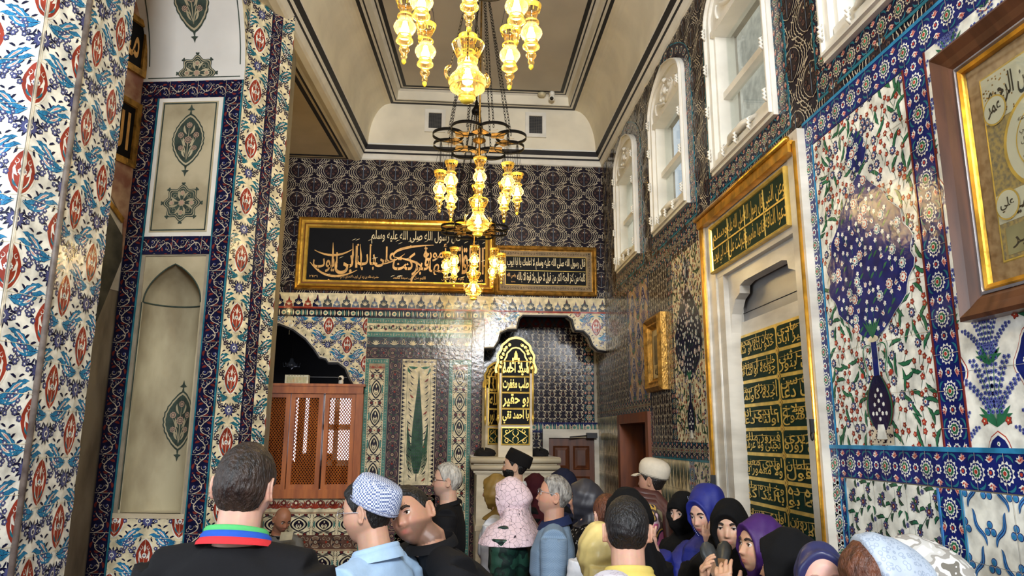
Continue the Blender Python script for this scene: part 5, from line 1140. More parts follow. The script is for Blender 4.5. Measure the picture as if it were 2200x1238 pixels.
# ---- wooden lattice screen in the end wall
LS = empty('lattice_screen', (-1.6, 7.98, 1.2), 'orange-brown wooden lattice screen of three panels under the dark arch', 'wooden screen')
def WB(n_, lst, m, par):
    q = MB(); [q.box(a, b, m) for a, b in lst]; return q.build(n_, par)
WB('frame', [((-2.42, 7.90, 2.25), (-1.0, 8.02, 2.345)), ((-2.42, 7.92, 1.17), (-1.0, 8.02, 1.26)), ((-1.075, 7.91, 1.17), (-1.0, 8.02, 2.33)), ((-2.42, 7.93, 1.17), (-2.36, 8.02, 2.33)), ((-2.42, 7.885, 2.325), (-.985, 8.03, 2.352))], M_wood, LS)
for (xa, xb) in ((-2.36, -1.765), (-1.755, -1.42), (-1.40, -1.08)):
    f_ = WB('lattice_leaf', [((xa, 7.93, 1.26), (xa+.045, 7.99, 2.25)), ((xb-.045, 7.93, 1.26), (xb, 7.99, 2.25)), ((xa+.045, 7.93, 1.26), (xb-.045, 7.99, 1.31)), ((xa+.045, 7.93, 2.205), (xb-.045, 7.99, 2.25))], M_wood, LS)
    q = MB(); x0_, x1_, z0_, z1_ = xa+.04, xb-.04, 1.30, 2.21; st_ = .038
    for s_ in (1, -1):
        k = -60
        while k < 60:
            c0 = k*st_; pts = []
            # line z = z0 + s*(x - x0)*1.25 + c0
            sl = 1.3*s_
            xs = sorted([x0_, x1_]+[x0_+(z0_-z0_-c0)/sl, x0_+(z1_-z0_-c0)/sl]); ok = [x for x in xs if x0_-1e-6 <= x <= x1_+1e-6 and z0_-1e-6 <= z0_+sl*(x-x0_)+c0 <= z1_+1e-6]
            if len(ok) >= 2 and ok[-1]-ok[0] > .01: 
                a, b = ok[0], ok[-1]; yy_ = 7.955 if s_ > 0 else 7.963
                q.tube([(a, yy_, z0_+sl*(a-x0_)+c0), (b, yy_, z0_+sl*(b-x0_)+c0)], .0052, M_wood, 4, False)
            k += 1
    tag(q.build('lattice', f_), None)
# ---- things on the screen's top rail
SP = empty('speaker_box', (-1.71, 7.95, 2.352), 'cream table radio with grille standing on the lattice screen rail', 'radio')
M_cream = mat('cream_plastic', (226, 220, 186), rough=.4)
q = MB(); q.box((-1.835, 7.92, 2.352), (-1.59, 8.0, 2.445), M_cream); q.build('case', SP)
q = MB(); q.box((-1.815, 7.914, 2.362), (-1.61, 7.921, 2.425), mat('grille_cloth', (176, 176, 130), rough=.8, rgb2=(196, 160, 110), scale=30))
for i in range(14): q.box((-1.812+i*.0148, 7.911, 2.362), (-1.807+i*.0148, 7.915, 2.425), M_cream)
q.build('grille', SP); q = MB(); [q.box((-1.80+i*.03, 7.917, 2.432), (-1.785+i*.03, 7.921, 2.438), mat('brown_mark', (110, 90, 60))) for i in range(6)]; q.build('scale_marks', SP)
def dome_camera(name, loc, label, s=1.0, down=False, parent=None):
    e = empty(name, loc, label, 'security camera'); M_ = mat('white_camera_plastic', (232, 228, 214), rough=.3)
    q = MB(); sg = -1 if down else 1
    q.lathe([(.030*s, 0), (.032*s, sg*.02*s), (.028*s, sg*.05*s)], M_, loc, 16); q.build('mount', e)
    q = MB(); q.lathe([(.001, 0)]+[(.036*s*math.sin(a), -.036*s*math.cos(a)) for a in np.linspace(.1, 3.04, 12)]+[(.001, .036*s)], M_, (loc[0], loc[1], loc[2]+sg*.075*s), 16); q.build('ball', e)
    q = MB(); q.tube([(loc[0]-.008*s, loc[1]-.028*s, loc[2]+sg*.08*s-.012*s), (loc[0]-.010*s, loc[1]-.038*s, loc[2]+sg*.08*s-.018*s)], [.022*s, .018*s], mat('black_lens', (12, 12, 14), rough=.1), 14); q.build('lens', e)
dome_camera('security_camera', (-1.245, 7.93, 2.352), 'cream dome security camera standing on the lattice screen rail', .85)
pc = px(1186, 198, Z=5.715); dome_camera('security_camera', (float(pc[0]), float(pc[1]), 5.715), 'white dome security camera under the sunken ceiling corner', 1.0, True)
pd = px(1164, 201, Z=5.713); q = MB(); q.lathe([(.045, 0), (.05, -.015), (.035, -.035), (.03, -.04)], mat('cream_detector', (206, 196, 160), rough=.4), (float(pd[0]), float(pd[1]), 5.715), 18); tag(q.build('smoke_detector'), 'small cream smoke detector on the ceiling beside the white camera', 'smoke detector')
q = MB(); q.tube([(-1.60, 7.99, 2.43), (-1.1, 7.99, 2.43)], .004, mat('grey_cable', (120, 124, 130)), 5); tag(q.build('cable'), 'thin grey cable stretched above the lattice screen rail', 'cable')

# ---- ventilation grilles in the end lunette
for (xa, xb, za_, zb_, lab) in ((-.44, -.20, 5.26, 5.54, 'square black ventilation grille left of the chandelier chains'), (.73, .975, 5.24, 5.55, 'square black ventilation grille right of the chandelier chains')):
    e = empty('ventilation_grille', ((xa+xb)/2, 7.89, za_), lab, 'ventilation grille'); yv = 7.893
    q = MB(); [q.box(a, b, M_white) for a, b in (((xa, yv-.020, za_), (xa+.045, yv, zb_)), ((xb-.045, yv-.020, za_), (xb, yv, zb_)), ((xa+.045, yv-.020, za_), (xb-.045, yv, za_+.045)), ((xa+.045, yv-.020, zb_-.045), (xb-.045, yv, zb_)))]; q.build('rim', e)
    q = MB(); q.box((xa+.04, yv-.004, za_+.04), (xb-.04, yv-.001, zb_-.04), M_black); q.build('backing', e)
    q = MB(); n_ = 12
    for i in range(n_): z = za_+.05+(zb_-za_-.1)*i/(n_-1); q.box((xa+.045, yv-.009, z-.002), (xb-.045, yv-.006, z+.002), mat('grille_metal', (96, 92, 84), rough=.5, metal=.4))
    for i in range(8): x = xa+.05+(xb-xa-.1)*i/7; q.box((x-.0015, yv-.010, za_+.045), (x+.0015, yv-.009, zb_-.045), mat('grille_metal'))
    q.build('louvre', e)

# ---- marble pulpit-like post with pierced gold panels, in front of the recess
def bxl(q, x0, x1, y0, y1, z0, z1, m): q.box((x0, y0, z0), (x1, y1, z1), m)
PL = empty('marble_plinth', (.56, 7.2, 0), 'cream marble plinth with moulded cornice in front of the scalloped opening', 'plinth')
q = MB(); bxl(q, .20, .93, 7.04, 7.97, 0, 1.50, M_marb2); q.build('body', PL)
q = MB(); [bxl(q, .20-i, .93+i, 7.04-i, 7.97, z0, z1, M_marb2) for i, z0, z1 in ((.012, 1.46, 1.475), (.03, 1.475, 1.50), (.05, 1.50, 1.55), (.03, 1.55, 1.562), (.055, 1.562, 1.62), (.01, .95, 1.0))]
q.tube([(.145, 6.985, 1.525), (.985, 6.985, 1.525)], .024, M_marb2, 8); q.tube([(.14, 6.98, 1.59), (.99, 6.98, 1.59)], .028, M_marb2, 8); q.build('cornice', PL)
for (xa, xb, lb_) in ((.18, .39, 'crumpled black cloth on the marble plinth left of the tall gilded post'), (.75, .93, 'crumpled black cloth on the marble plinth right of the tall gilded post')):
    q = MB(); rows = []
    for k_, (f_, z_) in enumerate(((1, 0), (1.02, .02), (.9, .045), (.6, .060), (.1, .066))): rows.append([((xa+xb)/2+(xb-xa)/2*f_*math.cos(t)*(1+.12*math.sin(3*t+k_)), 7.45+.16*f_*math.sin(t), 1.62+z_*(1+.25*math.sin(2*t+1))) for t in np.linspace(0, 2*math.pi, 22)])
    q.grid(rows, mat('black_cloth', (14, 13, 16), rough=.9)); tag(q.build('folded_cloth'), lb_, 'cloth')
def gold_post(name, fr, x0, x1, z0, z1, ztip, label, words, dm=.10):
    e = empty(name, tuple(fr((x0+x1)/2, z0, 0)), label, 'gilded post'); cxp = (x0+x1)/2; hw_ = (x1-x0)/2
    q = MB(); q.prism(rect(x0, z0, x1, z1), fr, -dm, 0, M_marb2); q.prism([(cxp-hw_*.75, z1), (cxp+hw_*.75, z1), (cxp+hw_*.3, z1+.12), (cxp-hw_*.3, z1+.12)], fr, -dm*.8, -.01, M_marb2); q.build('marble_post', e)
    q = MB(); q.prism(rect(x0+.03, z0+.12, x1-.03, z0+.27), fr, .001, .006, M_green); q.prism(rect(x0+.03, z0+.31, x1-.03, z1+.06), fr, .001, .006, M_blackp); q.build('ground', e)
    q = MB()
    for (a, b, c, d) in ((x0+.025, z0+.11, x1-.025, z0+.28), ): moulded_frame(q, fr, a, b, c, d, [(0, .001), (0, .014), (.010, .016), (.014, .007)], M_goldp)
    n_ = len(words); ph = (z1+.07-z0-.30)/n_
    for k, t in enumerate(words):
        b = z0+.30+k*ph; moulded_frame(q, fr, x0+.025, b, x1-.025, b+ph, [(0, .001), (0, .014), (.007, .016), (.010, .007)], M_goldp)
        write(q, fr, t, x0+.038, b+.014, x1-.038, b+ph-.010, M_goldp, .0105, .024)
    cz = z0+.195; 
    for sx in (-1, 1):
        for sy in (-1, 1):
            for (P, w_) in ((bez((cxp, cz), (cxp+sx*.04, cz+sy*.02), (cxp+sx*.02, cz+sy*.05), 7), .009), (curl(cxp+sx*hw_*.5, cz+sy*.045, .028, 1.1, 1, sx*sy, 10), .009), (bez((cxp+sx*hw_*.7, cz), (cxp+sx*hw_*.45, cz+sy*.03), (cxp+sx*.01, cz+sy*.07), 7), .008)): seg(q, fr, P, w_, M_goldp, .011)
    q.build('pierced_panel', e)
    q = MB()    # crest: trefoil-edged pointed crown
    t = np.linspace(0, 1, 26); out = np.c_[cxp+(hw_+.025)*np.cos(t*math.pi/2)**.6*(1+.045*np.sin(t*22)), z1-.05+(ztip-z1+.05)*(np.sin(t*math.pi/2)**.9*.86+.14*t**3)]
    poly = np.r_[out, (out*[-1, 1]+[2*cxp, 0])[::-1][1:]]
    q.prism(poly, fr, -.02, .002, M_blackp); seg(q, fr, out, .022, M_goldp, .006, False); seg(q, fr, (out*[-1, 1]+[2*cxp, 0]), .022, M_goldp, .006, False)
    inn = np.c_[cxp+(out[:, 0]-cxp)*.62, z1-.05+(out[:, 1]-z1+.05)*.72]
    seg(q, fr, inn, .014, M_goldp, .007, False); seg(q, fr, inn*[-1, 1]+[2*cxp, 0], .014, M_goldp, .007, False)
    for k in range(3, 24, 3):
        for s_ in (1, -1):
            mp = (out[k]+inn[k])/2; mp = mp if s_ > 0 else mp*[-1, 1]+[2*cxp, 0]; seg(q, fr, curl(mp[0], mp[1], .020, 1.1, k, s_, 9), .008, M_goldp, .009); E = petals(mp[0], mp[1], .012, 5, .4, 3); q.add([fr(a, b, .010) for a, b in E], [tuple(range(len(E)))], M_goldp)
    q.prism([(cxp-.018, z1+.08), (cxp+.018, z1+.08), (cxp+.014, z1+.14), (cxp, z1+.17), (cxp-.014, z1+.14)], fr, .006, .02, M_gold)
    for s_ in (-1, 1):
        for j in range(2): q.prism(rect(cxp+s_*(.028+j*.026)-.008, z1+.04-j*.045, cxp+s_*(.028+j*.026)+.008, z1+.10-j*.045), fr, .006, .012+.002*j, M_goldp)
    q.build('crest', e)
    q = MB(); 
    for s_ in (-1, 1):
        u = cxp+s_*(hw_+.004); q.tube([fr(u, z0+.40, .0), fr(u, z1+.04, .0)], .011, M_goldp, 8); q.tube([fr(u, z0+.30, .0), fr(u, z0+.36, .0), fr(u, z0+.40, .0)], [.003, .015, .010], M_goldp, 8)
    q.build('colonnette', e); return e
GF = frame((0, 7.10, 0), (1, 0, 0), (0, 0, 1), (0, -1, 0))
gold_post('gilded_post', GF, .405, .735, 1.62, 2.47, 2.77, 'tall marble post with pierced gilded script panels and pointed gilded crest', ['يا احمد تقي', 'بو حقير', 'طلب مغفرت', 'سيد احمد'])
a9 = math.radians(20); GF2 = frame((.30, 7.62, 0), (math.cos(a9), math.sin(a9), 0), (0, 0, 1), (math.sin(a9), -math.cos(a9), 0))
gold_post('gilded_post', GF2, .0, .26, 1.62, 2.36, 2.58, 'second gilded post standing behind and left of the tall gilded post', ['محمد نور', 'يا الله', 'خالد'])

# ---- doors
def leafdoor(fr, x0, x1, z0, z1, e, m, d0=-.03, d1=.0):
    q = MB(); q.prism(rect(x0, z0, x1, z1), fr, d0, d1, m); dl = q.build('door_leaf', e)
    q = MB(); w_ = (x1-x0); 
    for i in (0, 1):
        for (a, b) in ((.80, .95), (.50, .76), (.08, .44)):
            u0_, u1_ = x0+w_*(.10+i*.44), x0+w_*(.46+i*.44); moulded_frame(q, fr, u0_, z0+(z1-z0)*a, u1_, z0+(z1-z0)*b, [(0, d1), (.008, d1+.010), (.02, d1+.002), (.05, d1+.012)], m); q.prism(rect(u0_+.05, z0+(z1-z0)*a+.05, u1_-.05, z0+(z1-z0)*b-.05), fr, d1, d1+.012, m) if w_ > .4 else None
    q.build('raised_panel', dl)
D1 = empty('door_1', tuple(RB(1.40, 0, 0))); tag(D1, None, None, None, 'structure')
q = MB(); RBn = RB; q.prism(rect(1.00, 0, 1.07, 1.80), RB, 0, .07, M_marble); q.prism(rect(1.00, 1.80, 1.66, 1.90), RB, 0, .07, M_marble); q.prism(rect(1.60, 0, 1.66, 1.80), RB, 0, .07, M_marble); q.build('door_frame', D1)
leafdoor(RB, 1.07, 1.60, 0, 1.80, D1, M_wood2, 0, .03)
q = MB(); q.box((1.50, 8.40, 1.80), (1.62, 8.47, 1.86), M_black); q.tube([(1.52, 8.43, 1.83), (1.30, 8.40, 1.81)], .008, M_black, 6); q.build('door_closer', D1)
D2 = empty('door_2', (XR, 6.75, 0)); tag(D2, None, None, None, 'structure')
q = MB(); 
for (a, b, c, d) in ((-7.36, 0, -7.26, 2.03), (-6.26, 0, -6.17, 2.03), (-7.26, 1.94, -6.26, 2.03)): q.prism(rect(a, b, c, d), RW, -.22, .035, M_wood3)
q.build('door_frame', D2)
q = MB(); q.prism(rect(-7.26, 0, -6.95, 1.94), RW, -.24, -.20, M_wood2); q.prism(rect(-6.85, 0, -6.26, 1.94), RW, -.24, -.20, M_wood2); q.build('door_leaf', D2)
q = MB(); q.prism(rect(-6.95, 0, -6.85, 1.94), RW, -.24, -.17, M_white); q.build('door_post', D2)

# ---- ceiling lamps: three chandeliers of blown glass lamps
M_iron = mat('blackened_iron', (30, 27, 24), rough=.45, metal=.7, vary=.2); M_brass = mat('pierced_brass', (150, 112, 50), rough=.35, metal=.8, vary=.3, scale=40)
def lampglass(name, tint, alpha, em):
    m = bpy.data.materials.new(name); m.use_nodes = True; nt = m.node_tree; N = nt.nodes; Lk = nt.links; N.clear()
    out = N.new('ShaderNodeOutputMaterial'); tr = N.new('ShaderNodeBsdfTransparent'); tr.inputs[0].default_value = tint
    gl = N.new('ShaderNodeBsdfGlossy'); gl.inputs['Roughness'].default_value = .08; gl.inputs[0].default_value = (1, .85, .55, 1)
    tl = N.new('ShaderNodeBsdfTranslucent'); tl.inputs[0].default_value = (.34, .25, .10, 1)
    fr = N.new('ShaderNodeLayerWeight'); fr.inputs['Blend'].default_value = .42
    m1 = N.new('ShaderNodeMixShader'); m2 = N.new('ShaderNodeMixShader'); m1.inputs[0].default_value = .5
    no = N.new('ShaderNodeTexNoise'); no.inputs['Scale'].default_value = 30; tc = N.new('ShaderNodeTexCoord'); Lk.new(tc.outputs['Object'], no.inputs['Vector'])
    mt = N.new('ShaderNodeMath'); mt.operation = 'MULTIPLY_ADD'; mt.inputs[1].default_value = .85; mt.inputs[2].default_value = alpha; Lk.new(fr.outputs['Facing'], mt.inputs[0]); mt.use_clamp = True
    Lk.new(tl.outputs[0], m1.inputs[1]); Lk.new(gl.outputs[0], m1.inputs[2]); Lk.new(mt.outputs[0], m2.inputs[0]); Lk.new(tr.outputs[0], m2.inputs[1]); Lk.new(m1.outputs[0], m2.inputs[2]); Lk.new(m2.outputs[0], out.inputs[0])
    return m
M_lg = lampglass('amber_blown_glass', (1.0, .90, .62, 1), .10, 0)
M_gl2 = mat('gilt_glass_band', (236, 190, 80), rough=.3, metal=.25, vary=.25, scale=60); M_tip = mat('gilt_glass_tip', (230, 200, 60), rough=.25, vary=.1)
M_bulb = bpy.data.materials.new('glowing_bulb'); M_bulb.use_nodes = True; nt = M_bulb.node_tree; nt.nodes.clear(); e_ = nt.nodes.new('ShaderNodeEmission'); e_.inputs[0].default_value = (1, .82, .50, 1); e_.inputs[1].default_value = 105; o_ = nt.nodes.new('ShaderNodeOutputMaterial'); nt.links.new(e_.outputs[0], o_.inputs[0])
def interp_prof(ctrl, n=5):
    out = []
    for i in range(len(ctrl)-1):
        for k in range(n):
            t = k/n; s_ = (1-math.cos(math.pi*t))/2; out.append((ctrl[i][0]+(ctrl[i+1][0]-ctrl[i][0])*s_, ctrl[i][1]+(ctrl[i+1][1]-ctrl[i][1])*t))
    out.append(ctrl[-1]); return out
SM = interp_prof([(.035, 0), (.022, -.032), (.018, -.050), (.026, -.062), (.021, -.070), (.038, -.102), (.022, -.134), (.028, -.152), (.014, -.172), (.018, -.184), (.009, -.202), (.011, -.212), (.006, -.222)], 4)
BG = interp_prof([(.062, 0), (.036, -.075), (.034, -.085), (.040, -.10), (.072, -.155), (.066, -.18), (.030, -.215), (.034, -.225), (.020, -.232)], 4)
def lamp_meshes():
    q = MB(); q.lathe(SM, M_lg, n=18, cap=False); q.lathe([(r*.99, z) for r, z in SM[:2]], M_lg, n=18, cap=False); a = q
    b = a; b.lathe([(.0365, .002), (.0350, -.004), (.0300, -.014), (.0302, -.014), (.0355, -.003)], M_gl2, n=18, cap=False)
    for z, r in ((-.062, .0268), (-.152, .0287), (-.134, .0225)): b.lathe([(r, z+.003), (r+.001, z), (r, z-.003)], M_gl2, n=18, cap=False)
    for k in range(9): 
        t_ = k*2*math.pi/9; b.tube([(.0305*math.cos(t_), .0305*math.sin(t_), -.014), (.0262*math.cos(t_), .0262*math.sin(t_), -.026)], .0016, M_gl2, 4)
        for zz_ in (-.088, -.116): rr = float(np.interp(-zz_, [-p[1] for p in SM], [p[0] for p in SM])); b.tube([((rr+.0006)*math.cos(t_+j*.16), (rr+.0006)*math.sin(t_+j*.16), zz_+.004*math.sin(j*2.4)) for j in (-1, 0, 1)], .0009, M_gl2, 4)
    c = MB(); c.lathe([(.001, -.222+.002), (.0075, -.222), (.0085, -.229), (.004, -.236), (.0005, -.238)], M_tip, n=10)
    d = MB(); d.lathe([(.001, -.078), (.007, -.082), (.0085, -.092), (.0145, -.112), (.0125, -.124), (.001, -.130)], M_bulb, n=12)
    return a, c, d
def big_meshes():
    a = MB(); a.lathe(BG, M_lg, n=24, cap=False)
    for s_ in (-1, 1, ): a.tube([(s_*(.066+.022*math.sin(q)), 0, -.135+.028*math.cos(q)) for q in np.linspace(.2, 2.9, 10)], .0065, M_lg, 8)
    b = a; b.lathe([(.0625, .001), (.064, -.002), (.060, -.006)], M_gl2, n=24, cap=False)
    for z, r in ((-.068, .0385), (-.095, .0375), (-.180, .0665), (-.215, .031)): b.lathe([(r, z+.004), (r+.0015, z), (r, z-.004)], M_gl2, n=24, cap=False)
    prof_r = lambda z: float(np.interp(-z, [-p[1] for p in BG], [p[0] for p in BG]))+.0012
    v, f = text_mesh('الله محمد', .01)
    for rep in range(4):
        for (zt_, zb_) in ((-.012, -.058), (-.115, -.165)):
            pts = []
            for (x, y) in v: 
                z = zb_+(zt_-zb_)*y; an = -(rep*math.pi/2+x*1.3); pts.append((prof_r(z)*math.cos(-an), prof_r(z)*math.sin(-an), z))
            b.add(pts, f, M_gl2)
    c = MB(); c.lathe([(.022, -.232), (.026, -.236), (.012, -.243), (.001, -.244)], M_tip, n=14)
    d = MB(); d.lathe([(.001, -.098), (.009, -.104), (.011, -.118), (.021, -.146), (.018, -.160), (.001, -.170)], M_bulb, n=14)
    return a, c, d
_mesh = {}
def inst(key, mbs, names, parent, loc, rz=0.0, sc_=1.0):
    """one lamp: glass body as the part, its bands, tip and bulb as sub-parts"""
    if key not in _mesh:
        o = [m.build(n_) for m, n_ in zip(mbs(), names)]; _mesh[key] = [x.data for x in o]; [bpy.data.objects.remove(x) for x in o]
    M_ = _mesh[key]; b = link(names[0], M_[0], parent, False); b.location = loc; b.rotation_euler = (0, 0, rz); b.scale = (sc_,)*3
    for m, n_ in zip(M_[1:], names[1:]): link(n_, m, b, False)
    return b
def chain(q, a, b, link_=.030, r=.0022, w_=.007):
    a, b = Vector(a), Vector(b); d = b-a; n_ = max(2, int(d.length/(link_*.78))); t = d.normalized(); x = t.orthogonal().normalized(); y = t.cross(x)
    for i in range(n_):
        c = a+d*((i+.5)/n_); u = x if i % 2 else y; h = link_/2
        q.tube([c+t*(h*math.cos(s_))+u*(w_*math.sin(s_)) for s_ in np.linspace(0, 2*math.pi, 8, endpoint=False)], r, M_iron, 4, True, True)
CH_DATA = [((.016, 2.80), 3.86, 'nearest chandelier with large glass lamps, cut by the top of the picture', .4), ((.119, 4.78), 3.84, 'middle chandelier of eight looped iron rings and glowing glass lamps', .0), ((.135, 6.80), 3.78, 'farthest of the three chandeliers, small in front of the gold framed panels', .2)]
for (cx_, cy_), zr, lab, tw in CH_DATA:
    e = empty('chandelier', (cx_, cy_, zr), lab, 'chandelier', 'chandeliers hanging down the middle of the hall', rz=tw*0)
    q = MB(); R0, r0 = .235, .108
    for k in range(8):
        a_ = (k+.5)*math.pi/4; c0 = (R0*math.cos(a_), R0*math.sin(a_))
        rows = [[(c0[0]+rr*math.cos(s_), c0[1]+rr*math.sin(s_), z) for s_ in np.linspace(0, 2*math.pi, 28)] for rr, z in ((r0, -.011), (r0, .011), (r0-.004, .011), (r0-.004, -.011), (r0, -.011))]
        q.grid(rows, M_iron)
    q.build('ring', e, world=False)
    q = MB()
    for k in range(8):
        a_ = k*math.pi/4; ca, sa = math.cos(a_), math.sin(a_)
        P = [(.235, -.07), (.225, .0), (.235, .07), (.12, .0)]; pl = [(u*ca-v*sa, u*sa+v*ca) for u, v in ((.245, 0), (.17, .062), (.115, 0), (.17, -.062))]
        q.add([(x, y, -.008) for x, y in pl]+[(x, y, -.004) for x, y in pl], [(3, 2, 1, 0), (4, 5, 6, 7), (0, 1, 5, 4), (1, 2, 6, 5), (2, 3, 7, 6), (3, 0, 4, 7)], M_brass)
        q.tube([(.11*ca, .11*sa, 0), (.20*ca, .20*sa, 0)], .003, M_iron, 5)
        b_ = a_+math.pi/4; q.tube([(.115*ca, .115*sa, -.002), (.25*math.cos(a_+.5), .25*math.sin(a_+.5), -.002)], .0016, M_lett2, 4)
    q.build('star_plate', e, world=False)
    q = MB(); top = (0, 0, 5.66-zr)
    for k in range(8):
        a_ = (k+.5)*math.pi/4; chain(q, (.235*math.cos(a_), .235*math.sin(a_), .012), (.035*math.cos(a_), .035*math.sin(a_), (1.25 if zr > 3.7 else 1.3)))
    q.tube([(0, 0, 1.22), (0, 0, 1.40), (0, 0, top[2]-.04)], [.010, .008, .008], M_iron, 8); q.lathe([(.045, 1.22), (.05, 1.25), (.02, 1.30), (.012, 1.36)], M_iron, n=14)
    q.lathe([(.012, top[2]-.09), (.05, top[2]-.03), (.065, top[2]+.04)], M_iron, n=16); q.build('hanging_chain', e, world=False)
    q = MB(); q.tube([(0, 0, -.28), (0, 0, 1.22)], .007, M_brass, 8); q.lathe([(.008, -.02), (.045, 0), (.045, .012), (.008, .03)], M_brass, n=14); q.build('stem', e, world=False)
    for k in range(8):
        a_ = k*math.pi/4; x, y = .268*math.cos(a_), .268*math.sin(a_)
        q = MB()
        for j in range(4): b_ = j*math.pi/2+.4; q.tube([(x+.043*math.cos(b_), y+.043*math.sin(b_), -.235), (x+.004*math.cos(b_), y+.004*math.sin(b_), -.01)], .0012, M_iron, 4)
        q.tube([(x, y, -.02), (x, y, -.33)], .0022, M_iron, 5)
        q.build('lamp_wire', e, world=False)
        inst('small', lamp_meshes, ['glass_lamp', 'finial', 'light_bulb'], e, (x, y, -.235), k*.7, 1.26)
    inst('big', big_meshes, ['large_glass_lamp', 'finial', 'light_bulb'], e, (0, 0, -.43), .35, 1.10)
    q = MB()
    for j in range(3): b_ = j*2*math.pi/3+.5; chain(q, (.095*math.cos(b_), .095*math.sin(b_), -.55), (.03*math.cos(b_), .03*math.sin(b_), -.28), .022, .0015, .004)
    q.tube([(0, 0, -.28), (0, 0, -.50)], .003, M_brass, 6); q.build('lamp_chain', e, world=False)
# small wall sconce by the pier
sx_, sy_, sz_ = [float(v_) for v_ in px(584, 640, Y=7.6)]
e = empty('wall_lamp', (sx_, sy_, sz_), 'small glowing glass wall lamp beside the edge of the tiled pier', 'wall lamp')
inst('small', lamp_meshes, ['glass_lamp', 'finial', 'light_bulb'], e, (0, 0, .09), 0, .8)
q = MB(); q.tube([(0, 0, .09), (0, 0, .20), (0, .2, .24), (0, .385, .22)], .006, M_iron, 6); q.lathe([(.03, .0), (.03, .01)], M_iron, (0, .38, .2), 10); q.build('bracket', e, world=False)
# faint glass lamp in the dark opening
e = empty('hanging_lamp', (-1.95, 8.7, 2.62), 'faint dark glass lamp hanging inside the black arched opening', 'hanging lamp')
q = MB(); M_dg = mat('dark_glass', (60, 64, 72), rough=.1, metal=.3); q.tube([(0, 0, .08), (0, 0, .75)], .004, M_iron, 5); q.build('cord', e, world=False)
q = MB(); q.lathe([(.02, .08), (.03, .04), (.075, .0), (.07, -.015), (.02, -.03), (.004, -.05)], M_dg, n=16); q.build('bowl', e, world=False)
q = MB()
for k in range(6): a_ = k*math.pi/3; q.tube([(.02*math.cos(a_), .02*math.sin(a_), .0), (.09*math.cos(a_), .09*math.sin(a_), -.02), (.10*math.cos(a_), .10*math.sin(a_), .03)], .005, M_dg, 5)
q.build('glass_arm', e, world=False)
q = MB(); q.box((-1.36, 2.78+0, 0), (-1.35, 2.79, .01), M_dark) if False else None
# ------------------------------------------------------------------ people
def cloth(name, rgb=(90, 90, 90), pat=None, rgb2=(0, 0, 0), scale=40.0, rough=.85, sheen=0.0, bump=.2, bscale=220.0, cols=None, thr=.05):
    if name in MATS: return MATS[name]
    m = bpy.data.materials.new(name); m.use_nodes = True; nt = m.node_tree; N = nt.nodes; K = nt.links; b = N['Principled BSDF']
    b.inputs['Roughness'].default_value = rough; b.inputs['Specular IOR Level'].default_value = .25 if rough > .6 else .5; b.inputs['Sheen Weight'].default_value = sheen
    tc = N.new('ShaderNodeTexCoord'); src = tc.outputs['Object']; A = lin(rgb); B = lin(rgb2)
    mx = N.new('ShaderNodeMixRGB'); mx.inputs[1].default_value = A; mx.inputs[2].default_value = B
    if pat in ('crackle', 'dots', 'lace'):
        v = N.new('ShaderNodeTexVoronoi'); v.inputs['Scale'].default_value = scale; v.feature = 'DISTANCE_TO_EDGE' if pat == 'crackle' else 'F1'; K.new(src, v.inputs['Vector'])
        r = N.new('ShaderNodeValToRGB'); e = r.color_ramp.elements
        if pat == 'crackle': e[0].position = thr*.6; e[0].color = (1, 1, 1, 1); e[1].position = thr; e[1].color = (0, 0, 0, 1)
        elif pat == 'dots': e[0].position = .20; e[0].color = (1, 1, 1, 1); e[1].position = .30; e[1].color = (0, 0, 0, 1)
        else: e[0].position = .28; e[0].color = (0, 0, 0, 1); e[1].position = .40; e[1].color = (1, 1, 1, 1); x_ = e.new(.52); x_.color = (0, 0, 0, 1)
        K.new(v.outputs['Distance'], r.inputs[0]); K.new(r.outputs[0], mx.inputs[0]); K.new(mx.outputs[0], b.inputs['Base Color'])
    elif pat == 'blotch':
        v = N.new('ShaderNodeTexNoise'); v.inputs['Scale'].default_value = scale; v.inputs['Detail'].default_value = 2; K.new(src, v.inputs['Vector'])
        r = N.new('ShaderNodeValToRGB'); r.color_ramp.interpolation = 'CONSTANT'; e = r.color_ramp.elements; n_ = len(cols)
        for i, c in enumerate(cols):
            p_ = .30+.40*i/n_
            if i < 2: e[i].position = 0 if i == 0 else p_; e[i].color = lin(c)
            else: x_ = e.new(p_); x_.color = lin(c)
        K.new(v.outputs['Fac'], r.inputs[0]); K.new(r.outputs[0], b.inputs['Base Color'])
    elif pat == 'check':
        v = N.new('ShaderNodeTexChecker'); v.inputs['Scale'].default_value = scale; v.inputs[1].default_value = A; v.inputs[2].default_value = B; K.new(src, v.inputs['Vector']); K.new(v.outputs[0], b.inputs['Base Color'])
    else:
        v = N.new('ShaderNodeTexNoise'); v.inputs['Scale'].default_value = scale; K.new(src, v.inputs['Vector']); mx.inputs[2].default_value = tuple([x*.8 for x in A[:3]]+[1]); K.new(v.outputs['Fac'], mx.inputs[0]); K.new(mx.outputs[0], b.inputs['Base Color'])
    n2 = N.new('ShaderNodeTexNoise'); n2.inputs['Scale'].default_value = bscale; K.new(src, n2.inputs['Vector']); bp = N.new('ShaderNodeBump'); bp.inputs['Strength'].default_value = bump; bp.inputs['Distance'].default_value = .003
    K.new(n2.outputs['Fac'], bp.inputs['Height']); K.new(bp.outputs[0], b.inputs['Normal']); MATS[name] = m; return m
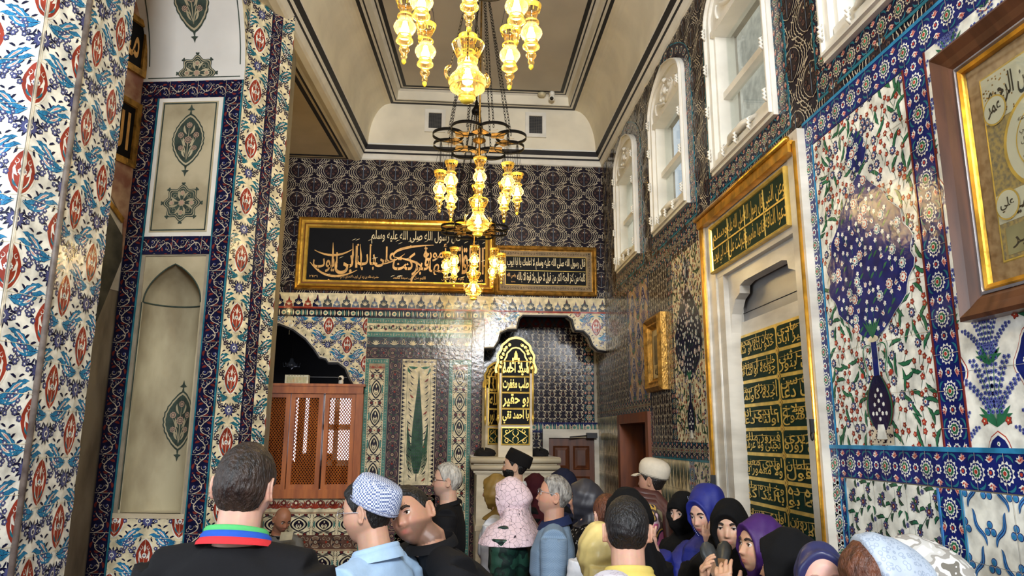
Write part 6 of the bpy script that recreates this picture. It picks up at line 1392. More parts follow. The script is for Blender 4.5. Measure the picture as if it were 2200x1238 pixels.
def skinmat():
    if 'skin' in MATS: return MATS['skin']
    m = bpy.data.materials.new('skin'); m.use_nodes = True; nt = m.node_tree; N = nt.nodes; b = N['Principled BSDF']
    at = N.new('ShaderNodeAttribute'); at.attribute_name = 'tone'; no = N.new('ShaderNodeTexNoise'); no.inputs['Scale'].default_value = 60; tc = N.new('ShaderNodeTexCoord'); nt.links.new(tc.outputs['Object'], no.inputs['Vector'])
    mx = N.new('ShaderNodeMixRGB'); mx.blend_type = 'MULTIPLY'; mx.inputs[0].default_value = .22; nt.links.new(at.outputs['Color'], mx.inputs[1]); nt.links.new(no.outputs['Color'], mx.inputs[2]); nt.links.new(mx.outputs[0], b.inputs['Base Color'])
    b.inputs['Roughness'].default_value = .48; b.inputs['Subsurface Weight'].default_value = .08; b.inputs['Subsurface Radius'].default_value = (.02, .008, .004); b.inputs['Subsurface Scale'].default_value = .5
    MATS['skin'] = m; return m
def hairmat(name, rgb, rgb2):
    m = mat('hair_'+name, rgb, rough=.5, rgb2=rgb2, scale=55, detail=6, bump=.9, bscale=140, stretch=(1, 1, .28)); return m
def ss(a, b, x):
    t = np.clip((x-a)/(b-a), 0, 1); return t*t*(3-2*t)
def head_grid(nt=88, nf=60):
    ph = np.linspace(0.012, math.pi-.012, nf); th = np.linspace(0, 2*math.pi, nt, endpoint=False); PH, TH = np.meshgrid(ph, th, indexing='ij')
    d = np.stack([np.sin(PH)*np.sin(TH), np.sin(PH)*np.cos(TH), np.cos(PH)], -1); a, b, c = .074, .095, .115
    r = 1/np.sqrt((d[..., 0]/a)**2+(d[..., 1]/b)**2+(d[..., 2]/c)**2); p = d*r[..., None]
    x, y, z = p[..., 0].copy(), p[..., 1].copy(), p[..., 2].copy(); s = np.clip(-z/.115, 0, 1)
    sq = 1+.10*np.exp(-((z+.06)/.04)**2)            # jaw squareness
    x = x*(1-.30*s**1.6)*sq; fr = y > 0
    y = np.where(fr, y*(1-.04*s), y*(1-.50*s)); y = np.where(fr, np.where(z < -.02, y+.012*ss(-.02, -.10, z)*0+.010*ss(.02, .10, -z), y), y)
    x = np.where(z > .03, x*(1+.03*ss(.03, .08, z)), x); y = np.where(~fr, y*(1+.06*np.exp(-((z-.03)/.05)**2)), y)
    y = np.where(fr, np.minimum(y, .082+.25*(y-.082)), y)
    return x, y, z, nt, nf
def face(x, y, z, f=1.0, nose=1.0):
    F_ = (y > .02); g = lambda u, s: np.exp(-(u/s)**2)
    dz = (.013-z)/.047; nb = np.clip(dz, 0, 1); A = (.003+.021*nb**1.3)*nose*(z < .016)*(1-ss(-.034, -.043, z)*1.0 if False else np.where(z < -.034, np.clip(1-(-.034-z)/.010, 0, 1), 1)); w_ = .0085+.005*nb
    dy = A*g(x, w_)+.004*g(z-.024, .008)*g(x, .05)-.010*(g(np.abs(x)-.031, .012)*g(z-.004, .010))+.004*g(np.abs(x)-.036, .016)*g(z+.03, .016)
    dy += .0055*g(x, .019)*(g(z+.058, .0045)+g(z+.068, .005))-.003*g(x, .022)*g(z+.0625, .0018)+.007*g(x, .02)*g(z+.096, .014)-.003*g(x, .02)*g(z+.080, .006)
    return y+np.where(F_, dy, 0)*f
def grid_faces(nt, nf):
    f = [(i*nt+j, i*nt+(j+1) % nt, (i+1)*nt+(j+1) % nt, (i+1)*nt+j) for i in range(nf-1) for j in range(nt)]
    return f+[tuple(range(nt))[::-1], tuple(range((nf-1)*nt, nf*nt))]
def tubeparts(P, R, n=14, flat=None):
    q = MB(); q.tube(P, R, None, n, True, False, flat); return np.array(q.v), q.f
def loft(rings, n=28, fold=0.0, k=5, ph=0.0, seed=0):
    """rings: (cx, cy, cz, rx, ry)"""
    t = np.linspace(0, 2*math.pi, n, endpoint=False); V = []; F_ = []
    for i, (cx, cy, cz, rx, ry) in enumerate(rings):
        f = 1+fold*(np.sin(k*t+ph+cz*6)+.6*np.sin((k+4)*t-ph*2+cz*11)+.4*np.sin((2*k+3)*t+cz*5))
        # slightly squared section
        e = 1+.05*np.cos(4*t)*-1
        V.append(np.c_[cx+rx*f*e*np.cos(t), cy+ry*f*e*np.sin(t), np.full(n, cz)])
    for i in range(len(rings)-1):
        for j in range(n): F_.append((i*n+j, i*n+(j+1) % n, (i+1)*n+(j+1) % n, (i+1)*n+j))
    F_ += [tuple(range(n))[::-1], tuple(range((len(rings)-1)*n, len(rings)*n))]
    return np.vstack(V), F_
def shear(v, zr, L_):           # lean a standing shape: offset grows with height above the hips
    v = v.copy(); t = np.clip((v[:, 2]-zr[0])/(zr[1]-zr[0]), 0, 1.3)**1.25; v[:, 0] += L_[0]*t; v[:, 1] += L_[1]*t; return v
def solid(name, parts, voxel, mats, parent=None, tone=None, smooth_it=0):
    V = []; F_ = []; b = 0
    for v, f in parts: V += [tuple(p) for p in v]; F_ += [tuple(b+i for i in g) for g in f]; b += len(v)
    me = bpy.data.meshes.new('tmp'); me.from_pydata(V, [], F_); import bmesh
    bm = bmesh.new(); bm.from_mesh(me); bmesh.ops.recalc_face_normals(bm, faces=bm.faces); bm.to_mesh(me); bm.free()
    o = bpy.data.objects.new('tmp', me); COL.objects.link(o); md = o.modifiers.new('r', 'REMESH'); md.mode = 'VOXEL'; md.voxel_size = voxel; md.use_smooth_shade = True
    if smooth_it: s_ = o.modifiers.new('s', 'SMOOTH'); s_.iterations = smooth_it; s_.factor = .5
    bpy.context.view_layer.update(); new = bpy.data.meshes.new_from_object(o.evaluated_get(bpy.context.evaluated_depsgraph_get()))
    bpy.data.objects.remove(o); bpy.data.meshes.remove(me); new.name = name; new.materials.clear()
    for m in mats: new.materials.append(m)
    new.polygons.foreach_set('use_smooth', [True]*len(new.polygons))
    if tone is not None:
        co = np.zeros(len(new.vertices)*3); new.vertices.foreach_get('co', co); c = tone(co.reshape(-1, 3)); at = new.color_attributes.new('tone', 'FLOAT_COLOR', 'POINT'); at.data.foreach_set('color', c.astype(np.float32).ravel())
    return link(name, new, parent, False)
def rotm(yaw, pitch, roll):     # head turn: yaw left +, pitch up +, roll to the person's right +
    return np.array(Matrix.Rotation(math.radians(yaw), 3, 'Z')@Matrix.Rotation(math.radians(pitch), 3, 'X')@Matrix.Rotation(math.radians(roll), 3, 'Y'))
def hand_parts(W, dirv, palm, side, curlv=.35, spread=.10, L_=1.0):
    """palm and five separate fingers. dirv: pointing direction, palm: palm normal, side: direction of the thumb"""
    d = _n(dirv); pn = np.array(palm, float); pn = _n(pn-pn.dot(d)*d); s_ = np.cross(d, pn); s_ = s_*(1 if np.dot(s_, side) > 0 else -1)
    parts = [tubeparts([W, W+d*.02*L_, W+d*.055*L_, W+d*.090*L_], [.022, .026, .036, .034], 12)]
    v, f = parts[0]; c = W; rel = v-c; v = c+rel-np.outer(rel@pn, pn)*.58; parts[0] = (v, f)
    for k, (off, ln) in enumerate(((.029, .072), (.0095, .080), (-.0105, .074), (-.029, .058))):
        b = W+d*.082*L_+s_*off; a = spread*(off/.03); q = [b]; dd = _n(d+s_*a); cr = curlv*(1+.12*k)
        for j, fr in enumerate((.45, .32, .25)):
            dd = _n(dd*math.cos(cr)+pn*math.sin(cr)); q.append(q[-1]+dd*ln*fr*L_)
        parts.append(tubeparts(q, [.0092, .0086, .0080, .0062], 9))
    b = W+d*.022*L_+s_*.024; t1 = _n(s_*.85+d*.6+pn*.30); t2 = _n(s_*.35+d*.9+pn*.35)
    parts.append(tubeparts([b, b+t1*.034*L_, b+t1*.034*L_+t2*.030*L_, b+t1*.034*L_+t2*.052*L_], [.014, .0115, .0098, .007], 9))
    return parts

def person(label, at, yaw, head=(0, 0, 0), Hs=None, lean=(0, 0), female=False, skin=(206, 158, 128), tonefn=None, arms=None, top='tee', topmat=None, sleeve=.5, collar=None, legs=None,
           hair=None, scarf=None, cap=None, glasses=None, eyes=True, brows=(46, 34, 28), brow_w=.0042, beard=None, stubble=0.0, voxel=.0065, scale=1.0, seated=False, wide=1.0, robe_to=.03, extra=None, group=None, crane=(0, 0), nose=1.0, lips=(176, 100, 88), coll_col=None, sgn=1):
    W = np.array(at, float); R = np.array(Matrix.Rotation(math.radians(yaw), 3, 'Z')); HR = rotm(*head)
    H = (W[2]+.115*scale) if not seated else (W[2]+.115*scale)
    hw = (.165 if female else .195)*wide; neckz = H-.275+crane[1]; shz = H-.335+crane[1]
    nb = np.array([lean[0], lean[1], neckz]); hc = nb+np.array([0, .012+crane[0], 0])+HR@np.array([0, .012, .135])
    hc[2] = W[2]; dz = 0
    org = W-R@np.array([hc[0], hc[1], 0]); org[2] = 0
    hipz = .52*H if not seated else H-.80; wz = .62*H if not seated else H-.62
    body = []; x, y, z, nt, nf = head_grid(); yf = face(x, y, z, 1, nose); hp = np.stack([x, yf, z], -1).reshape(-1, 3)*scale
    body.append(((HR@hp.T).T+hc, grid_faces(nt, nf)))
    for sx in (() if scarf else (-1, 1)):                  # ears
        t = np.linspace(0, 2*math.pi, 14, endpoint=False); P = [np.array([sx*(.079+.006*math.sin(q)**2-.008*math.cos(q)), -.016+.015*math.cos(q), -.004+.031*math.sin(q)]) for q in t]
        q_ = MB(); q_.tube([tuple(HR@(p*scale)+hc) for p in P], .0048, None, 7, True, True); body.append((np.array(q_.v), q_.f))
        E = [(0, -.03, .0), (0, -.012, .008), (0, .0, .011), (0, .012, .011), (0, .024, .006)]
        q_ = MB(); q_.tube([tuple(HR@(np.array([sx*.073, -.014, -.006+e[1]])*scale)+hc) for e in E], [.006, .010, .012, .012, .008], None, 8); v_ = np.array(q_.v); body.append((v_, q_.f))
    neck0 = np.array([lean[0], lean[1]-.005, neckz-.03]); nr = .052 if female else .060
    body.append(tubeparts([neck0, nb+(0, 0, .03), hc+HR@np.array([0, -.012, -.055])], [nr*1.15, nr, nr*.98], 18))
    sh = np.array([lean[0], lean[1], shz])
    tor = [(0, 0, hipz-.08, hw*.72, .115), (0, 0, hipz+.02, hw*.84, .125), (0, .0, wz, hw*.72, .105), (0, .01, shz-.20, hw*.86, .125), (0, .008, shz-.08, hw*.93, .118), (0, 0, shz, hw*.86, .090), (0, 0, shz+.035, hw*.55, .07), (0, 0, neckz, .062, .06)]
    zr = (hipz, neckz); lv = lambda v: shear(v, zr, lean)
    body.append((lv(loft(tor, 24)[0]), loft(tor, 24)[1]))
    # legs
    legp = []
    for sx in (-1, 1):
        if seated: K = [(sx*.09, .0, hipz), (sx*.12, .42, hipz+.02), (sx*.12, .44, .08)]
        else: K = [(sx*.085, 0, hipz), (sx*.09, .01, .28*H), (sx*.09, -.01, .07)]
        kk = [K[0], tuple((np.array(K[0])+K[1])/2), K[1], tuple((np.array(K[1])*.6+np.array(K[2])*.4)), K[2]]
        legp.append(kk); body.append(tubeparts([np.array(p) for p in kk], [.085, .075, .054, .052, .036], 14)); body.append(tubeparts([np.array(K[2])+(0, -.05, -.03), np.array(K[2])+(0, .03, -.03), np.array(K[2])+(0, .15, -.045)], [.032, .036, .026], 10))
    # arms
    A_ = []
    arms = arms or [None, None]
    for i, sx in enumerate((-1, 1)):
        a = arms[i] or (dict(u=(sx*.02, .10, -1), f=(-sx*.25, .40, -1)) if scarf else dict(u=(sx*.16, .02, -1), f=(sx*.02, .28, -1))); S = np.array([sx*(hw-.012)+lean[0]*.97, lean[1]*.97, shz-.02]); E_ = S+_n(a['u'])*.275*(.93 if female else 1); Wr = E_+_n(a['f'])*.245*(.93 if female else 1)
        A_.append((S, E_, Wr)); m1 = (S+E_)/2; m2 = E_*.65+Wr*.35; k_ = .86 if female else 1.0
        body.append(tubeparts([S, m1, E_, m2, Wr], [.052*k_, .046*k_, .037*k_, .036*k_, .025*k_], 14))
        body += hand_parts(Wr-_n(a['f'])*.008, a.get('h', a['f']), a.get('p', (-sx, .2, 0)), a.get('t', (0, 1, 0)), a.get('c', .25), a.get('sp', .12), .95 if female else 1.05)
    sk = np.array(lin(skin)); HRi = HR.T
    def tone(co):
        c = np.tile(sk, (len(co), 1)); p = (HRi@(co-hc).T).T/scale; X, Y_, Z = p.T
        inh = (np.linalg.norm(p, axis=1) < .16); g = lambda u, s: np.exp(-(u/s)**2)
        lipm = inh*(Y_ > .05)*g(X, .020)**.7*np.clip(g(Z+.063, .0085)*1.5, 0, 1)*(np.abs(X) < .027); c = c*(1-.85*lipm[:, None])+np.array(lin(lips))*.85*lipm[:, None]
        cheek = inh*(Y_ > .03)*g(np.abs(X)-.042, .02)*g(Z+.03, .02)*.25+inh*g(X, .012)*g(Z+.03, .012)*.2; c = c*(1-cheek[:, None])+np.array(lin((212, 128, 110)))*cheek[:, None]
        sock = inh*(Y_ > .05)*g(np.abs(X)-.031, .017)*g(Z-.003, .012)*.18; c = c*(1-sock[:, None]*.8)+np.array(lin((120, 80, 66)))*.8*sock[:, None]
        if stubble:
            dd = np.array(lin(beard or (60, 50, 46))); m_ = inh*stubble*ss(-.030, -.050, Z)*0+inh*stubble*ss(.030, .050, -Z+.0)*ss(-.045, -.015, Y_)*(1-lipm)*(Z > -.125)*(1-g(X, .012)*(Z > -.045)); c = c*(1-m_[:, None])+dd*m_[:, None]
        c[:, 3] = 1; return c
    root = solid('person', body, voxel, [skinmat()], None, tone, 1); root.location = org; root.rotation_euler = (0, 0, math.radians(yaw)); tag(root, label, 'person', group)
    # hair, beard and headwear are shells over the head
    def shell(fn, name, m, vox=None, more=None, noise=.0, sm=1):
        rr = np.stack([x, y, z], -1); off = fn(x, y, z); L2 = np.linalg.norm(rr, axis=-1, keepdims=True); q = rr*(1+off[..., None]/L2)
        v = (HR@(q.reshape(-1, 3)*scale).T).T+hc; ps = [(v, grid_faces(nt, nf))]+(more or [])
        return solid(name, ps, vox or voxel, [m], root, None, sm)
    rs_ = np.random.RandomState(abs(hash(label)) % 1000 if False else sum(map(ord, label)) % 997)
    nz = lambda X, Y_, Z, k: np.sin(X*k+1.3)*np.sin(Y_*k*1.1+.4)*np.sin(Z*k*.9+2)
    def hairmask(X, Y_, Z, drop=0.0, rec=0.0):
        yl = np.interp(Y_, [-.10, -.06, -.042, -.028, .0, .012, .03, .05, .08, .095], [-.078-drop, -.070-drop, -.05-drop, .012, .016, -.004, .020, .045+rec, .066+rec, .072+rec]); return (ss(-.006, .006, Z-yl) if drop < .1 else ss(.092, .078, Y_))
    if hair:
        hm, th = hair['m'], hair.get('t', .012); top_ = hair.get('top', 1.0)
        fn = lambda X, Y_, Z: -.010+hairmask(X, Y_, Z, hair.get('drop', 0), hair.get('rec', 0))*(th*(.40+.60*ss(-.03, .08, Z)*top_)+.010)+hairmask(X, Y_, Z, hair.get('drop', 0), hair.get('rec', 0))*.0022*(nz(X, Y_, Z, 190)+nz(X, Y_, Z, 310))
        shell(fn, 'hair', hair['m'], min(voxel, .005), None, sm=0)
    if beard and beard is not True and isinstance(beard, dict):
        fn = lambda X, Y_, Z: -.012+(ss(.028, .044, -Z+.012*(np.abs(X) > .055))*ss(-.02, .0, Y_)*(1-np.exp(-(X/.018)**2-((Z+.063)/.010)**2)))*(.012+beard['t'])
        shell(fn, 'beard', beard['m'], .005)
    if eyes:
        for sx in (-1, 1):
            q = MB(); c = np.array([sx*.031, .0705, .003]); r = .0125
            wm, im, pm = mat('eye_white', (224, 214, 204), rough=.2), mat('iris_brown', (70, 44, 28), rough=.15), mat('pupil', (10, 8, 8), rough=.1)
            for a0, a1, mm in ((0, .22, pm), (.22, .5, im), (.5, 1.5, wm)):
                rows = [[tuple(HR@((c+np.array([r*math.sin(a)*math.cos(t), r*math.cos(a), r*math.sin(a)*math.sin(t)]))*scale)+hc) for t in np.linspace(0, 2*math.pi, 14)] for a in np.linspace(a0+1e-3, a1, 4)]; q.grid(rows, mm)
            q.build('eye', root, world=False)
            q = MB(); P = [(sx*.015, .0, .021), (sx*.024, .0, .0255), (sx*.036, .0, .026), (sx*.048, .0, .019)]; B_ = []
            for (a, _, b) in P:
                yy = .082*math.sqrt(max(0, 1-(a/.084)**2))+.0075; B_.append(tuple(HR@(np.array([a, yy, b])*scale)+hc))
            q.tube(B_, [brow_w, brow_w*1.1, brow_w, brow_w*.5], mat('brow_%d' % sum(brows), brows, rough=.8), 7); q.build('eyebrow', root, world=False)
            q = MB(); B_ = [tuple(HR@(np.array([sx*(.031+a), .0805+.0035*(1-(a/.016)**2), .0085-(a/.016)**2*.004])*scale)+hc) for a in np.linspace(-.015, .015, 7)]; q.tube(B_, [.0008, .0013, .0016, .0016, .0016, .0013, .0008], mat('brow_%d' % sum(brows)), 6); q.build('eyelid', root, world=False)
    if glasses:
        q = MB(); gz = glasses.get('z', 0.0); gm = glasses['m']; T_ = lambda p: tuple(HR@(np.array(p)*scale)+hc)
        for sx in (-1, 1):
            q.tube([T_((sx*(.033+.024*math.cos(t)*(1-.06*math.sin(2*t))), .099-.008*abs(math.cos(t)*0+.5), gz+.0+.017*math.sin(t))) for t in np.linspace(0, 2*math.pi, 18, endpoint=False)], .0014, gm, 5, True, True)
            q.tube([T_((sx*.057, .093, gz+.006)), T_((sx*.072, .075, gz+.006)), T_((sx*.080, .0, gz+.004)), T_((sx*.081, -.02, gz-.002)), T_((sx*.078, -.034, gz-.02))], .0017, gm, 5)
        q.tube([T_((-.010, .098, gz+.004)), T_((0, .101, gz+.006)), T_((.010, .098, gz+.004))], .0014, gm, 5); go = q.build('glasses', root, world=False)
        q = MB()
        for sx in (-1, 1): q.add([T_((sx*(.033+.023*math.cos(t)), .0945, gz+.016*math.sin(t))) for t in np.linspace(0, 2*math.pi, 16, endpoint=False)], [tuple(range(16))], M_glass)
        q.build('lens', go, world=False)
    if cap:
        q = MB(); prof = cap['prof']; cr = rotm(0, cap.get('tilt', -12), 0); rows = []
        for (rr, zz_) in prof: rows.append([tuple(HR@((cr@np.array([rr*.086*math.cos(t), rr*.104*math.sin(t)-.006, zz_]))*scale)+hc) for t in np.linspace(0, 2*math.pi, 36, endpoint=False)])
        q.grid(rows, cap['m'], True, True); co = q.build('cap', root, world=False)
        if cap.get('rim'):
            q = MB(); zz_ = prof[0][1]
            for k in range(2): rr = prof[0][0]*1.012; q.tube([tuple(HR@((cr@np.array([rr*.086*math.cos(t), rr*.104*math.sin(t)-.006, zz_+.004+k*.009]))*scale)+hc) for t in np.linspace(0, 2*math.pi, 36, endpoint=False)], .0022, cap['rim'], 5, True, True)
            q.build('cap_band', co, world=False)
        if cap.get('badge'):
            q = MB(); t = cap['badge']; rr = 1.04; c = np.array([rr*.086*math.sin(t), rr*.104*math.cos(t)-.006, .072]); nrm = _n(c*(1, 1, 0)); u_ = np.cross((0, 0, 1), nrm)
            for r_, d_, m_ in ((.013, .004, M_gold2), (.009, .006, mat('badge_cream', (214, 206, 170)))): q.add([tuple(HR@((cr@(c+nrm*d_+u_*r_*math.cos(s_)+np.array([0, 0, 1])*r_*math.sin(s_)))*scale)+hc) for s_ in np.linspace(0, 6.28, 14, endpoint=False)], [tuple(range(14))], m_)
            q.build('badge', co, world=False)
    cl_v = max(voxel, .009)
    if top:
        inf = .016 if top != 'robe' else .022; parts = []
        T2 = [(cx, cy, cz, rx+inf, ry+inf) for cx, cy, cz, rx, ry in tor]
        if top == 'robe':
            low = [(0, 0, robe_to, hw*1.06, .19), (0, 0, .3, hw*1.04, .18), (0, 0, hipz-.2, hw*1.02, .165)] if not seated else [(0, .1, hipz-.1, hw*1.1, .25)]
            T2 = low+T2
        else: T2 = [(0, 0, hipz-.12, hw*.84+inf, .14)]+T2[1:]
        T2[-2] = (0, -.004, neckz-.012, .105, .090); T2[-1] = (0, -.004, neckz+.006, .078, .074)
        v, f = loft(T2, 72, .018 if top != 'robe' else .03, 4, rs_.rand()*6); parts.append((lv(v), f))
        for i, (S, E_, Wr) in enumerate(A_):
            sl = sleeve[i] if isinstance(sleeve, (list, tuple)) else sleeve; wr = inf+.003+(.010 if top == 'robe' else 0)
            if sl <= 1: P = [S-_n(E_-S)*.02, S+(E_-S)*.3, S+(E_-S)*min(sl, 1)*.7+(E_-S)*.1*0, S+(E_-S)*sl]; Rr = [.062+wr, .058+wr, .052+wr, .050+wr+.006]
            else: t_ = sl-1; P = [S-_n(E_-S)*.02, S+(E_-S)*.5, E_, E_+(Wr-E_)*t_*.5, E_+(Wr-E_)*t_]; Rr = [.062+wr, .056+wr, .044+wr, .042+wr, .034+wr+(.016 if top == 'robe' else .002)]
            n_ = 20; Pp = [np.array(P[0])]; Rp = [Rr[0]]
            for a in range(len(P)-1):
                for b_ in range(1, 7): t_ = b_/6; Pp.append(np.array(P[a])*(1-t_)+np.array(P[a+1])*t_); Rp.append((Rr[a]*(1-t_)+Rr[a+1]*t_)*(1+.03*math.sin(len(Pp)*2.1+i)))
            parts.append(tubeparts(Pp, Rp, n_)); parts.append(tubeparts([S+(0, 0, .0), S*.35+np.array([lean[0], lean[1], shz+.03])*.65], [.066+wr*.6, .055+wr*.6], 16))
        solid({'robe': 'robe'}.get(top, 'shirt'), parts, cl_v, [topmat], root, None, 2)
    if collar:
        for i_, (m_, r0, r1, z0, z1) in enumerate(collar):
            q = MB(); t = np.linspace(0, 2*math.pi, 44); rows = []
            for rr, zz_ in ((r0, z0), ((r0+r1)/2+.003, (z0+z1)/2), (r1, z1), (r1-.004, z1), (r0-.006, z0)): rows.append([(lean[0]+rr*math.cos(s_), lean[1]-.004+rr*.94*math.sin(s_), neckz+zz_-.030*math.sin(s_)*(1 if True else 0)*(.7)) for s_ in t])
            q.grid(rows, m_); q.build('collar', root, world=False)
    if legs and top != 'robe' or (seated and legs):
        parts = [tubeparts([np.array(p) for p in kk], [.105, .092, .076, .072, .066], 18) for kk in legp]; v, f = loft([(0, 0, hipz-.14, hw*.80, .135), (0, 0, hipz, hw*.90, .142), (0, 0, hipz+.06, hw*.86, .138)], 24); parts.append((v, f))
        solid('trousers', parts, .014, [legs], root, None, 1)
        for kk in legp:
            a = np.array(kk[-1]); solid('shoe', [tubeparts([a+(0, -.06, -.03), a+(0, .04, -.03), a+(0, .17, -.04)], [.045, .046, .034], 12)], .014, [mat('dark_shoe', (30, 26, 24), rough=.5)], root)
    if scarf:
        ox = scarf.get('open', (.052, .080, -.018)); t_ = scarf.get('t', .015); pt = scarf.get('peak', 0); fw = scarf.get('fwd', 0.0); kf = scarf.get('k', 9)
        def fn(X, Y_, Z):
            ins = ((X-scarf.get('ox', 0))/ox[0])**2+((Z-ox[2])/ox[1])**2; yc = scarf.get('ycut', .01); op = (1-ss(.82, 1.12, ins))*ss(yc, yc+.02, Y_)
            o = t_+.0022*np.sin(Z*110+np.abs(X)*60)+.0016*np.sin(Y_*140+Z*50)+pt*np.exp(-((Z-.085)/.05)**2-((Y_+.045)/.06)**2)+fw*np.exp(-((Z-.06)/.04)**2)*ss(.02, .09, Y_)+scarf.get('back', 0.0)*ss(.0, -.09, Y_)*ss(.09, -.02, Z)
            rim = np.exp(-((ins-1.15)/.16)**2)*ss(.0, .03, Y_)*.006
            return o+rim-(o+.012)*op
        dr = scarf.get('drape', [(-.06, .086, .092), (-.10, .092, .092), (-.14, .115, .105), (-.18, .165, .130), (-.22, .205, .150), (-.28, .225, .165), (-.36, .228, .170)]); Lh = (hc-nb)*.5; n_ = 90
        rings = []
        dd_ = [(a, b*wide*(hw/.165/wide if False else 1), c) for a, b, c in dr]; zs_ = np.linspace(0, len(dd_)-1, 22)
        for s_ in zs_:
            i = min(int(s_), len(dd_)-2); u_ = s_-i; zz_, rx, ry = [dd_[i][k]+(dd_[i+1][k]-dd_[i][k])*u_ for k in range(3)]; w_ = np.clip((-zz_-.06)/.14, 0, 1); c_ = hc*(1-w_)+np.array([lean[0], lean[1], 0])*w_
            fc = np.clip((zz_+.175)/.055, 0, 1)*scarf.get('chin', 1); rings.append((c_[0], c_[1]-.008*(1-w_)-.034*fc, hc[2]+zz_*scale, rx*(hw/.165)*(1-.10*fc), ry-.034*fc))
        rings = rings[::-1]; v, f = loft(rings, n_, .016, kf, rs_.rand()*6)
        def shellv():
            rr = np.stack([x, y, z], -1); off = fn(x, y, z); L2 = np.linalg.norm(rr, axis=-1, keepdims=True); q = rr*(1+off[..., None]/L2); return (HR@(q.reshape(-1, 3)*scale).T).T+hc
        solid('headscarf', [(shellv(), grid_faces(nt, nf)), (v, f)], max(.0055, voxel), [scarf['m']], root, None, 1)
    if extra: extra(root, hc, HR, A_, nb, hw, shz, lean)
    return root
# ---- cloths
C_blk = cloth('black_cotton', (17, 17, 20)); C_chad = cloth('black_chador', (9, 9, 11), rough=.9); C_blue = cloth('light_blue_cotton', (172, 202, 232), rough=.8); C_white = cloth('white_cotton', (224, 226, 230))
C_trs = cloth('dark_trousers', (34, 36, 44)); C_beige = cloth('beige_trousers', (128, 120, 100)); C_yel = cloth('yellow_cotton', (226, 202, 108)); H_dark = hairmat('dark', (34, 26, 22), (16, 13, 12)); H_blk = hairmat('black', (20, 18, 18), (10, 10, 11)); H_grey = hairmat('grey', (168, 164, 156), (92, 88, 84)); H_white = hairmat('white', (206, 202, 192), (140, 136, 128))
H_brown = hairmat('brown', (104, 58, 34), (60, 32, 20)); K_cap = cloth('black_felt', (20, 18, 18), rough=.95)
M_wire = mat('dark_spectacle_wire', (38, 36, 38), rough=.3, metal=.6); M_silv = mat('silver_spectacle_wire', (190, 190, 196), rough=.25, metal=.8)
def hp_(x, y, Y): return px(x, y, Y=Y)
kufi = [(1.00, .030), (1.01, .045), (.97, .075), (.90, .105), (.82, .120), (.72, .126), (.55, .124), (.50, .128), (.28, .130), (.02, .130)]
G_ = 'visitors crowding the hall'
up = lambda sx, a, b, c: (sx*a, b, c)
hang = lambda sx: dict(u=(sx*.16, .02, -1), f=(sx*.02, .30, -1))
pray = lambda sx, f=(.05, .62, .55), h=(.02, .35, 1), p=(0, -1, .35), u=(.18, .22, -.9), c=.22, sp=.14: dict(u=(sx*u[0], u[1], u[2]), f=(-sx*f[0], f[1], f[2]), h=(-sx*h[0], h[1], h[2]), p=p, t=(-sx*0+sx*1.0, 0, .1), c=c, sp=sp)
# -- foreground
person('person seen from behind in a black shirt with green, blue and red striped collar', hp_(527, 1046, 2.2), -8, (2, 2, 2), skin=(214, 168, 146), wide=1.12, top='tee', topmat=C_blk, sleeve=.6, voxel=.0055,
       hair=dict(m=hairmat('darkbrown', (52, 38, 30), (24, 18, 16)), t=.020, top=.3, drop=.004), eyes=False, legs=C_trs,
       collar=[(cloth('collar_red', (214, 54, 60)), .108, .097, .000, .018), (cloth('collar_blue', (42, 88, 190)), .097, .088, .018, .034), (cloth('collar_green', (88, 190, 112)), .088, .082, .034, .047)])
person('person in a light blue shirt, silver glasses and woven blue-white prayer cap', hp_(790, 1100, 2.84), 62, (6, -6, 0), skin=(208, 160, 132), wide=1.08, top='tee', topmat=C_blue, sleeve=1.6, legs=C_trs, voxel=.0055,
       hair=dict(m=H_blk, t=.013, drop=.012), cap=dict(prof=kufi, m=cloth('woven_cap', (210, 216, 230), 'check', (92, 108, 150), 150.0), rim=cloth('cap_rim', (150, 156, 180)), badge=2.6, tilt=30), glasses=dict(m=M_silv, z=.0), stubble=.25,
       collar=[(C_blue, .112, .090, -.010, .024), (C_blue, .090, .082, .024, .040)])
person('person with short dark beard in a black polo shirt leaning in to listen', hp_(884, 1108, 3.0), 118, (34, 4, 24), lean=(.05, .42), crane=(.02, .045), skin=(196, 146, 118), wide=1.18, top='tee', topmat=C_blk, sleeve=.75, legs=C_trs, voxel=.005,
       hair=dict(m=H_blk, t=.008, rec=.012), stubble=.62, beard=(46, 38, 36), brow_w=.0058, arms=[dict(u=(-.1, .45, -.9), f=(0, .6, -.6)), dict(u=(.1, .45, -.9), f=(0, .6, -.6))],
       collar=[(C_blk, .110, .092, -.005, .03)])
# -- middle of the crowd
person('person with white hair, dark-rimmed glasses and black shirt gazing left', hp_(960, 1034, 5.2), 86, (0, 4, 0), skin=(222, 176, 150), top='tee', topmat=C_blk, sleeve=.6, legs=C_trs, hair=dict(m=H_white, t=.014, rec=.018), stubble=.35, beard=(150, 144, 138), glasses=dict(m=M_wire, z=.002), brows=(110, 100, 90),
       collar=[(C_blk, .098, .084, -.004, .022)])
person('bearded person in a tall black felt cap and white shirt', hp_(1106, 1003, 5.9), 76, (2, 8, 0), skin=(222, 180, 152), top='tee', topmat=C_white, sleeve=1.7, legs=C_trs, hair=dict(m=H_blk, t=.006), beard=dict(m=H_blk, t=.010), brow_w=.005,
       cap=dict(prof=[(1.03, .034), (1.04, .05), (1.02, .085), (.97, .118), (.93, .124), (.4, .126), (.02, .127)], m=K_cap, tilt=17), collar=[(C_white, .095, .080, -.004, .03)])
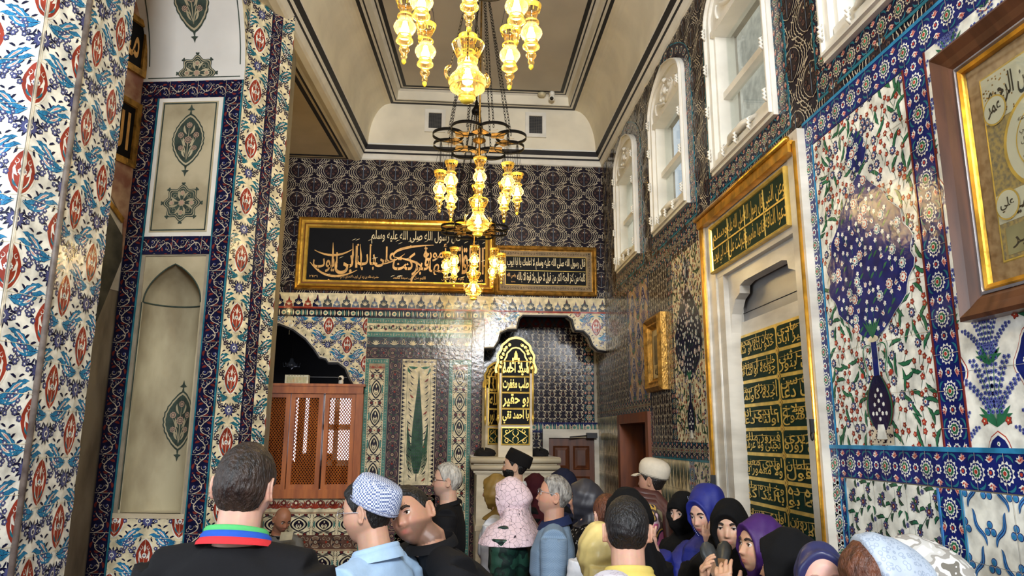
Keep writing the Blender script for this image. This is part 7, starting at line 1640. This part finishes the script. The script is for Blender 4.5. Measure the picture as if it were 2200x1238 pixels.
person('person in a pale pink headscarf with dark crackle lines and a dark green coat', hp_(1097, 1070, 4.85), 66, (4, 2, 0), female=True, skin=(214, 166, 140), arms=[dict(u=(.06, .02, -1), f=(.1, .3, -1)), dict(u=(-.06, .02, -1), f=(-.1, .3, -1))], top='robe', topmat=cloth('dark_green_coat', (18, 40, 34), 'blotch', cols=[(14, 26, 24), (22, 52, 42), (16, 36, 32), (34, 70, 56)], scale=9, rough=.4), sleeve=1.9, wide=1.1,
       scarf=dict(m=cloth('crackle_scarf', (226, 202, 208), 'crackle', (60, 48, 58), 32.0, thr=.024), back=.03, t=.02, drape=[(-.06, .10, .105), (-.12, .125, .125), (-.18, .175, .155), (-.24, .225, .190), (-.27, .235, .20)]))
person('person in a gold headscarf and white blouse behind the pink crackle scarf', hp_(1066, 1056, 5.4), 72, female=True, skin=(214, 166, 140), top='tee', topmat=C_white, sleeve=1.9, legs=C_trs, scarf=dict(m=cloth('gold_scarf', (132, 104, 48), rough=.5), t=.012, drape=[(-.06, .084, .09), (-.10, .088, .09), (-.14, .10, .10), (-.19, .14, .12)]))
person('person in a maroon headscarf half hidden behind the black felt cap', hp_(1150, 1050, 6.4), 62, female=True, top='robe', topmat=C_chad, sleeve=1.9, scarf=dict(m=cloth('maroon_scarf', (62, 16, 26)), t=.016))
person('person in a navy blue headscarf in front of the dark wooden door', hp_(1210, 1042, 5.9), 70, female=True, top='robe', topmat=C_chad, sleeve=1.9, scarf=dict(m=cloth('navy_scarf', (26, 30, 52)), t=.016))
person('person with short grey hair, glasses and grey-blue knitted polo shirt', hp_(1190, 1066, 4.45), 82, (0, 10, 0), skin=(204, 150, 122), wide=1.12, top='tee', topmat=cloth('greyblue_knit', (112, 136, 160), 'check', (128, 150, 172), 180.0), sleeve=.95, legs=C_trs, voxel=.0055, hair=dict(m=H_grey, t=.011, rec=.016), stubble=.3, beard=(150, 140, 132), brows=(110, 100, 92), glasses=dict(m=M_silv, z=.012),
       collar=[(cloth('navy_collar', (30, 42, 78)), .112, .086, -.012, .034)])
person('person in a charcoal headscarf and black dress with white spots', hp_(1256, 1074, 4.75), 84, (0, 6, 0), female=True, skin=(214, 166, 140), top='robe', topmat=cloth('spotted_dress', (14, 14, 16), 'dots', (226, 222, 214), 34.0), sleeve=1.9, scarf=dict(m=cloth('charcoal_scarf', (52, 52, 60), rough=.45), t=.018, back=.028, drape=[(-.05, .086, .095), (-.09, .090, .098), (-.13, .10, .105), (-.165, .12, .11)]))
person('child with reddish brown hair behind the yellow satin scarf', hp_(1304, 1108, 4.1), 10, skin=(216, 170, 146), top='tee', topmat=C_white, legs=C_trs, scale=.92, wide=.85, hair=dict(m=H_brown, t=.014), eyes=False)
person('person in a pale yellow satin headscarf seen from behind', hp_(1289, 1190, 3.2), 18, female=True, top='robe', topmat=C_chad, eyes=False, sleeve=1.9, scarf=dict(m=cloth('yellow_satin', (234, 212, 138), rough=.28, bump=.05), t=.016, k=6, drape=[(-.04, .094, .105), (-.10, .105, .12), (-.16, .135, .135), (-.24, .165, .15), (-.34, .19, .165)]))
person('young person seen from behind with short black hair and yellow shirt', hp_(1347, 1142, 2.66), -6, (-4, 0, 0), skin=(214, 166, 140), wide=.86, scale=.97, top='tee', topmat=C_yel, sleeve=.9, legs=C_trs, eyes=False, voxel=.0055, hair=dict(m=hairmat('glossy', (30, 26, 26), (12, 11, 12)), t=.013, drop=-.004),
       collar=[(C_yel, .110, .086, -.008, .026), (C_yel, .086, .080, .026, .046)])
person('person under a white lace head cover at the bottom edge below the yellow shirt', hp_(1318, 1356, 1.75), -5, female=True, top='robe', topmat=C_white, eyes=False, sleeve=1.9, scarf=dict(m=cloth('white_lace', (196, 192, 200), 'lace', (160, 152, 168), 60.0), t=.014))
person('person in a black cloak with one hand showing behind the yellow shirt', hp_(1348, 1110, 3.5), 28, female=True, wide=.85, top='robe', topmat=C_chad, eyes=False, sleeve=[1.9, 1.7], voxel=.005, arms=[hang(-1), dict(u=(.1, .12, -.9), f=(.15, .5, -.30), h=(.55, .2, -.7), p=(0, .9, .2), c=.18, sp=.2)], scarf=dict(m=C_chad, t=.02, back=.02, drape=[(-.05, .10, .11), (-.12, .12, .13), (-.2, .155, .15), (-.3, .17, .16)]))
# cream peaked cap, colourful blouse
def capbrim(root, hc, HR, A_, nb, hw, shz, lean):
    m = cloth('cream_cotton', (222, 212, 192)); q = MB(); t = np.linspace(-1.15, 1.15, 18)
    rows = [[tuple(HR@np.array([r_*.086*math.sin(a), r_*.102*math.cos(a)+e, z_])+hc) for a in t] for r_, e, z_ in ((1.0, 0, .048), (1.12, .018, .040), (1.15, .034, .030), (1.12, .034, .026), (1.0, .0, .040))]
    q.grid(rows, m); q.build('cap_brim', root, world=False)
    q = MB(); P = [(-hw*.9, .02, shz+.05), (-hw*.5, .10, shz+.07), (0, .09, shz+.11), (hw*.35, -.04, shz+.09), (hw*.1, -.12, shz+.02), (-hw*.2, -.155, shz-.18), (-hw*.1, -.17, shz-.5), (-hw*.3, -.18, shz-.75)]
    for o_ in (0, .03, -.03): q.tube([(a-.1+o_*.5, b+o_*.3+.01, c+o_) for a, b, c in P], [.028, .034, .038, .036, .036, .034, .03, .02], cloth('brown_shawl', (82, 48, 44), rough=.4), 10)
    q.build('shawl', root, world=False)
    q = MB()
    for sx in (-1, 1):
        P = [(sx*.10, .12, shz+.01), (sx*.105, .03, shz+.055), (sx*.11, -.08, shz+.01), (sx*.13, -.145, shz-.12), (sx*.13, -.15, shz-.45)]; q.tube([(a, b-.004, c) for a, b, c in P], .018, cloth('olive_vest', (122, 114, 88)), 8)
    q.build('vest', root, world=False)
person('person in a cream peaked cap, brown shawl and pink patterned blouse', hp_(1400, 1032, 5.15), 52, female=True, skin=(206, 158, 132), hair=dict(m=H_dark, t=.012, drop=.02), top='tee', topmat=cloth('pink_print', (216, 120, 150), 'blotch', scale=7.0, cols=[(94, 60, 66), (226, 110, 160), (232, 200, 214), (84, 70, 66), (214, 176, 90), (40, 44, 70), (214, 120, 170)]), sleeve=1.5, legs=C_beige, eyes=False,
       cap=dict(prof=[(1.00, .030), (1.03, .042), (1.07, .060), (1.09, .088), (1.02, .116), (.80, .140), (.45, .152), (.02, .154)], m=cloth('cream_cotton', (222, 212, 192)), tilt=14, rim=cloth('cap_black_band', (24, 22, 24))), extra=capbrim)
person('person in a black face veil showing only the eyes beside the blue headscarf', hp_(1469, 1104, 4.5), 126, (0, 0, 0), female=True, skin=(222, 178, 152), top='robe', topmat=C_chad, sleeve=1.9, wide=.95, scarf=dict(m=C_chad, t=.02, open=(.046, .028, .004), drape=[(-.05, .092, .10), (-.10, .105, .12), (-.17, .15, .15), (-.26, .22, .185), (-.4, .25, .205), (-.6, .27, .23)]))
def beads(root, hc, HR, A_, nb, hw, shz, lean):
    q = MB(); m = mat('pearl_bead', (190, 198, 232), rough=.2); rn = random.Random(6)
    pts = []
    for t in np.linspace(-2.7, 2.7, 40): pts.append(HR@np.array([.0575*math.sin(t), .071+.018*math.cos(t)*0-.010*abs(math.sin(t)), .0+(-.018+.089*math.cos(t))])+hc)
    for k in range(26):
        z_ = .10-.0085*k; pts.append(HR@np.array([.090-.0*k, .020-.001*k, z_])+hc); pts.append(HR@np.array([.092, .004, z_-.004])+hc)
    for p in pts:
        V = [p+np.array(d)*.0034 for d in ((1, 0, 0), (0, 1, 0), (-1, 0, 0), (0, -1, 0), (0, 0, 1), (0, 0, -1))]; q.add(V, [(0, 1, 4), (1, 2, 4), (2, 3, 4), (3, 0, 4), (1, 0, 5), (2, 1, 5), (3, 2, 5), (0, 3, 5)], m)
    o = q.build('bead_trim', root, world=False); o['kind'] = 'stuff'
C_bl = cloth('royal_blue_chiffon', (26, 38, 128), rough=.6)
person('person in a beaded royal blue headscarf raising both hands in prayer', hp_(1517, 1106, 4.12), 122, (0, -10, 3), female=True, skin=(224, 176, 150), top='robe', topmat=C_bl, sleeve=1.75, voxel=.0042, lips=(170, 70, 66),
       arms=[pray(-1, (-.10, .30, .95), (.05, .25, 1), u=(.15, .80, -.42)), pray(1, (.05, .35, .9), (.1, .45, .9), u=(.12, .80, -.52))], scarf=dict(m=C_bl, t=.016, peak=.055, fwd=.010, open=(.056, .088, -.018), drape=[(-.05, .095, .11), (-.10, .11, .12), (-.16, .15, .14), (-.24, .2, .165), (-.32, .215, .17)]), extra=beads)
person('person in a black headscarf holding a pair of black shoes in front of the chest', hp_(1568, 1131, 3.62), 146, (4, -4, 0), female=True, skin=(218, 172, 142), top='robe', topmat=C_chad, sleeve=1.85, voxel=.0042, wide=1.12, brow_w=.005,
       arms=[pray(-1, (.40, .60, .45), (.4, .5, .65), (.6, -.5, 0), c=.55, u=(.1, .55, -.75)), pray(1, (.40, .60, .45), (.4, .5, .6), (-.6, -.4, 0), c=.55, u=(.1, .55, -.75))], scarf=dict(m=C_chad, t=.02, fwd=.008, open=(.052, .076, -.026), drape=[(-.05, .10, .11), (-.10, .12, .13), (-.16, .165, .15), (-.24, .20, .165), (-.32, .21, .17)]))
person('person in a purple headscarf with clasped hands raised before the chest', hp_(1636, 1174, 3.12), 100, (0, 6, 0), female=True, skin=(214, 166, 134), top='robe', topmat=C_chad, sleeve=1.85, voxel=.0042, brow_w=.005,
       arms=[pray(-1, (.36, .05, .9), (.22, .15, .9), (.6, -.6, .2), c=.50, u=(.1, .75, -.45)), pray(1, (.36, .05, .9), (.22, .15, .9), (-.6, -.6, .2), c=.50, u=(.1, .75, -.45))], scarf=dict(m=cloth('purple_scarf', (62, 18, 96), rough=.6), t=.018, open=(.056, .082, -.022), back=.02, drape=[(-.05, .092, .105), (-.10, .10, .115), (-.16, .13, .13), (-.22, .165, .145), (-.30, .19, .16)]))
person('person in a plain black headscarf with head turned away beside the purple scarf', hp_(1697, 1218, 2.66), 62, female=True, skin=(218, 172, 142), top='robe', topmat=C_chad, eyes=False, sleeve=1.9, scarf=dict(m=C_chad, t=.022, back=.02, drape=[(-.05, .10, .11), (-.12, .125, .13), (-.19, .175, .16), (-.28, .22, .185), (-.40, .235, .2)]))
person('older person with wrinkled brow in a tight navy blue headscarf looking down', hp_(1768, 1252, 2.36), 158, (2, 6, 4), female=True, skin=(232, 180, 162), top='robe', topmat=C_chad, sleeve=1.9, voxel=.005, brows=(170, 130, 116), brow_w=.003, scarf=dict(m=cloth('navy_satin', (44, 48, 92), rough=.35, bump=.05), t=.010, open=(.066, .108, -.032)))
person('person with brown hair under a pushed-back pale blue white lace scarf', hp_(1890, 1256, 2.1), 88, (0, -16, 0), female=True, skin=(226, 180, 156), top='robe', topmat=cloth('pale_blouse', (206, 210, 220)), sleeve=1.9, eyes=False, voxel=.0055, hair=dict(m=H_brown, t=.018, drop=.12), scarf=dict(m=cloth('lace_scarf', (176, 188, 202), 'lace', (138, 152, 172), 70.0, rough=.5), t=.028, open=(.4, .4, 0), ycut=.012, back=.03, drape=[(-.04, .10, .125), (-.10, .12, .145), (-.16, .155, .16), (-.24, .2, .18)]))
person('person in a grey and white printed headscarf nearest the right wall', hp_(1972, 1250, 2.16), 70, (0, -14, 0), female=True, wide=.8, scale=.95, top='robe', topmat=cloth('grey_blouse', (150, 150, 146)), eyes=False, sleeve=1.9, scarf=dict(m=cloth('grey_print', (200, 198, 192), 'blotch', scale=14.0, cols=[(214, 212, 206), (190, 188, 182), (150, 146, 138), (208, 206, 200), (112, 108, 98), (220, 218, 214)]), t=.026, back=.04, drape=[(-.04, .11, .13), (-.10, .13, .15), (-.18, .175, .17), (-.26, .21, .18)]))
# -- seated reader by the end wall
person('bald person in a grey shirt sitting under the lattice screen reading a booklet', hp_(607, 1116, 7.45), -142, (0, -26, 0), skin=(188, 128, 96), top='tee', topmat=cloth('grey_shirt', (120, 118, 112)), sleeve=.8, legs=C_trs, seated=True, stubble=.4, beard=(70, 64, 60),
       arms=[dict(u=(-.1, .35, -.8), f=(.45, .8, .15), h=(.3, .8, .4)), dict(u=(.1, .35, -.8), f=(-.45, .8, .15), h=(-.3, .8, .4))], collar=[(C_blk, .10, .085, -.004, .02)])
# -- small things
bk = hp_(615, 1152, 7.10); q = MB(); c_ = np.array(bk)
bm_ = math.radians(38); bf = frame(c_, (math.cos(bm_), math.sin(bm_), 0), (.2, -.25, .94), (.6, -.75, -.2))
q.prism(rect(-.06, -.04, 0, .04), bf, 0, .006, mat('booklet_paper', (226, 216, 180), rough=.7)); q.prism(rect(0, -.04, .06, .04), bf, 0, .006, mat('booklet_paper')); tag(q.build('booklet'), 'small open cream booklet held by the seated bald person', 'booklet')
def shoe(at, rz, tilt, label):
    q = MB(); X_ = Vector(_n(rz)); Z_ = Vector(_n(tilt)); Y_ = Z_.cross(X_).normalized(); Z_ = X_.cross(Y_); T = Matrix.Translation(Vector(at))@Matrix((X_, Y_, Z_)).transposed().to_4x4()@Matrix.Scale(.78, 4)
    secs = [(-.12, .026, .034, .03), (-.10, .033, .045, .03), (-.04, .030, .042, .024), (.02, .036, .030, .022), (.07, .044, .022, .020), (.11, .038, .017, .018), (.135, .014, .010, .014)]
    rows = []
    for (x, wy, hz, zc) in secs: rows.append([tuple(T@Vector((x, wy*math.cos(t), zc+hz*math.sin(t)*(.9 if math.sin(t) > 0 else .45)))) for t in np.linspace(0, 2*math.pi, 18, endpoint=False)])
    q.grid(rows, mat('black_leather', (58, 60, 60), rough=.28), True, True); q.add(rows[0], [tuple(range(18))], mat('black_leather')); q.add(rows[-1], [tuple(range(18))[::-1]], mat('black_leather'))
    e = q.build('shoe'); tag(e, label, 'shoe', 'pair of shoes held in the hands')
    q = MB(); q.add([tuple(T@Vector(p)) for p in [(x, wy*.62*s_, .03+hz*.93) for s_ in (1, -1) for (x, wy, hz, zc) in (secs[:4] if s_ > 0 else secs[:4][::-1])]], [tuple(range(8))], mat('tan_insole', (120, 84, 50))); q.build('insole', e)
    q = MB(); o_ = [(x, wy*1.04) for (x, wy, hz, zc) in secs]; pl = [(x, w_) for x, w_ in o_]+[(x, -w_) for x, w_ in o_[::-1]]; n_ = len(pl)
    q.add([tuple(T@Vector((x, y, .004))) for x, y in pl]+[tuple(T@Vector((x, y, .016))) for x, y in pl], [tuple(range(n_))[::-1], tuple(range(n_, 2*n_))]+[(i, (i+1) % n_, n_+(i+1) % n_, n_+i) for i in range(n_)], mat('black_rubber', (18, 18, 18), rough=.7)); q.build('sole', e)
s1_ = hp_(1531, 1218, 3.32); s2_ = hp_(1555, 1215, 3.36)
shoe(s1_, (-.15, .35, .9), (-.35, -.85, .35), 'black shoe held toe up, the one nearer the blue headscarf')
shoe(s2_, (.25, .35, .9), (-.50, -.75, .35), 'black shoe held toe up, the one nearer the purple headscarf')
q = MB(); q.box((-1.30, 7.45, .37), (-.98, 7.95, .50), cloth('dark_red_velvet', (74, 16, 22), rough=.9)); q.box((-1.32, 7.43, .30), (-.96, 7.97, .371), cloth('dark_red_velvet')); tag(q.build('cushion'), 'dark red cushion on the ledge at the foot of the end wall', 'cushion')
